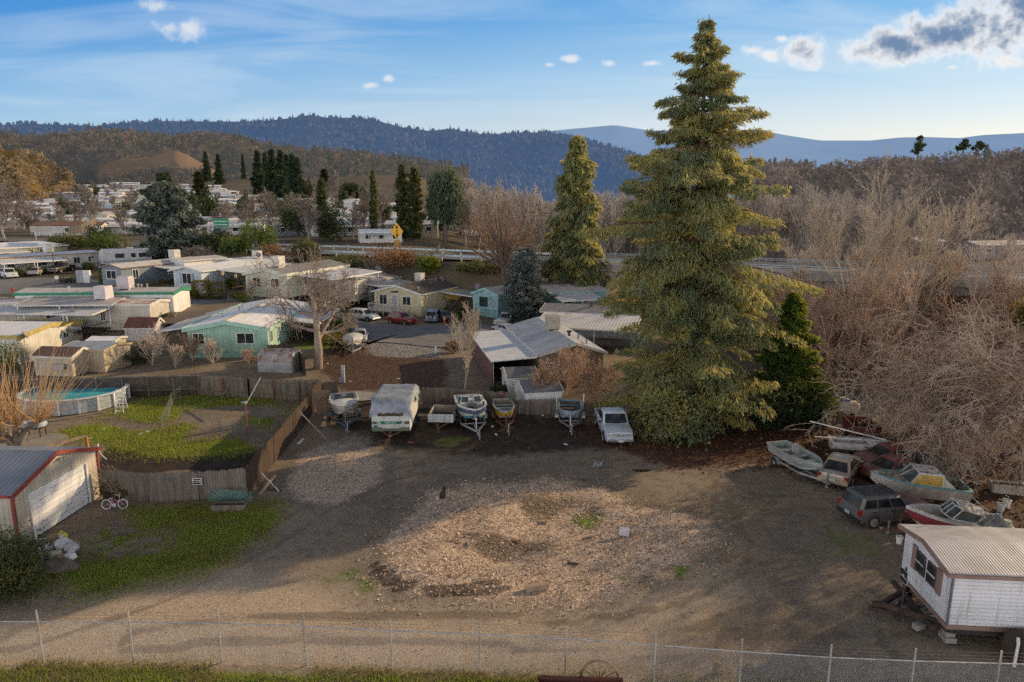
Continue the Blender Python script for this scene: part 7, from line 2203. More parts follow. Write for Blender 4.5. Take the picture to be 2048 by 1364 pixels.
t = thing('trailer_frame', 'bent galvanised trailer frame lying empty beside the white pickup', 'trailer', P(1308, 872), heading((1285, 852), (1326, 886)))
MB().bar((-1.5, 0, .35), (1.6, 0, .30), .08).bar((-1.3, -.5, .32), (.2, -.1, .35), .06).bar((-1.3, .5, .32), (.2, .1, .35), .06).bar((-1.2, -.6, .32), (-1.2, .6, .32), .06).bar((.6, 0, .3), (.75, 0, 1.0), .06).bar((-.4, -.35, .34), (-.4, .35, .5), .06).build('frame', STEEL, t)
MB().lathe([(.05, -.05), (.2, -.05), (.2, .05), (.05, .05)], 12, (1.45, .25, .2), 'Y').build('jack_wheel', RUBBER, t)
h = thing('fifth_wheel', 'white fifth wheel travel trailer behind the grey blue home', 'travel trailer', on(206, 537), 0)
pa, pb = on(206, 537), on(306, 529)
h.rotation_euler = (0, 0, math.atan2(pb.y - pa.y, pb.x - pa.x))
Lf = (pb - pa).length
m = MB().loft([[(0, y, .7), (-.15, y, 1.4), (.1, y, 3.1), (.5, y, 3.5), (Lf - .4, y, 3.5), (Lf, y, 3.2), (Lf, y, .7)] for y in (0, 2.6)])
m.build('body', M('rv_white', (.56, .57, .57), (.46, .47, .46), s=1, rough=.5, groove=(2, .5, .2), streak=(.35, .34, .32)), h, bevel=.08)
for x, w_ in ((.35, 1.5), (.62, .8), (.82, 1.6)):
 o = MB().box((Lf * x, -.02, 2.2), (w_ + .15, .08, .95)).build('window', OFFWHITE, h); MB().box((Lf * x, -.05, 2.2), (w_, .06, .8)).build('pane', GLASS, o)
MB().box((Lf * .5, -.012, 1.2), (Lf * .96, .02, .25)).build('stripe', M('rv_teal', (.2, .3, .32), rough=.5), h)
MB().box((Lf * .6, 1.3, 3.62), (1.0, 1.0, .25)).build('cooler', OFFWHITE, h)
# ---------------------------------------------------------------- old mobile home at the lower right
pA = G(1888, 1262, .55); pB = G(1820, 1102, .55 + 0)      # near corner and far corner of the end wall
END = G(1893, 1258, .62)
far_ = G(1817, 1172, .62)
dv = far_ - END
Wm = 3.6
av = math.atan2(dv.y, dv.x)
a = av - PI / 2
t = thing('old_mobile_home', 'derelict white mobile home on blocks with brown shutters and ribbed metal roof', 'mobile home', (END.x, END.y, 0), a)
PINK = M('pink_brown_trim', (.30, .19, .155), (.23, .145, .12), s=2, rough=.75)
Lm = 13.0
z0, e0, rise = .75, 2.88, .30
wl = M('old_lap_siding', (.80, .80, .80), (.70, .70, .70), s=.9, rough=.6, groove=(2, .15, .45), streak=(.42, .41, .39), patch=((.10, .10, .10), .8, .66, .76, (1.5, 1.5, .3)), fine=.3)
pts = []
m = MB()
for x in (0, Lm):
 pts += [(x, 0, z0), (x, Wm, z0), (x, Wm, e0), (x, Wm / 2, e0 + rise), (x, 0, e0)]
m.add(pts, [(0, 1, 2, 3, 4), (9, 8, 7, 6, 5), (0, 4, 9, 5), (1, 6, 7, 2), (2, 7, 8, 3), (3, 8, 9, 4), (0, 5, 6, 1)])
m.build('wall', wl, t)
rf = MB()
for s_ in (0, 1):
 y0_ = -.12 if s_ == 0 else Wm + .12
 vs = []
 for x in (-.25, Lm):
  vs += [(x, y0_, e0), (x, Wm / 2, e0 + rise + .02), (x, Wm / 2, e0 + rise + .09), (x, y0_, e0 + .07)]
 rf.add(vs, [(0, 1, 2, 3), (7, 6, 5, 4), (0, 4, 5, 1), (1, 5, 6, 2), (2, 6, 7, 3), (3, 7, 4, 0)])
rf.build('roof', M('old_ribbed_roof', (.50, .50, .52), (.38, .38, .40), s=.8, rough=.5, metal=.2, ribs=(0, .11, .45), patch=((.62, .61, .60), .5, .55, .7, (3, .2, 1)), fine=.2), t)
f = MB()
f.bar((-.27, -.12, e0 - .03), (-.27, Wm / 2, e0 + rise - .01), .05, .16).bar((-.27, Wm + .12, e0 - .03), (-.27, Wm / 2, e0 + rise - .01), .05, .16)
f.bar((-.3, -.15, e0 - .06), (Lm, -.15, e0 - .04), .05, .14)
f.bar((-.03, -.03, z0 - .02), (-.03, Wm + .03, z0 - .02), .06, .16).bar((-.03, -.035, z0 - .02), (Lm, -.035, z0 - .02), .06, .16)
f.build('trim', PINK, t)
MB().bar((-.02, -.02, z0 + .06), (-.02, -.02, e0 - .12), .07).build('corner_strip', M('corner_grey', (.16, .16, .16), rough=.6), t)
for y in (Wm * .36, Wm * .60):
 o = MB().box((-.03, y, 2.05), (.08, .66, .85)).build('window', M('brown_frame', (.14, .11, .09), rough=.7), t)
 for sy in (-1, 1):
  MB().box((-.06, y + sy * .155, 2.05), (.05, .27, .74)).build('pane', GLASS, o)
 MB().box((-.075, y + .02, 2.06), (.05, .60, .07)).build('bar', OFFWHITE, o)
for y in (Wm * .22, Wm * .74):
 MB().box((-.04, y, 2.05), (.05, .32, 1.0)).build('shutter', PINK, t)
f = MB()
f.bar((.3, .1, .55), (Lm, .1, .55), .12, .28).bar((.3, Wm - .1, .55), (Lm, Wm - .1, .55), .12, .28).bar((.2, .0, .55), (.2, Wm, .55), .12, .22)
f.build('chassis', DARKST, t)
MB().bar((.2, .5, .5), (-1.5, Wm * .5, .42), .12, .2).bar((.2, Wm - .5, .5), (-1.5, Wm * .5, .42), .12, .2).box((-1.65, Wm * .5, .42), (.35, .2, .16)).build('hitch', M('hitch_rust', (.09, .05, .036), (.05, .036, .03), rough=.9), t)
for x, y in ((.25, .3), (.3, Wm * .5), (.3, Wm - .3), (4.5, .4), (9, .4)):
 MB().box((x, y, .1), (.4, .5, .2)).box((x, y, .29), (.35, .3, .18)).build('pier_block', CONC, t)
p_ = Vector((END.x, END.y, 0))
Mh = Matrix.Translation((END.x, END.y, 0)) @ Matrix.Rotation(a, 4, 'Z')
for i, (x0, y0_, x1, y1_, z, lab) in enumerate(((-.3, .3, -.35, Wm - .1, .42, 'long dark timber leaning along the end of the old mobile home'), (-1.1, Wm * .45, .1, Wm * .8, .2, 'short rusty timber under the hitch of the old mobile home'), (-1.9, Wm * .55, -.9, Wm * .45, .12, 'rotten log end lying before the hitch of the old mobile home'))):
 A_ = Mh @ Vector((x0, y0_, z)); B_ = Mh @ Vector((x1, y1_, z + .05))
 o = MB().bar(A_, B_, .18, .16).build('timber', WOODDARK, None, bevel=.02); tag(o, lab, 'timber')
for i, (x, y, lab) in enumerate(((-.5, .9, 'pale concrete block by the near corner of the old mobile home'), (-.55, Wm * .62, 'grey concrete block under the far timber of the old mobile home'))):
 o = MB().box(Mh @ Vector((x, y, .12)), (.42, .26, .24), rz=.4 + i, rx=.1).build('concrete_block', CONC, None, bevel=.02); tag(o, lab, 'block')
q = Mh @ Vector((-1.0, Wm * .36, 0))
t = thing('sign_post', 'small black sign with pale lettering on a stake before the old mobile home', 'sign', q, a)
MB().bar((0, 0, 0), (0, 0, 2.3), .06).build('stake', DARKST, t)
pn = MB().box((-.05, 0, 1.95), (.03, .55, .5)).build('panel', BLACK, t)
MB().box((-.055, 0, 1.95), (.012, .58, .53)).build('panel_edge', OFFWHITE, t)
text('NO\nTRESPASSING', .075, WHITE, t, (-.069, 0, 1.95), (R(90), 0, R(-90)))
def bucket(lab, p, r=.15, h_=.36, mat=WHITE):
 t = thing('bucket', lab, 'bucket', p)
 MB().lathe([(r * .84, 0), (r, h_), (r * 1.08, h_ - .01), (r * 1.08, h_ - .06), (r, h_ - .06)], 16).build('pail', mat, t, smooth=True, ang=30)
 MB().tube([(r, 0, h_ - .04), (r * .8, .1, h_ + .1), (0, .16, h_ + .16), (-r * .8, .1, h_ + .1), (-r, 0, h_ - .04)], .008, 5).build('handle', STEEL, t)
 return t
bucket('lone white bucket behind the old mobile home near the trailer tongue', P(1798, 1084))
bucket('left of two white buckets beside the cattle trough', P(2000, 1022), .2, .45)
bucket('right of two white buckets beside the cattle trough', P(2012, 1014), .2, .45)
t = thing('cattle_trough', 'white fibreglass tub full of leaves under the drooping tree', 'tub', P(2018, 988), -.3)
MB().box((0, 0, .28), (1.6, .08, .55)).box((0, .7, .28), (1.6, .08, .55)).box((-.8, .35, .28), (.08, .7, .55)).box((.8, .35, .28), (.08, .7, .55)).build('walls', H_DIRTY, t, bevel=.03)
MB().box((0, .35, .3), (1.5, .62, .2)).build('leaves_inside', M('wet_leaves', (.10, .065, .04), (.06, .04, .03), rough=1), t)
o = MB().box(P(1948, 968) + Vector((0, 0, .12)), (.75, .5, .05), ry=.35, rz=.5).build('plastic_sheet', WHITE, None); tag(o, 'torn white sheet lying under the drooping branches', 'sheet')
# ---------------------------------------------------------------- propane tanks
TANKW = M('tank_cream', (.52, .47, .36), (.42, .37, .28), s=1, rough=.5, streak=(.26, .20, .13))
def tank(lab, p, rz, Ln, r):
 t = thing('propane_tank', lab, 'propane tank', p, rz)
 z = r + .25
 prof = [(.02, -Ln / 2 - r * .55), (r * .5, -Ln / 2 - r * .48), (r * .85, -Ln / 2 - r * .25), (r, -Ln / 2), (r, Ln / 2), (r * .85, Ln / 2 + r * .25), (r * .5, Ln / 2 + r * .48), (.02, Ln / 2 + r * .55)]
 MB().lathe(prof, 22, (0, 0, z), 'X').build('shell', TANKW, t, smooth=True, ang=50)
 MB().lathe([(.18, 0), (.2, .02), (.2, .18), (.14, .24), (.02, .26)], 14, (.0, 0, z + r - .04)).box((0, 0, z + r + .06), (.6, .34, .14)).build('dome', M('tank_blue', (.07, .15, .30), rough=.5), t)
 for x in (-Ln * .35, Ln * .35):
  MB().box((x, 0, .16), (.14, r * 1.5, .32)).build('saddle', RUSTST, t)
 o = MB().box((-Ln * .28, -r * .95, z + .05), (.34, .05, .34), rx=.05).build('sign_panel', WHITE, t)
 MB().add([(-Ln * .28 - .1, -r * .95 - .03, z - .02), (-Ln * .28 + .1, -r * .95 - .03, z - .02), (-Ln * .28, -r * .95 - .03, z + .16)], [(0, 1, 2)]).build('emblem', M('emblem_blue', (.08, .12, .3), rough=.5), o)
 m = MB()
 m.box((Ln * .28, -r * 1.0, z + .03), (.55, .03, .14)).box((0, -r * 1.0, z + .06), (.3, .03, .14))
 m.build('decal', M('decal_faded', (.45, .36, .32), rough=.6), t)
 MB().box((Ln * .28, -r * .9, z + .3), (.6, .08, .06)).build('lettering_band', M('decal_red', (.4, .12, .09), rough=.6), t)
 return t
tank('cream propane tank with blue dome and warning decals, nearer of two', P(1688, 832), -.05, 1.6, .52)
tank('cream propane tank partly hidden behind the nearer one', P(1668, 822), -.05, 1.5, .48)
t = thing('warning_sign', 'small yellow sign hanging in the dark foliage left of the propane tanks', 'sign', P(1598, 846))
MB().bar((0, 0, 0), (0, 0, 1.25), .05).build('stake', WOODDARK, t); MB().box((0, -.04, 1.2), (.42, .02, .34)).build('panel', M('sign_yellow', (.55, .48, .08), rough=.6), t)
t = thing('pole', 'thin grey pole with a stay wire behind the propane tanks', 'pole', P(1699, 815))
MB().tube([(0, 0, 0), (.12, 0, 2.4)], .04, 7).build('shaft', STEEL, t); MB().tube([(.12, 0, 2.3), (2.5, .3, 1.2), (3.8, .3, .7)], .015, 5).build('wire', STEEL, t)
# ---------------------------------------------------------------- metal garage at the left
def corner(px, py, z): return G(px, py, z)
n0, n1 = P(44, 1092), P(203, 985)
n0 = corner(38, 1098, 0); n1 = corner(203, 990, 0)
a = math.atan2(n1.y - n0.y, n1.x - n0.x)
Wg = (n1 - n0).length
eg, rg = 2.75, .95
t = thing('metal_garage', 'beige metal garage with red trim, white roller door and ribbed roof', 'garage', n0, a)
Dg = 9.0
BEIGE = M('beige_ribbed', (.56, .50, .40), (.47, .42, .33), s=1, rough=.6, ribs=(3, .26, .6))
REDT = M('red_trim', (.30, .055, .040), (.22, .045, .035), s=2, rough=.55)
dw, dh = Wg * .66, 2.25
dx0 = Wg * .17
m = MB()
m.add([(0, 0, 0), (dx0, 0, 0), (dx0, 0, dh), (dx0 + dw, 0, dh), (dx0 + dw, 0, 0), (Wg, 0, 0), (Wg, 0, eg), (Wg / 2, 0, eg + rg), (0, 0, eg)],
      [(0, 1, 2, 8), (2, 3, 7, 8), (3, 4, 5, 6), (3, 6, 7)])
m.add([(0, 0, 0), (0, Dg, 0), (0, Dg, eg), (0, 0, eg)], [(0, 1, 2, 3)]).add([(Wg, 0, 0), (Wg, Dg, 0), (Wg, Dg, eg), (Wg, 0, eg)], [(0, 1, 2, 3)]).add([(0, Dg, 0), (Wg, Dg, 0), (Wg, Dg, eg), (Wg / 2, Dg, eg + rg), (0, Dg, eg)], [(0, 1, 2, 3, 4)])
m.build('wall', BEIGE, t)
rf = MB()
for s_ in (0, 1):
 x0_ = -.12 if s_ == 0 else Wg + .12
 ez = eg - rg * .12 / (Wg / 2)
 vs = []
 for y in (-.18, Dg + .2):
  vs += [(x0_, y, ez), (Wg / 2, y, eg + rg), (Wg / 2, y, eg + rg + .05), (x0_, y, ez + .05)]
 rf.add(vs, [(0, 1, 2, 3), (7, 6, 5, 4), (0, 4, 5, 1), (1, 5, 6, 2), (2, 6, 7, 3), (3, 7, 4, 0)])
rf.build('roof', M('garage_roof', (.30, .33, .37), (.24, .26, .30), s=.7, rough=.42, metal=.35, ribs=(1, .26, .8)), t)
f = MB()
f.bar((-.12, -.2, eg - .06), (Wg / 2, -.2, eg + rg - .02), .06, .20).bar((Wg + .12, -.2, eg - .06), (Wg / 2, -.2, eg + rg - .02), .06, .20)
f.bar((.0, -.03, .0), (0, -.03, eg - .1), .15, .1).bar((Wg, -.03, 0), (Wg, -.03, eg - .1), .1, .1).bar((-.14, 0, eg - .08), (-.14, Dg, eg - .08), .05, .15)
f.build('trim', REDT, t)
d = MB()
for k in range(8):
 d.box((dx0 + dw / 2, .05, dh * (k + .5) / 8), (dw, .05, dh / 8 - .02))
d.box((dx0 + dw / 2, .09, dh / 2), (dw, .03, dh))
d.build('roller_door', M('door_white', (.68, .68, .68), (.60, .60, .60), s=1, rough=.5, groove=(3, .5, .12)), t, bevel=.008)
f = MB()
f.bar((dx0 - .06, -.02, 0), (dx0 - .06, -.02, dh + .06), .12, .06).bar((dx0 + dw + .06, -.02, 0), (dx0 + dw + .06, -.02, dh + .06), .12, .06).bar((dx0, -.02, dh + .06), (dx0 + dw, -.02, dh + .06), .12, .06)
f.build('door_frame', WHITE, t)
lt = MB().box((Wg * .53, -.1, eg + rg - .45), (.16, .16, .1)); lt.lathe([(.03, 0), (.07, .14)], 10, (Wg * .5, -.18, eg + rg - .55)).lathe([(.03, 0), (.07, .14)], 10, (Wg * .56, -.18, eg + rg - .55))
lt.build('flood_light', STEEL, t)
Mg = Matrix.Translation(n0) @ Matrix.Rotation(a, 4, 'Z')
pile = P(120, 1114)
BAGW = M('bag_white', (.62, .63, .65), (.50, .52, .55), s=4, rough=.35, bump=.5, bs=9)
CARD = M('cardboard', (.36, .25, .15), (.29, .20, .12), s=3, rough=.9)
def bag(lab, x, y, z, r, mat, seed):
 g = np.random.default_rng(seed)
 m = MB().sphere((0, 0, 0), (r, r * .85, r * .75), 14, 9, 0, .0)
 v = []
 for p in m.v:
  p = Vector(p); k = 1 + .14 * math.sin(p.x * 19 + seed) * math.sin(p.y * 17 + 1) + .08 * math.sin(p.z * 31 + seed)
  v.append(tuple(p * k))
 m.v = v
 m.lathe([(.10 * r, 0), (.22 * r, .18 * r), (.3 * r, .45 * r)], 8, (0, 0, r * .7))
 o = m.build('rubbish_bag', mat, None, smooth=True, ang=80, loc=(pile.x + x, pile.y + y, z)); tag(o, lab, 'bag')
bag('white rubbish bag in the middle of the heap by the garage', .12, .10, .62, .34, BAGW, 1)
bag('translucent white bag at the right top of the heap by the garage', .62, -.05, .50, .30, M('bag_grey', (.52, .50, .52), (.4, .4, .42), s=4, rough=.4), 2)
bag('white bag with blue print low at the right of the heap', .72, -.35, .22, .27, BAGW, 3)
bag('yellow plastic bag on top of the heap by the garage', -.12, .48, .78, .24, M('bag_yellow', (.62, .52, .06), (.5, .42, .05), s=4, rough=.5), 4)
bag('grey bag at the back of the heap by the garage', -.55, .1, .35, .28, M('bag_grey', (.5, .5, .5)), 5)
def boxo(lab, x, y, z, d, rz, rx=0, mat=None):
 m = MB().box((0, 0, 0), d, rz=rz, rx=rx)
 o = m.build('cardboard_box', mat or CARD, None, bevel=.01, loc=(pile.x + x, pile.y + y, z)); tag(o, lab, 'box')
boxo('brown cardboard carton at the left top of the heap by the garage', -.42, .35, .72, (.42, .34, .40), .3, .15)
boxo('tall brown carton standing behind the white bag in the heap', -.15, .2, .45, (.36, .3, .5), -.3)
boxo('open white and brown box in the middle of the heap', .05, -.28, .30, (.5, .34, .32), .5, -.2, M('box_white', (.52, .49, .44), (.40, .34, .26), s=3, rough=.8))
boxo('small brown box at the front of the heap', .42, -.42, .2, (.36, .3, .28), .9, .1)
boxo('flat carton at the bottom left of the heap', -.3, -.15, .18, (.5, .4, .3), .1)
boxo('crushed brown carton at the right back of the heap', .45, .35, .4, (.4, .34, .3), 1.2, .3)
boxo('dark blue crate low at the left of the heap', -.25, -.5, .16, (.3, .24, .26), .2, 0, M('crate_blue', (.06, .07, .18), rough=.5))
t = thing('covered_load', 'brown cloth covered lump lying on the grass in front of the heap', 'covered load', pile + Vector((.45, -.95, 0)), .1)
m = MB(); rings = []
for k in range(13):
 u_ = k / 12; r_ = math.sin(PI * min(1, u_ * 1.0)) ** .6 * .42 + .03
 rings.append([((u_ - .5) * 2.1, r_ * 1.15 * math.cos(q) * (1 + .08 * math.sin(q * 5 + k)), max(-.02, r_ * .95 * math.sin(q) * (1 + .1 * math.sin(k * 1.7)))) for q in [PI * i / 10 for i in range(11)]])
m.loft(rings, False, False).build('cloth', M('brown_cloth', (.20, .155, .125), (.14, .11, .09), s=2, rough=.9, bump=.5, bs=8), t, smooth=True)
t = thing('ladder', 'white metal bed rail leaning on the heap beside the juniper', 'rail', pile + Vector((-.75, -.1, 0)), .3)
MB().bar((-.35, .55, 1.35), (.35, -.9, .05), .05).bar((.2, -.95, .05), (.6, -.85, .05), .05).bar((-.1, .1, .95), (.25, .2, .9), .04).build('rail', WHITE, t)
# ---------------------------------------------------------------- pink bicycle
pl, pr = P(213, 1018), P(246, 1017)
a = math.atan2(pr.y - pl.y, pr.x - pl.x)
t = thing('bicycle', 'pink child bicycle with white tyres against the brush heap', 'bicycle', pl, a)
t.rotation_euler = (R(-9), 0, a)
wbase = (pr - pl).length; r = .27
PINKP = M('pink_paint', (.62, .22, .34), (.52, .18, .28), s=3, rough=.35)
for x in (0, wbase):
 w_ = MB()
 w_.lathe([(r - .05, -.022), (r - .015, -.028), (r, 0), (r - .015, .028), (r - .05, .022)], 26, (x, 0, r), 'Y')
 rings = []
 n = 26
 w_ = MB()
 for k in range(n + 1):
  q = 2 * PI * k / n
  c0 = Vector((x + (r - .025) * math.cos(q), 0, r + (r - .025) * math.sin(q))); rad = Vector((math.cos(q), 0, math.sin(q)))
  rings.append([c0 + rad * (.03 * math.cos(b_)) + Vector((0, .03 * math.sin(b_), 0)) for b_ in [2 * PI * i / 8 for i in range(8)]])
 w_.loft(rings, False, True)
 o = w_.build('wheel', M('white_tyre', (.70, .69, .68), (.6, .58, .57), s=4, rough=.7), t, smooth=True)
 sp_ = MB()
 for k in range(12):
  q = 2 * PI * k / 12
  sp_.bar((x, 0, r), (x + (r - .04) * math.cos(q), 0, r + (r - .04) * math.sin(q)), .006)
 sp_.lathe([(.03, -.04), (.03, .04)], 8, (x, 0, r), 'Y')
 sp_.build('spokes', STEEL, o)
f = MB()
bb = (wbase * .46, 0, .24); seat_ = (wbase * .30, 0, .56); head = (wbase * .80, 0, .62); hl_ = (wbase * .82, 0, .48)
f.tube([(0, 0, r), bb], .015, 6).tube([(0, 0, r), (wbase * .33, 0, .46)], .014, 6).tube([bb, seat_], .017, 6).tube([bb, hl_], .022, 6).tube([(wbase * .34, 0, .44), hl_], .02, 6).tube([head, hl_, (wbase, .04, r)], .016, 6).tube([hl_, (wbase, -.04, r)], .016, 6)
f.build('frame', PINKP, t, smooth=True)
MB().tube([head, (wbase * .78, 0, .78)], .014, 6).tube([(wbase * .70, -.27, .84), (wbase * .78, -.12, .78), (wbase * .78, .12, .78), (wbase * .70, .27, .84)], .013, 6).build('handlebar', WHITE, t)
MB().loft([[(wbase * .18, -.09, .60), (wbase * .18, .09, .60), (wbase * .18, .07, .56), (wbase * .18, -.07, .56)], [(wbase * .42, -.03, .60), (wbase * .42, .03, .60), (wbase * .42, .02, .57), (wbase * .42, -.02, .57)]]).build('saddle', WHITE, t, bevel=.01)
MB().lathe([(.10, -.02), (.10, .02)], 16, (bb[0], -.03, bb[2]), 'Y').bar((bb[0], -.07, bb[2]), (bb[0] + .12, -.07, bb[2] - .1), .02).box((bb[0] + .13, -.11, bb[2] - .1), (.08, .09, .02)).build('crank', WHITE, t)
t = thing('brush_heap', 'heap of cut dry branches against the fence behind the pink bicycle', 'brush heap', P(228, 1000))
g = random.Random(8)
S = []
for k in range(85):
 p0 = Vector((g.uniform(.15, .9), g.uniform(-.4, .5), g.uniform(.1, .9)))
 d = Vector((-g.uniform(.5, 1.4), g.uniform(-.2, .5), g.uniform(.1, 1.1))).normalized()
 L_ = g.uniform(.9, 2.0)
 S.append((*p0, *(p0 + d * L_), .014, .009))
segs('sticks', S, M('dry_sticks', (.30, .23, .15), (.22, .165, .11), s=2, rough=.9), t, 4)
C, D, NN, Ls, Ws, T = crown_leaves([(.2, .2, .5, .9, .5, .5)], 900, .16, .09, 5, .7)
leaves('dead_leaves', C, D, NN, Ls, Ws, leafmat('dead_dark', (.035, .026, .018), (.07, .05, .03), (.03, .022, .016), .15), t, T)
o = MB().tube([P(203, 945) + Vector((0, 0, 1.9)), P(206, 948) + Vector((-.1, .0, 1.6)), P(204, 950) + Vector((.15, 0, 1.3)), P(210, 950) + Vector((.2, 0, 1.05))], .035, 6).build('rag', WHITE, None); tag(o, 'twisted white rag hanging at the garage corner on the fence end', 'rag')
# ---------------------------------------------------------------- fences
def plank_fence(lab, pts, h_, mat, seed=1, bw=.145, sag=.05, rails=True, lean=0, cat='fence', name='plank_fence', post_every=2.4, rail_side=1, cap=False, world=False, posts=True):
 """boards stand along a polyline of ground points; each post is a part"""
 g = random.Random(seed)
 W_ = [p if world else P(*p) for p in pts]
 t = thing(name, lab, cat, W_[0])
 o = W_[0]
 b = MB(); r_ = MB(); pm = []
 hh = h_ if isinstance(h_, (list, tuple)) else [h_] * len(W_)
 acc = 0
 for k, (A, B_) in enumerate(zip(W_[:-1], W_[1:])):
  d = B_ - A; L_ = math.hypot(d.x, d.y); u_ = Vector((d.x / L_, d.y / L_, 0)); nrm = Vector((-u_.y, u_.x, 0))
  az = math.atan2(u_.y, u_.x)
  n = max(1, int(L_ / bw))
  for i in range(n):
   if g.random() < .012: continue
   p = A + u_ * (bw * (i + .5)) - o
   zt = hh[k] + (hh[k + 1] - hh[k]) * i / n + g.uniform(-sag, sag) + .05 * math.sin(acc + i * .12)
   z0_ = A.z + (B_.z - A.z) * i / n
   b.box((p.x, p.y, z0_ + zt / 2 + .03), (bw - g.uniform(.004, .02), .02, zt), rz=az + g.uniform(-.02, .02), ry=g.uniform(-.012, .012))
  if rails:
   for z in (.45, hh[k] * .80):
    off = nrm * (.05 * rail_side)
    r_.bar(A - o + off + Vector((0, 0, z)), B_ - o + off + Vector((0, 0, z * hh[k + 1] / hh[k])), .04, .09)
  if cap:
   r_.bar(A - o + Vector((0, 0, hh[k] + .04)), B_ - o + Vector((0, 0, hh[k + 1] + .04)), .1, .04)
  m_ = max(1, round(L_ / post_every))
  for i in range(m_ + 1):
   pm.append((A - o + u_ * (L_ * i / m_) + nrm * (.10 * rail_side), hh[k] + (hh[k + 1] - hh[k]) * i / m_))
  acc += n * .12
 b.build('boards', mat, t)
 if rails or cap: r_.build('rails', WOODGREY, t)
 if posts:
  for p, zt in pm[:-1] if len(pm) > 1 else pm:
   MB().box((p.x, p.y, zt * .48), (.1, .1, zt * .98)).build('post', WOODDARK if not posts == 'red' else M('reddish_post', (.20, .09, .05), (.14, .07, .04), rough=.9), t)
 return t
FENCE1 = M('fence_grey', (.20, .17, .142), (.115, .096, .08), s=1.1, rough=.95, bump=.3, groove=(3, .145, .25), stretch=(3, 3, .5), patch=((.22, .19, .16), 1.5, .55, .75, (3, 3, .4)))
FENCE2 = M('fence_brown', (.075, .047, .032), (.042, .028, .02), s=1.1, rough=.95, bump=.3, groove=(3, .145, .25), stretch=(3, 3, .5), patch=((.10, .07, .048), 1.5, .55, .75, (3, 3, .4)))
plank_fence('weathered plank fence in front of the yard with a dog warning sign', [(206, 998), (300, 1004), (400, 1000), (496, 992)], [1.75, 1.65, 1.72, 1.7], FENCE1, 1)
plank_fence('long brown plank fence running back along the yard', [(497, 990), (540, 935), (592, 872), (620, 832), (645, 795)], [1.75, 1.8, 1.85, 1.85, 1.8], FENCE2, 2)
plank_fence('grey plank fence section behind the lawn below the green home', [(400, 790), (500, 795), (600, 800), (640, 800)], [1.75, 1.75, 1.75, 1.8], FENCE1, 3, rail_side=-1, posts='red')
plank_fence('short low plank fence stub right of the yard corner', [(645, 795), (678, 792)], 1.35, FENCE1, 4)
plank_fence('plank fence beside the green home running to the gnarled tree', [(566, 716), (600, 738), (612, 752)], 1.9, FENCE2, 5)
plank_fence('brown gate between the green home and its side fence', [(537, 716), (566, 716)], 1.5, FENCE2, 6)
plank_fence('plank fence behind the boats left of the white sheds', [(846, 815), (900, 818), (970, 822), (1034, 826)], 1.75, FENCE1, 7, posts='red')
plank_fence('low plank fence continuing behind the jon boat to the redwood', [(1036, 826), (1120, 828), (1230, 830)], 1.15, FENCE1, 8)
plank_fence('dark plank fence between the tan sheds and the cream trailer', [(130, 716), (200, 690), (275, 690)], 1.4, FENCE1, 9) if 0 else None
plank_fence('old grey fence beside the black pickup', [(150, 562), (176, 560), (205, 552)], 1.8, FENCE1, 10)
A, B_ = P(40, 800), P(400, 790)
t = thing('lattice_fence', 'dark plank fence topped by wide lattice behind the pool', 'fence', A)
d = (B_ - A); L_ = d.length; u_ = d.normalized(); az = math.atan2(u_.y, u_.x); t.rotation_euler = (0, 0, az)
b = MB()
for k in range(int(L_ / .15)):
 b.box((.075 + k * .15, .04, .9 + rnd.uniform(-.03, .03)), (.14, .02, 1.8))
b.build('boards', M('fence_dark', (.060, .050, .042), (.036, .03, .026), s=1, rough=.95), t)
l_ = MB()
for k in range(int(L_ / .19)):
 for s_ in (-1, 1):
  x0_ = k * .19; x1_ = x0_ + s_ * 1.15
  z0_, z1_ = .62, 1.77
  if x1_ < 0: z1_ = z0_ + (0 - x0_) / (x1_ - x0_) * 1.15; x1_ = 0
  if x1_ > L_: z1_ = z0_ + (L_ - x0_) / (x1_ - x0_) * 1.15; x1_ = L_
  l_.bar((x0_, -.012 * s_ - .015, z0_), (x1_, -.012 * s_ - .015, z1_), .012, .035)
l_.bar((0, -.02, 1.80), (L_, -.02, 1.80), .05, .10).bar((0, -.02, .60), (L_, -.02, .60), .04, .06)
l_.build('lattice', M('lattice_grey', (.22, .195, .17), (.16, .14, .12), s=1, rough=.95), t)
for k in range(8):
 MB().box((L_ * k / 7.0, -.06, .95), (.1, .1, 1.9)).build('post', WOODGREY, t)
plank_fence('weathered side fence behind the pollarded tree at the left edge', [(-120, 850), (40, 800)], 1.8, FENCE2, 11)
p = P(400, 1000)
t = thing('warning_sign', 'white framed dog warning sign nailed to the front plank fence', 'sign', p + Vector((0, -.13, 1.18)), -.02)
MB().box((0, 0, 0), (.52, .02, .38)).build('panel', WHITE, t); MB().box((0, -.012, 0), (.46, .008, .32)).build('panel_face', BLACK, t)
text('BEWARE\nOF DOG', .115, WHITE, t, (0, -.02, 0), (R(90), 0, 0))
t = thing('garden_lattice', 'faded green lattice panel leaning on the front plank fence', 'lattice', P(458, 1006), .0)
m = MB()
for k in range(15):
 for s_ in (-1, 1):
  xa = -1.2 + k * .17; xb_ = xa + s_ * .8
  xb_c = max(-1.2, min(1.2, xb_)); f_ = abs((xb_c - xa) / .8)
  top = .8 - .32 * max(0, (xb_c + 1.2) / 2.4)
  m.bar((xa, .0 + s_ * .01, .12), (xb_c, .22 + s_ * .01, .12 + f_ * .8 * .85 * (1 - .25 * (xb_c + 1.2) / 2.4)), .012, .03)
m.build('slats', M('lattice_green', (.16, .36, .31), (.12, .26, .23), s=2, rough=.8), t)
t = thing('planter_box', 'low brown plank box in the grass below the green lattice panel', 'planter', P(455, 1022), .04)
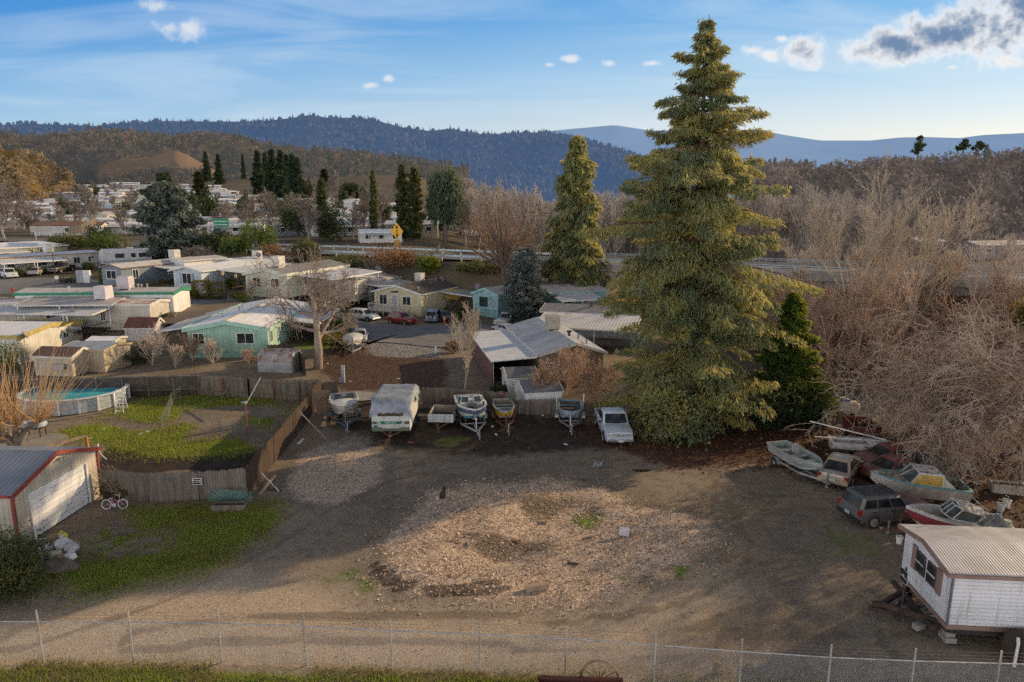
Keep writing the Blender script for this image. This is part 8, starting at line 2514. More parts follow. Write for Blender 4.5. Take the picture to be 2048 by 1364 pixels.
MB().box((0, 0, .18), (1.7, .05, .36), rx=-.25).box((0, .5, .2), (1.7, .05, .3)).box((-.85, .25, .18), (.05, .5, .34)).box((.85, .25, .18), (.05, .5, .34)).build('boards', WOODGREY, t)
def pole(lab, a, za, b, zb, r=.035, mat=WOODPALE, name='pole', flat=False):
 A, B_ = P(*a), P(*b)
 A.z += za; B_.z += zb
 m = MB()
 (m.bar(A, B_, r * 3.2, r * 1.2) if flat else m.tube([A, B_], r, 7))
 o = m.build(name, mat, None); tag(o, lab, 'pole' if not flat else 'board')
GREYW = M('grey_pole', (.34, .30, .26), (.26, .23, .20), s=3, rough=.85)
pole('long grey pole propped against the long brown fence', (600, 868), 1.75, (655, 880), .03, .045, GREYW)
pole('grey pipe leaning on the back fence of the lawn', (524, 797), 1.85, (495, 830), 1.0, .045, STEEL)
pole('thin prop leaning on the left of the back lawn fence', (462, 797), 1.5, (440, 803), .0, .04, WOODGREY)
pole('white pole crossed over boards beside the fence corner', (522, 955), .35, (557, 981), .04, .04, WHITE)
pole('pale board lying crossed at the fence corner', (520, 988), .05, (550, 957), .25, .05, WOODPALE, 'board', True)
pole('thin dark pipe on the ground at the fence corner', (525, 978), .03, (565, 981), .03, .025, DARKST)
pole('small white board lying near the long brown fence', (596, 887), .05, (606, 878), .05, .05, WHITE, 'board', True)
t = thing('loose_gate', 'loose plank gate leaning between the fence corner and the white boat', 'panel', P(652, 824), .35)
m = MB()
for k in range(6):
 m.bar((-.6 + k * .2, -.35, .02), (-.75 + k * .2, .35, 1.75), .18, .03)
m.bar((-.7, .25, 1.45), (.45, .25, 1.45), .08, .05).bar((-.62, -.2, .4), (.5, -.2, .4), .08, .05)
m.build('boards', M('panel_brown', (.26, .19, .13), (.18, .13, .09), s=2, rough=.9), t)
t = thing('utility_pedestal', 'grey blue metal utility pedestal standing on the bark mulch', 'pedestal', P(687, 765))
MB().box((0, 0, .78), (.28, .26, 1.56)).box((0, 0, 1.58), (.34, .32, .06)).build('cabinet', M('pedestal_grey', (.36, .42, .46), (.28, .33, .36), s=2, rough=.5), t, bevel=.015); MB().box((-.2, -.05, .25), (.2, .3, .5)).build('meter_box', M('pedestal_grey', (.4, .4, .4)), t); MB().box((0, -.145, 1.1), (.2, .03, .5)).build('panel_door', M('pedestal_grey', (.4, .4, .4)), t)
t = thing('marker_post', 'orange red marker post beside the black sedan on the lane', 'bollard', on(889, 649))
MB().lathe([(.14, 0), (.14, 1.0), (.09, 1.06)], 12).build('shaft', M('marker_orange', (.62, .09, .035), rough=.6), t); MB().lathe([(.143, .66), (.143, .74)], 12).lathe([(.143, .86), (.143, .92)], 12).build('reflective_band', WHITE, t)
t = thing('marker_post', 'short white post at the end of the gravel strip', 'bollard', P(872, 706))
MB().lathe([(.12, 0), (.12, .75), (.07, .82)], 10).build('shaft', WHITE, t)
t = thing('fire_hydrant', 'red fire hydrant beside the far lane', 'hydrant', on(26, 586))
MB().lathe([(.2, 0), (.15, .08), (.15, .6), (.2, .62), (.17, .75), (.05, .85)], 12).lathe([(.08, -.28), (.08, .28)], 8, (0, 0, .48), 'X').build('barrel', M('hydrant_red', (.4, .04, .03), rough=.5), t)
def lamp_post(lab, p, h_=3.0, sign=False):
 t = thing('lamp_post', lab, 'lamp post', p)
 MB().tube([(0, 0, 0), (0, 0, h_)], .06, 8).build('pole', DARKST, t)
 o = MB().lathe([(.06, h_), (.18, h_ + .1), (.22, h_ + .45), (.26, h_ + .47), (.05, h_ + .65)], 8).build('lantern', M('lantern', (.5, .40, .25), (.4, .3, .2), rough=.4), t)
 if sign:
  MB().box((.2, -.08, 1.25), (.6, .04, .55)).build('sign_panel', WHITE, t)
lamp_post('lamp post with a white sign at the far lane corner', on(113, 571), 5.2, True)
lamp_post('lamp post beside the boxy hedges', on(450, 604), 3.6)
lamp_post('slim post in the cream home garden', on(474, 586), 2.2)
t = thing('storage_cabinet', 'pair of white storage cabinets beside the old grey fence', 'cabinet', on(170, 566), .1)
MB().box((-.6, 0, 1.0), (1.0, .6, 2.0)).build('cabinet_body', M('cab_grey', (.36, .38, .40), rough=.6), t); MB().box((.5, -.1, 1.0), (1.0, .6, 2.0)).build('cabinet_door', WHITE, t)
# ---------------------------------------------------------------- pool and lawn things
cpt = P(148, 815)
e0, e1 = G(33, 788, 1.15), G(258, 770, 1.15)
b_near, b_far = G(140, 803, 1.15), G(140, 757, 1.15)
ctr = Vector(((e0.x + e1.x) / 2, (b_near.y + b_far.y) / 2, 0))
ra = (e1 - e0).length / 2 * .98
rb = abs(b_far.y - b_near.y) / 2
t = thing('swimming_pool', 'above ground oval pool with blue water and grey patterned wall', 'pool', ctr, .06)
n = 18
def ell(k, s_=1.0, z=0): return (ra * s_ * math.cos(2 * PI * k / n), rb * s_ * math.sin(2 * PI * k / n), z)
wallm = M('pool_wall', (.46, .49, .50), (.28, .34, .38), s=5, rough=.6, lo=.46, hi=.54, stretch=(1, 1, 2))
MB().loft([[ell(k, 1, z) for k in range(n)] for z in (0, 1.12)], False).build('wall', wallm, t)
MB().loft([[ell(k, .985, z) for k in range(n)] for z in (.3, 1.12)], False).build('liner', M('liner_blue', (.10, .42, .50), (.08, .33, .42), s=1, rough=.5), t)
m = MB()
m.loft([[ell(k, 1.035, 1.12) for k in range(n)], [ell(k, 1.035, 1.17) for k in range(n)], [ell(k, .955, 1.17) for k in range(n)], [ell(k, .955, 1.12) for k in range(n)]], False)
m.build('rim', WHITE, t)
for k in range(0, n):
 x, y, _ = ell(k, 1.012)
 MB().box((x, y, .57), (.12, .12, 1.14), rz=math.atan2(y / rb, x / ra)).build('upright', WHITE, t)
wm, nt2, bs_ = new_mat('pool_water')
tc2 = N(nt2, 'ShaderNodeTexCoord')
L(nt2, mixc(nt2, ramp(nt2, noise(nt2, tc2.outputs['Object'], .8, 3), .4, .65), (.10, .60, .68), (.05, .46, .58)), bs_.inputs['Base Color'])
bs_.inputs['Roughness'].default_value = .05
bn = N(nt2, 'ShaderNodeBump'); bn.inputs['Strength'].default_value = .08
L(nt2, noise(nt2, tc2.outputs['Object'], 3.0, 3), bn.inputs['Height']); L(nt2, bn.outputs[0], bs_.inputs['Normal'])
MB().add([ell(k, .98, .86) for k in range(n)], [tuple(range(n))]).build('water', wm, t)
for i, px in enumerate((98, 177, 243)):
 q = G(px, 760, 1.15)
q = P(244, 822)
t = thing('pool_ladder', 'white A-frame ladder straddling the right end of the pool', 'ladder', (q.x, q.y, 0), .25)
for s_ in (-1, 1):
 m = MB()
 m.bar((-.28, s_ * .1 - (.55 if s_ < 0 else -.45), 0), (-.22, 0, 1.75), .07, .05).bar((.28, s_ * .1 - (.55 if s_ < 0 else -.45), 0), (.22, 0, 1.75), .07, .05)
 m.build('rail', WHITE, t)
 for k in range(5):
  f_ = (k + .6) / 5.6
  y = (s_ * .1 - (.55 if s_ < 0 else -.45)) * (1 - f_)
  MB().box((0, y, 1.75 * f_), (.52, .14, .05)).build('step', WHITE, t)
c = P(60, 885)
o = MB().lathe([(2.1, -.03), (2.1, .06), (0.02, .065)], 28, (0, 0, 0)).build('patio', CONC, None, loc=(c.x + .3, c.y - .2, c.z + .02)); tag(o, 'round concrete slab under the pollarded tree', 'slab')
t = thing('paddling_pool', 'blue and white inflatable paddling pool on a table by the pollarded tree', 'paddling pool', P(70, 872))
m = MB(); rings = []
for k in range(21):
 q = 2 * PI * k / 20
 rings.append([((.75 + .16 * math.cos(b_)) * math.cos(q), (.5 + .16 * math.cos(b_)) * math.sin(q), .95 + .18 * math.sin(b_)) for b_ in [2 * PI * i / 8 for i in range(8)]])
m.loft(rings, False, True); m.build('ring', M('pool_toy', (.05, .33, .62), (.55, .55, .6), s=2.2, rough=.4, lo=.45, hi=.52), t, smooth=True)
MB().box((0, 0, .72), (1.5, .9, .06)).bar((-.6, -.3, 0), (-.6, -.3, .7), .06).bar((.6, -.3, 0), (.6, -.3, .7), .06).bar((.6, .3, 0), (.6, .3, .7), .06).bar((-.6, .3, 0), (-.6, .3, .7), .06).build('table', WOODDARK, t)
t = thing('swing_beam', 'wooden swing frame with an orange post behind the garage', 'frame', (0, 0, 0))
A, B_ = G(172, 872, 1.6), G(78, 897, 1.5)
MB().bar(A, B_, .14, .16).build('beam', WOODPALE, t)
MB().bar((A.x, A.y, 1.6), (A.x + .05, A.y - .02, 0), .13).build('post', M('orange_post', (.48, .18, .035), (.38, .14, .03), rough=.7), t)
MB().bar((B_.x, B_.y, 1.5), (B_.x, B_.y, 0), .12).build('post', WOODGREY, t)
t = thing('yard_post', 'rusty post carrying a lamp head in the middle of the lawn', 'post', P(495, 866))
MB().tube([(0, 0, 0), (0, 0, 2.2)], .055, 8).build('pole', M('rusty_post', (.30, .11, .045), (.2, .08, .04), rough=.8), t)
MB().box((0, 0, 2.28), (.2, .2, .16)).lathe([(.04, 0), (.1, .16)], 8, (-.15, -.1, 2.2)).build('lamp_head', STEEL, t)
t = thing('wire_garden_fence', 'thin wire garden fence on stakes across the lawn', 'fence', P(325, 862))
m = MB(); o_ = P(325, 862)
gp = [(325, 862), (338, 835), (345, 812), (362, 800), (385, 795)]
gp2 = [(362, 838), (405, 842), (440, 860), (470, 872), (520, 868)]
for chain in (gp, gp2):
 W_ = [P(*q) - o_ for q in chain]
 for q in W_:
  MB().bar((q.x, q.y, 0), (q.x, q.y, 1.2), .04).build('stake', M('stake_green', (.10, .12, .10), (.3, .28, .24), s=1, rough=.7), t)
 for a_, b2 in zip(W_[:-1], W_[1:]):
  for z in (.3, .6, .9, 1.15):
   m.bar(a_ + Vector((0, 0, z)), b2 + Vector((0, 0, z)), .009)
  L_ = (b2 - a_).length
  for k in range(int(L_ / .2)):
   q = a_.lerp(b2, k * .2 / L_)
   m.bar(q, q + Vector((0, 0, 1.15)), .007)
m.build('wire', M('wire_grey', (.25, .25, .24), rough=.6, metal=.3), t)
g = random.Random(4)
for i, (px, py, lab) in enumerate(((207, 857, 'white scrap on the grass right of the pool'), (296, 782, 'white plastic strip lying near the lattice fence'), (280, 868, 'white paper scrap in the middle of the lawn'), (180, 877, 'white paper scrap beside the wooden swing frame'), (295, 863, 'small white litter right of the paper scrap on the lawn'),
                                   (1132, 888, 'small white litter beneath the jon boat trailer'), (1085, 829, 'white litter on the ground beside the jon boat'), (985, 852, 'white bottle between the bow rider and the skiff'), (748, 857, 'pale scrap between camper and boat'), (822, 884, 'reddish brick at the right corner of the camper'),
                                   (992, 868, 'pale board lying in front of the bow rider'), (700, 763, 'crumpled white bag behind the utility pedestal'), (655, 727, 'white scrap at the foot of the gnarled tree'), (796, 757, 'white scrap behind the camper'))):
 o = MB().box((0, 0, .04), (g.uniform(.2, .45), g.uniform(.12, .2), .06), rz=g.uniform(0, 3), rx=g.uniform(-.2, .2)).build('litter', WHITE if i != 9 else M('brick', (.35, .12, .07), rough=.9), None, loc=P(px, py), bevel=.02); tag(o, lab, 'litter')
# ---------------------------------------------------------------- things on the turning island
def board(lab, px, py, L_, w_, rz, mat=WOODPALE, h_=.05, z=.05, tilt=0, name='board'):
 p = P(px, py)
 o = MB().box((0, 0, 0), (L_, w_, h_), rz=rz, ry=tilt).build(name, mat, None, bevel=.006, loc=(p.x, p.y, p.z + z)); tag(o, lab, 'board' if name == 'board' else name); return o
board('thick squared timber at the front edge of the turning island', 1074, 1183, .95, .24, .22, M('beam_tan', (.40, .30, .21), (.30, .22, .15), s=3, rough=.9, bump=.3), .24, .14, name='timber')
board('thin plank lying on the upper right of the island, redder one', 1033, 1083, .5, .10, -.35, M('board_red', (.30, .15, .09), rough=.9))
board('short upright board piece left of the island centre', 937, 1096, .12, .45, .1, WOODPALE)
board('pale board stub beside the upright board piece', 920, 1092, .25, .12, .6, WOODPALE)
board('thin stick lying left of the board stub', 908, 1090, .45, .06, .05, WOODPALE)
board('pale plank at the upper left of the island', 945, 1010, .5, .12, .7, GREYW)
board('grey plank crossing at the upper middle of the island', 992, 1006, .5, .12, -.35, GREYW)
board('short grey plank right of the crossing plank', 1003, 1003, .35, .10, .4, GREYW)
board('brown flat board in the centre of the island', 1085, 1045, .4, .16, .1, WOODGREY)
board('wood chunk in the rut right of the moss', 1202, 1018, .3, .16, 1.2, WOODGREY)
board('splintered board below the moss patch', 1175, 1077, .55, .10, .5, WOODGREY)
board('dark plank at the lower right of the island', 1146, 1133, .5, .12, -.3, WOODDARK)
t = thing('notice_board', 'small white notice board tilted on the right of the island', 'sign', P(1247, 1078), -.12)
t.rotation_euler = (R(-28), R(6), -.12)
MB().box((0, 0, .28), (.52, .03, .44)).build('panel', M('notice_pale', (.55, .53, .50), (.42, .40, .36), s=4, rough=.7), t); MB().box((0, .018, .28), (.57, .02, .49)).build('panel_edge', DARKST, t)
MB().bar((-.1, .03, .1), (-.1, .03, -.15), .04).build('stake', WOODGREY, t)
t = thing('tree_stump', 'splintered dark stump at the upper left rim of the island', 'stump', P(884, 1000))
m = MB(); rings = []
for k in range(5):
 z = k * .14
 rings.append([((.18 - .02 * k) * math.cos(q) * (1 + .2 * math.sin(q * 3)) + .03 * k, (.18 - .02 * k) * math.sin(q), z + (.10 * math.sin(q * 4) if k == 4 else 0)) for q in [2 * PI * i / 10 for i in range(10)]])
m.loft(rings).build('wood', M('stump_rot', (.07, .042, .026), (.04, .028, .02), s=4, rough=1, bump=.6), t)
bucket('small grey white pail beside the splintered stump', P(875, 1004), .09, .18, M('pail_grey', (.5, .52, .53), rough=.5))
t = thing('scrap_pile', 'small heap of pale scrap metal in the middle of the dirt yard', 'scrap', P(1195, 934))
g = random.Random(6)
m = MB()
for k in range(26):
 m.bar((g.uniform(-.35, .35), g.uniform(-.2, .2), g.uniform(0, .1)), (g.uniform(-.3, .3), g.uniform(-.2, .2), g.uniform(.05, .5)), g.uniform(.02, .08), .02)
m.build('pieces', M('scrap_pale', (.36, .40, .41), (.2, .22, .23), s=5, rough=.6), t)
c = P(1283, 940)
pts = [(.55 * math.cos(q) * (1 + .2 * math.sin(3 * q)), .22 * math.sin(q) * (1 + .15 * math.cos(2 * q))) for q in [2 * PI * i / 22 for i in range(22)]]
pm_, ntp, bp = new_mat('puddle_water'); bp.inputs['Base Color'].default_value = (.03, .022, .016, 1); bp.inputs['Roughness'].default_value = .08
o = MB().add([(x, y, 0) for x, y in pts], [tuple(range(22))]).build('puddle', pm_, None, loc=(c.x, c.y, c.z + .03)); tag(o, kind='structure')
o = MB().box(P(848, 836) + Vector((0, 0, .3)), (.9, .7, .06), ry=.15).box(P(848, 836) + Vector((0, 0, .15)), (.5, .5, .3)).build('pallet', WOODGREY, None); tag(o, 'grey pallet stacked left of the small utility trailer', 'pallet')
o = MB().bar(P(878, 818) + Vector((0, 0, .9)), P(920, 820) + Vector((0, 0, 1.05)), .12, .05).build('board', WOODGREY, None); tag(o, 'plank resting behind the small utility trailer', 'board')
# ---------------------------------------------------------------- wire fence at the bottom
rail_px = [(-90, 1241), (0, 1243), (257, 1244), (440, 1246), (607, 1252), (783, 1261), (959, 1268), (1132, 1277), (1311, 1290), (1484, 1303), (1662, 1315), (1830, 1322), (2004, 1327), (2190, 1333)]
ZR = 1.55
RP = [G(a_, b2, ZR) for a_, b2 in rail_px]
base = RP[1]
t = thing('chain_link_fence', 'galvanised chain link fence with barbed wire strands along the bottom', 'fence', (base.x, base.y, 0))
m = MB()
for A, B_ in zip(RP[:-1], RP[1:]):
 m.tube([A - Vector((base.x, base.y, 0)), B_ - Vector((base.x, base.y, 0))], .022, 7)
m.build('top_rail', STEEL, t, smooth=True)
xsr = [p.x for p in RP]; ysr = [p.y for p in RP]
def fy(x): return float(np.interp(x, xsr, ysr))
posts_px = [(-105, 1241), (74, 1243), (257, 1244), (436, 1246), (607, 1252), (781, 1261), (959, 1268), (1132, 1277), (1311, 1290), (1484, 1303), (1662, 1315), (1830, 1322), (2001, 1327)]
pxs = []
for q in posts_px:
 p = G(*q, ZR)
 pxs.append(p.x)
 MB().tube([(p.x - base.x, p.y - base.y + .03, -.1), (p.x - base.x, p.y - base.y + .03, 1.98)], .032, 8).lathe([(.045, ZR - .04), (.045, ZR + .04)], 8, (p.x - base.x, p.y - base.y + .03, 0)).build('post', M('fence_post', (.44, .42, .38), (.33, .31, .28), s=2, rough=.5, metal=.3), t, smooth=True)
wires = []
st_ = .085
x0_, x1_ = xsr[0], xsr[-1]
hgt_m = ZR - .03
for k in range(int((x1_ - x0_) / st_) + 20):
 for s_ in (1, -1):
  xa = x0_ + k * st_; xb_ = xa + s_ * hgt_m
  lo_, hi_ = 0.03, ZR
  xm = (xa + xb_) / 2
  if min(xa, xb_) < x0_ or max(xa, xb_) > x1_: continue
  for q0, q1 in ((0, .5), (.5, 1)):
   xq0, xq1 = xa + (xb_ - xa) * q0, xa + (xb_ - xa) * q1
   wires.append((xq0 - base.x, fy(xq0) - base.y, lo_ + (hi_ - lo_) * q0, xq1 - base.x, fy(xq1) - base.y, lo_ + (hi_ - lo_) * q1, .0042, .0042))
segs('wire_mesh', wires, M('mesh_wire', (.48, .48, .47), (.36, .36, .35), s=2, rough=.5, metal=.3), t, 3)
bw_ = []
for z in (1.68, 1.80, 1.93):
 for A, B_ in zip(RP[:-1], RP[1:]):
  bw_.append((A.x - base.x, A.y - base.y, z, B_.x - base.x, B_.y - base.y, z, .004, .004))
  L_ = (B_ - A).length
  for k in range(int(L_ / .18)):
   q = A.lerp(B_, k * .18 / L_)
   bw_.append((q.x - base.x - .015, q.y - base.y, z - .02, q.x - base.x + .015, q.y - base.y, z + .02, .0025, .0025))
segs('barbed_wire', bw_, M('barbed', (.22, .21, .20), rough=.6, metal=.4), t, 3)
q = G(1198, 1392, 0)
t = thing('wagon_wheel', 'old wooden wagon wheel leaning on the wire fence', 'wagon wheel', (q.x, q.y, .60), 0)
t.rotation_euler = (R(-14), 0, -.1)
WW = M('wagon_wood', (.30, .20, .13), (.20, .14, .095), s=3, rough=.9)
r = .62
rings = []
for k in range(33):
 a_ = 2 * PI * k / 32
 c0 = Vector((math.cos(a_), 0, math.sin(a_)))
 rings.append([c0 * (r + dx_) + Vector((0, dy_, 0)) for dx_, dy_ in ((-.03, -.03), (.03, -.03), (.03, .03), (-.03, .03))])
MB().loft(rings, False, True).build('felloe', WW, t)
for k in range(12):
 a_ = 2 * PI * k / 12
 MB().tube([(math.cos(a_) * .07, 0, math.sin(a_) * .07), (math.cos(a_) * r, 0, math.sin(a_) * r)], .016, 6).build('spoke', WW, t)
MB().lathe([(.05, -.12), (.10, -.06), (.10, .06), (.05, .12)], 14, (0, 0, 0), 'Y').build('hub', WW, t)
q = G(1160, 1352, .95)
t = thing('wooden_cart', 'dark red wooden cart box whose top edge shows at the bottom of the photo', 'cart', (q.x, q.y - .05, 0), -.04)
MB().box((0, -.6, .62), (2.75, .06, .55)).box((0, 0, .66), (2.75, .06, .58)).box((-1.35, -.3, .62), (.06, .6, .55)).box((1.35, -.3, .62), (.06, .6, .55)).box((0, -.3, .38), (2.7, .6, .06)).build('box', M('cart_red', (.10, .025, .02), (.06, .03, .024), s=2, rough=.85), t)
for x in (-1.0, 1.0):
 MB().box((x, -.3, .18), (.14, .5, .36)).build('leg', WOODDARK, t)
q = G(2042, 1300, .6)
t = thing('dark_crate', 'dark timber crate with white pipe inside the fence at the right bottom corner', 'crate', (q.x + .5, q.y + .3, 0), .1)
MB().box((0, 0, .45), (1.2, .9, .9)).build('box', WOODDARK, t, bevel=.02)
MB().tube([(-.75, -.3, 0), (-.72, -.3, .9), (-.72, -.25, 1.1)], .05, 8).build('pipe', WHITE, t)
p = P(1435, 1345)
bush('dead_weed', 'pale dead weed clump inside the wire fence', 'weed', p, [(0, 0, .22, .18, .12, .22)], 260, GRASSDRY, .22, .03, seed=9, stem=False)
# ---------------------------------------------------------------- lanes, highway, bridge
ASPH = M('asphalt', (.20, .20, .205), (.15, .15, .155), s=.35, rough=.95, bump=.2, bs=12, patch=((.24, .235, .23), .25, .5, .62), var=0)
def sheet(name, pix, mat, zoff=.02, world=None, n=5):
 W_ = [on(*q) for q in pix] if world is None else world
 pts = []
 for A, B_ in zip(W_, W_[1:] + W_[:1]):
  for k in range(n):
   q = A.lerp(B_, k / n)
   j = .25 * math.sin(q.x * 1.3 + q.y * 2.1) * (world is None)
   pts.append(Vector((q.x + j, q.y + j, 0)))
 c = sum(pts, Vector()) / len(pts)
 m = MB()
 vs = [(p.x, p.y, max(0, float(gz(p.x, p.y))) + zoff) for p in pts] + [(c.x, c.y, max(0, float(gz(c.x, c.y))) + zoff)]
 m.add(vs, [(i, (i + 1) % len(pts), len(pts)) for i in range(len(pts))])
 o = m.build(name, mat, None); tag(o, kind='structure'); return o
sheet('road', [(655, 622), (700, 638), (840, 652), (960, 650), (1010, 668), (940, 700), (872, 694), (740, 684), (735, 690), (700, 700), (660, 668)], ASPH, .035)
sheet('road', [(-80, 562), (30, 562), (120, 562), (205, 580), (352, 590), (358, 640), (400, 612), (520, 606), (640, 620), (655, 600), (560, 596), (450, 592), (370, 578), (280, 572), (210, 574), (150, 556), (60, 553), (-80, 548)], ASPH, .03) if 0 else None
sheet('road', [(-90, 560), (-90, 592), (30, 588), (200, 578), (240, 580), (205, 566), (140, 556), (60, 556)], ASPH, .03)
sheet('road', [(352, 580), (358, 640), (420, 616), (560, 604), (660, 640), (700, 634), (650, 604), (540, 598), (440, 602), (385, 600), (362, 590)], ASPH, .03)
sheet('concrete_apron', [(700, 785), (750, 783), (750, 800), (700, 803)], CONC, .03)
sheet('garage_pad', [(150, 1072), (205, 1050), (235, 1045), (215, 1075), (175, 1098)], M('old_concrete', (.20, .17, .14), (.14, .12, .10), s=1, rough=.95), .0) if 0 else None
slabm = M('slab_brown', (.24, .195, .155), (.17, .14, .11), s=1.2, rough=.95, bump=.3)
for i, (px, py, rx_, ry_, lab) in enumerate(((163, 1078, .95, .55, 'large cracked slab at the garage door'), (168, 1098, .6, .35, 'slab piece just below the large cracked slab'), (205, 1092, .5, .5, 'narrow slab between the garage and the grass'), (236, 1103, .55, .42, 'rounded slab nearest the front of the grass patch'),
                                             (272, 1098, .42, .38, 'small rounded slab right of the front one'), (300, 1082, .6, .3, 'slab at the right end of the paving below the grass'), (248, 1062, .8, .28, 'long slab at the back of the paving'), (262, 1085, .45, .25, 'small middle slab of the paving'), (302, 1102, .5, .25, 'slab at the right front of the paving'), (235, 1045, .5, .25, 'slab fragment near the bicycle'))):
 c = P(px, py)
 g = random.Random(i)
 n = 9
 pts = [(rx_ * math.cos(2 * PI * k / n) * g.uniform(.8, 1.1), ry_ * math.sin(2 * PI * k / n) * g.uniform(.8, 1.1) * 1.5) for k in range(n)]
 o = MB().prism(pts, -.05, .05).build('paving_slab', slabm, None, bevel=.015, loc=c); tag(o, lab, 'slab')
def along(s_, off=0, z=7.0):
 p = HA + HDIR * s_ + HN * off
 return Vector((p.x, p.y, z))
LT = (HB - HA).length + 120
HZ = 6.95
m = MB()
S0 = -70
n = 40
rows_ = []
for k in range(n + 1):
 s_ = S0 + (LT - S0) * k / n
 rows_.append([along(s_, -5.6, HZ), along(s_, 5.6, HZ)])
m.loft(rows_, False, False)
o = m.build('highway', M('highway_asphalt', (.16, .16, .165), (.12, .12, .124), s=.2, rough=.9, var=0), None); tag(o, kind='structure')
mk_ = MB()
for off, w_ in ((-4.4, .14), (4.4, .14), (-.18, .12), (.18, .12)):
 rr_ = []
 for k in range(n + 1):
  s_ = S0 + (LT - S0) * k / n
  rr_.append([along(s_, off - w_ / 2, HZ + .012), along(s_, off + w_ / 2, HZ + .012)])
 mk_.loft(rr_, False, False)
o = mk_.build('road_markings', M('marking_paint', (.55, .53, .45), rough=.8), None); tag(o, kind='structure')
BS1 = 66
t = thing('highway_bridge', 'concrete highway bridge crossing the creek behind the redwood', 'bridge', along(30, 0, 0), math.atan2(HDIR.y, HDIR.x))
ln = BS1 - S0
xm = (S0 + BS1) / 2 - 30
MB().box((xm, 0, HZ - .42), (ln, 12.2, .8)).build('deck', CONC, t)
for y in (-4.5, 0, 4.5):
 MB().box((xm, y, HZ - 1.4), (ln, .5, 1.2)).build('girder', CONC, t)
for s_ in range(int(S0) + 10, int(BS1), 24):
 for y in (-4, 4):
  MB().lathe([(.7, -4), (.7, HZ - 2)], 14, (s_ - 30, y, 0)).build('pier', CONC, t)
 MB().box((s_ - 30, 0, HZ - 2.2), (1.2, 11, .6)).build('pier_cap', CONC, t)
for y in (-6.0, 6.0):
 MB().box((xm, y, HZ + .25), (ln, .25, .5)).build('parapet', CONC, t)
 r_ = MB()
 for z in (.75, 1.0):
  r_.bar((S0 - 30, y, HZ + z), (BS1 - 30, y, HZ + z), .12)
 for s_ in range(int(S0), int(BS1), 3):
  r_.bar((s_ - 30, y, HZ + .4), (s_ - 30, y, HZ + 1.05), .12)
 r_.build('railing', M('rail_steel', (.40, .44, .45), (.3, .33, .34), s=.5, rough=.6), t)
GR = M('guardrail_steel', (.66, .78, .82), (.56, .66, .70), s=.2, rough=.5, metal=.2)
for off, lab in ((-6.2, 'near galvanised guardrail of the highway'), (6.2, 'far galvanised guardrail of the highway')):
 t = thing('guardrail', lab, 'guardrail', along(66, off, HZ - .1), math.atan2(HDIR.y, HDIR.x))
 ln = 78 if off < 0 else 84
 prof = [(-.05, .55), (-.10, .63), (-.02, .70), (-.10, .78), (-.05, .86)]
 MB().loft([[(x, a_, b2) for a_, b2 in prof] for x in (0, ln)], False, False).loft([[(x, a_ + .05, b2) for a_, b2 in prof] for x in (0, ln)], False, False).build('rail', GR, t)
 for k in range(int(ln / 3.8) + 1):
  MB().box((k * 3.8, .12, .35), (.16, .16, 1.2 if k % 3 else 1.5)).build('post', M('guard_post', (.42, .50, .52), (.34, .4, .42), s=.5, rough=.6), t)
def road_sign(lab, px, pb, shape, mat, w_, h_, pole_h, cat='sign', face=None, posts=1, edge=None, rz=0.0):
 c = on(px, pb)
 t = thing('road_sign', lab, cat, c, rz)
 for k in range(posts):
  x = 0 if posts == 1 else (-w_ * .3 + w_ * .6 * k)
  MB().bar((x, .06, -.5), (x, .06, pole_h + h_ * .8), .12).build('pole', STEEL if mat is not WOODGREY else WOODDARK, t)
 m = MB()
 if shape == 'diamond':
  m.add([(0, 0, pole_h), (w_ / 2, 0, pole_h + h_ / 2), (0, 0, pole_h + h_), (-w_ / 2, 0, pole_h + h_ / 2), (0, .04, pole_h), (w_ / 2, .04, pole_h + h_ / 2), (0, .04, pole_h + h_), (-w_ / 2, .04, pole_h + h_ / 2)], [(0, 1, 2, 3), (7, 6, 5, 4), (0, 4, 5, 1), (1, 5, 6, 2), (2, 6, 7, 3), (3, 7, 4, 0)])
 else:
  m.box((0, 0, pole_h + h_ / 2), (w_, .06, h_))
 m.build('panel', mat, t)
 return t
SY = M('sign_amber', (.80, .42, .02), (.7, .36, .02), s=1, rough=.5)
SG = M('sign_green', (.02, .30, .16), (.02, .24, .13), s=1, rough=.5)
s_ = road_sign('amber diamond sign with two arrows above a second plate beside the highway', 795, 500, 'diamond', SY, 2.6, 3.4, 2.2)
MB().bar((0, -.03, 2.9), (0, -.03, 4.9), .18, .05).add([(-.35, -.05, 4.6), (.35, -.05, 4.6), (0, -.05, 5.1)], [(0, 1, 2)]).add([(-.35, -.05, 3.2), (.35, -.05, 3.2), (0, -.05, 2.7)], [(0, 1, 2)]).build('arrow', BLACK, s_)
MB().box((0, 0, 1.4), (1.3, .06, 1.3)).build('plate', M('sign_amber_dull', (.5, .3, .05), rough=.6), s_)
s_ = road_sign('green highway guide sign with a blue plate hanging below', 446, 490, 'rect', SG, 3.6, 2.0, 4.2, posts=2)
for k in range(2):
 m = MB()
 for q in range(7):
  m.box((-1.4 + q * .46, -.04, 4.75 + k * .75), (.30, .03, .24))
 m.build('lettering', WHITE, s_)
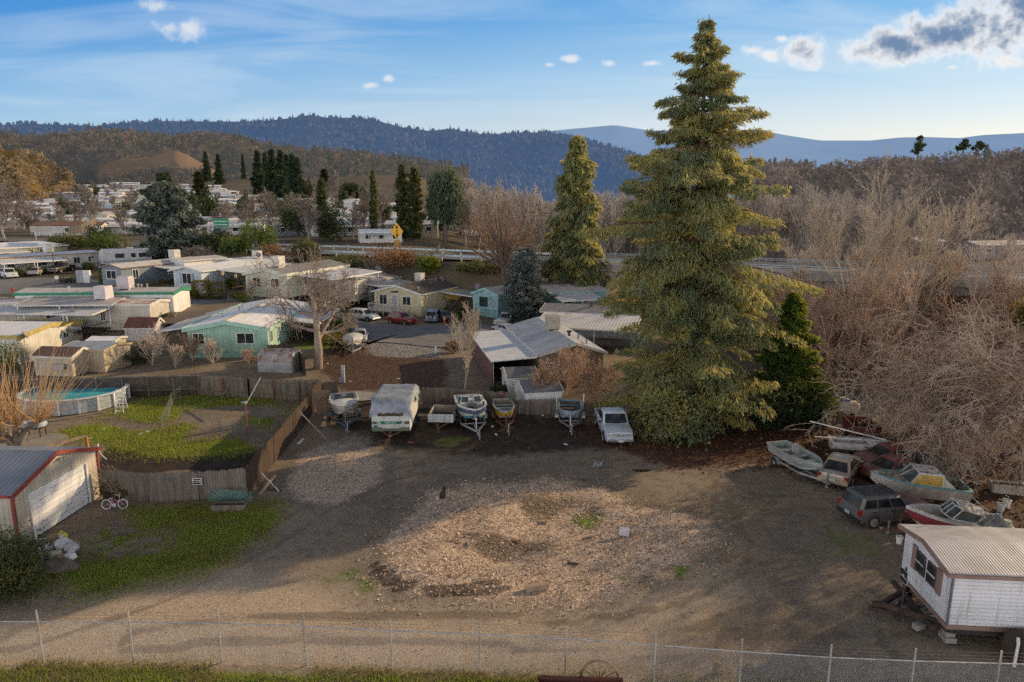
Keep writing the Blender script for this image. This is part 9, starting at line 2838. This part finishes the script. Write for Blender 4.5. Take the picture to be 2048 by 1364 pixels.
MB().box((-.9, 0, 3.2), (1.4, .06, 1.6)).build('plate', M('sign_blue', (.03, .2, .42), rough=.5), s_)
road_sign('long white roadside board at the left highway bend', 87, 484, 'rect', M('sign_cream', (.48, .45, .38), rough=.7), 6.0, 1.5, 2.5, posts=2)
road_sign('back of a small grey diamond sign left of the green guide sign', 400, 488, 'diamond', STEEL, 1.8, 1.8, 3.0)
road_sign('yellow diamond sign on the slope at the right edge', 2019, 462, 'diamond', SY, 1.5, 1.5, 2.2)
t = thing('utility_pole', 'wooden utility pole at the far left above the park roofs', 'utility pole', on(78, 385)); k = 1 / pxm(on(78, 385))
MB().tube([(0, 0, -1), (0, 0, 32 * k)], .3, 8).build('shaft', WOODPALE, t); MB().bar((-1.6, 0, 30 * k), (1.6, 0, 30 * k), .25).build('cross_arm', WOODGREY, t)
t = thing('dead_snag', 'broken brown tree trunk standing before the beige roofed house', 'tree', on(2018, 535)); k = 1 / pxm(on(2018, 535))
m = MB(); rings = []
for q in range(7):
 f_ = q / 6
 rings.append([((10 - 3 * f_) * k * math.cos(a_) * (1 + .12 * math.sin(a_ * 3 + q)), (10 - 3 * f_) * k * math.sin(a_), 58 * k * f_ + (4 * k * math.sin(a_ * 2) if q == 6 else 0) - .3) for a_ in [2 * PI * i / 10 for i in range(10)]])
m.loft(rings).build('trunk', M('snag', (.22, .13, .085), (.15, .09, .06), s=1, rough=.95), t)
for i, (px, pb, pt, lab) in enumerate(((1835, 318, 274, 'lone tall pine rising over the right ridge'), (1926, 306, 280, 'pair of pines on the right ridge, taller left one'), (1956, 304, 284, 'pair of pines on the right ridge, shorter right one'))):
 c = GY(px, pb, 425); k = 425 / F
 bush('pine_tree', lab, 'tree', c, [(0, 0, (pb - pt) * k * .85, 5 * k, 5 * k, (pb - pt) * k * .15), (2 * k, 0, (pb - pt) * k * .6, 9 * k, 8 * k, (pb - pt) * k * .16), (-3 * k, 0, (pb - pt) * k * .38, 9 * k, 8 * k, (pb - pt) * k * .13)], 800, DKLEAF, 1.5, .8, seed=300 + i, stemr=.4)
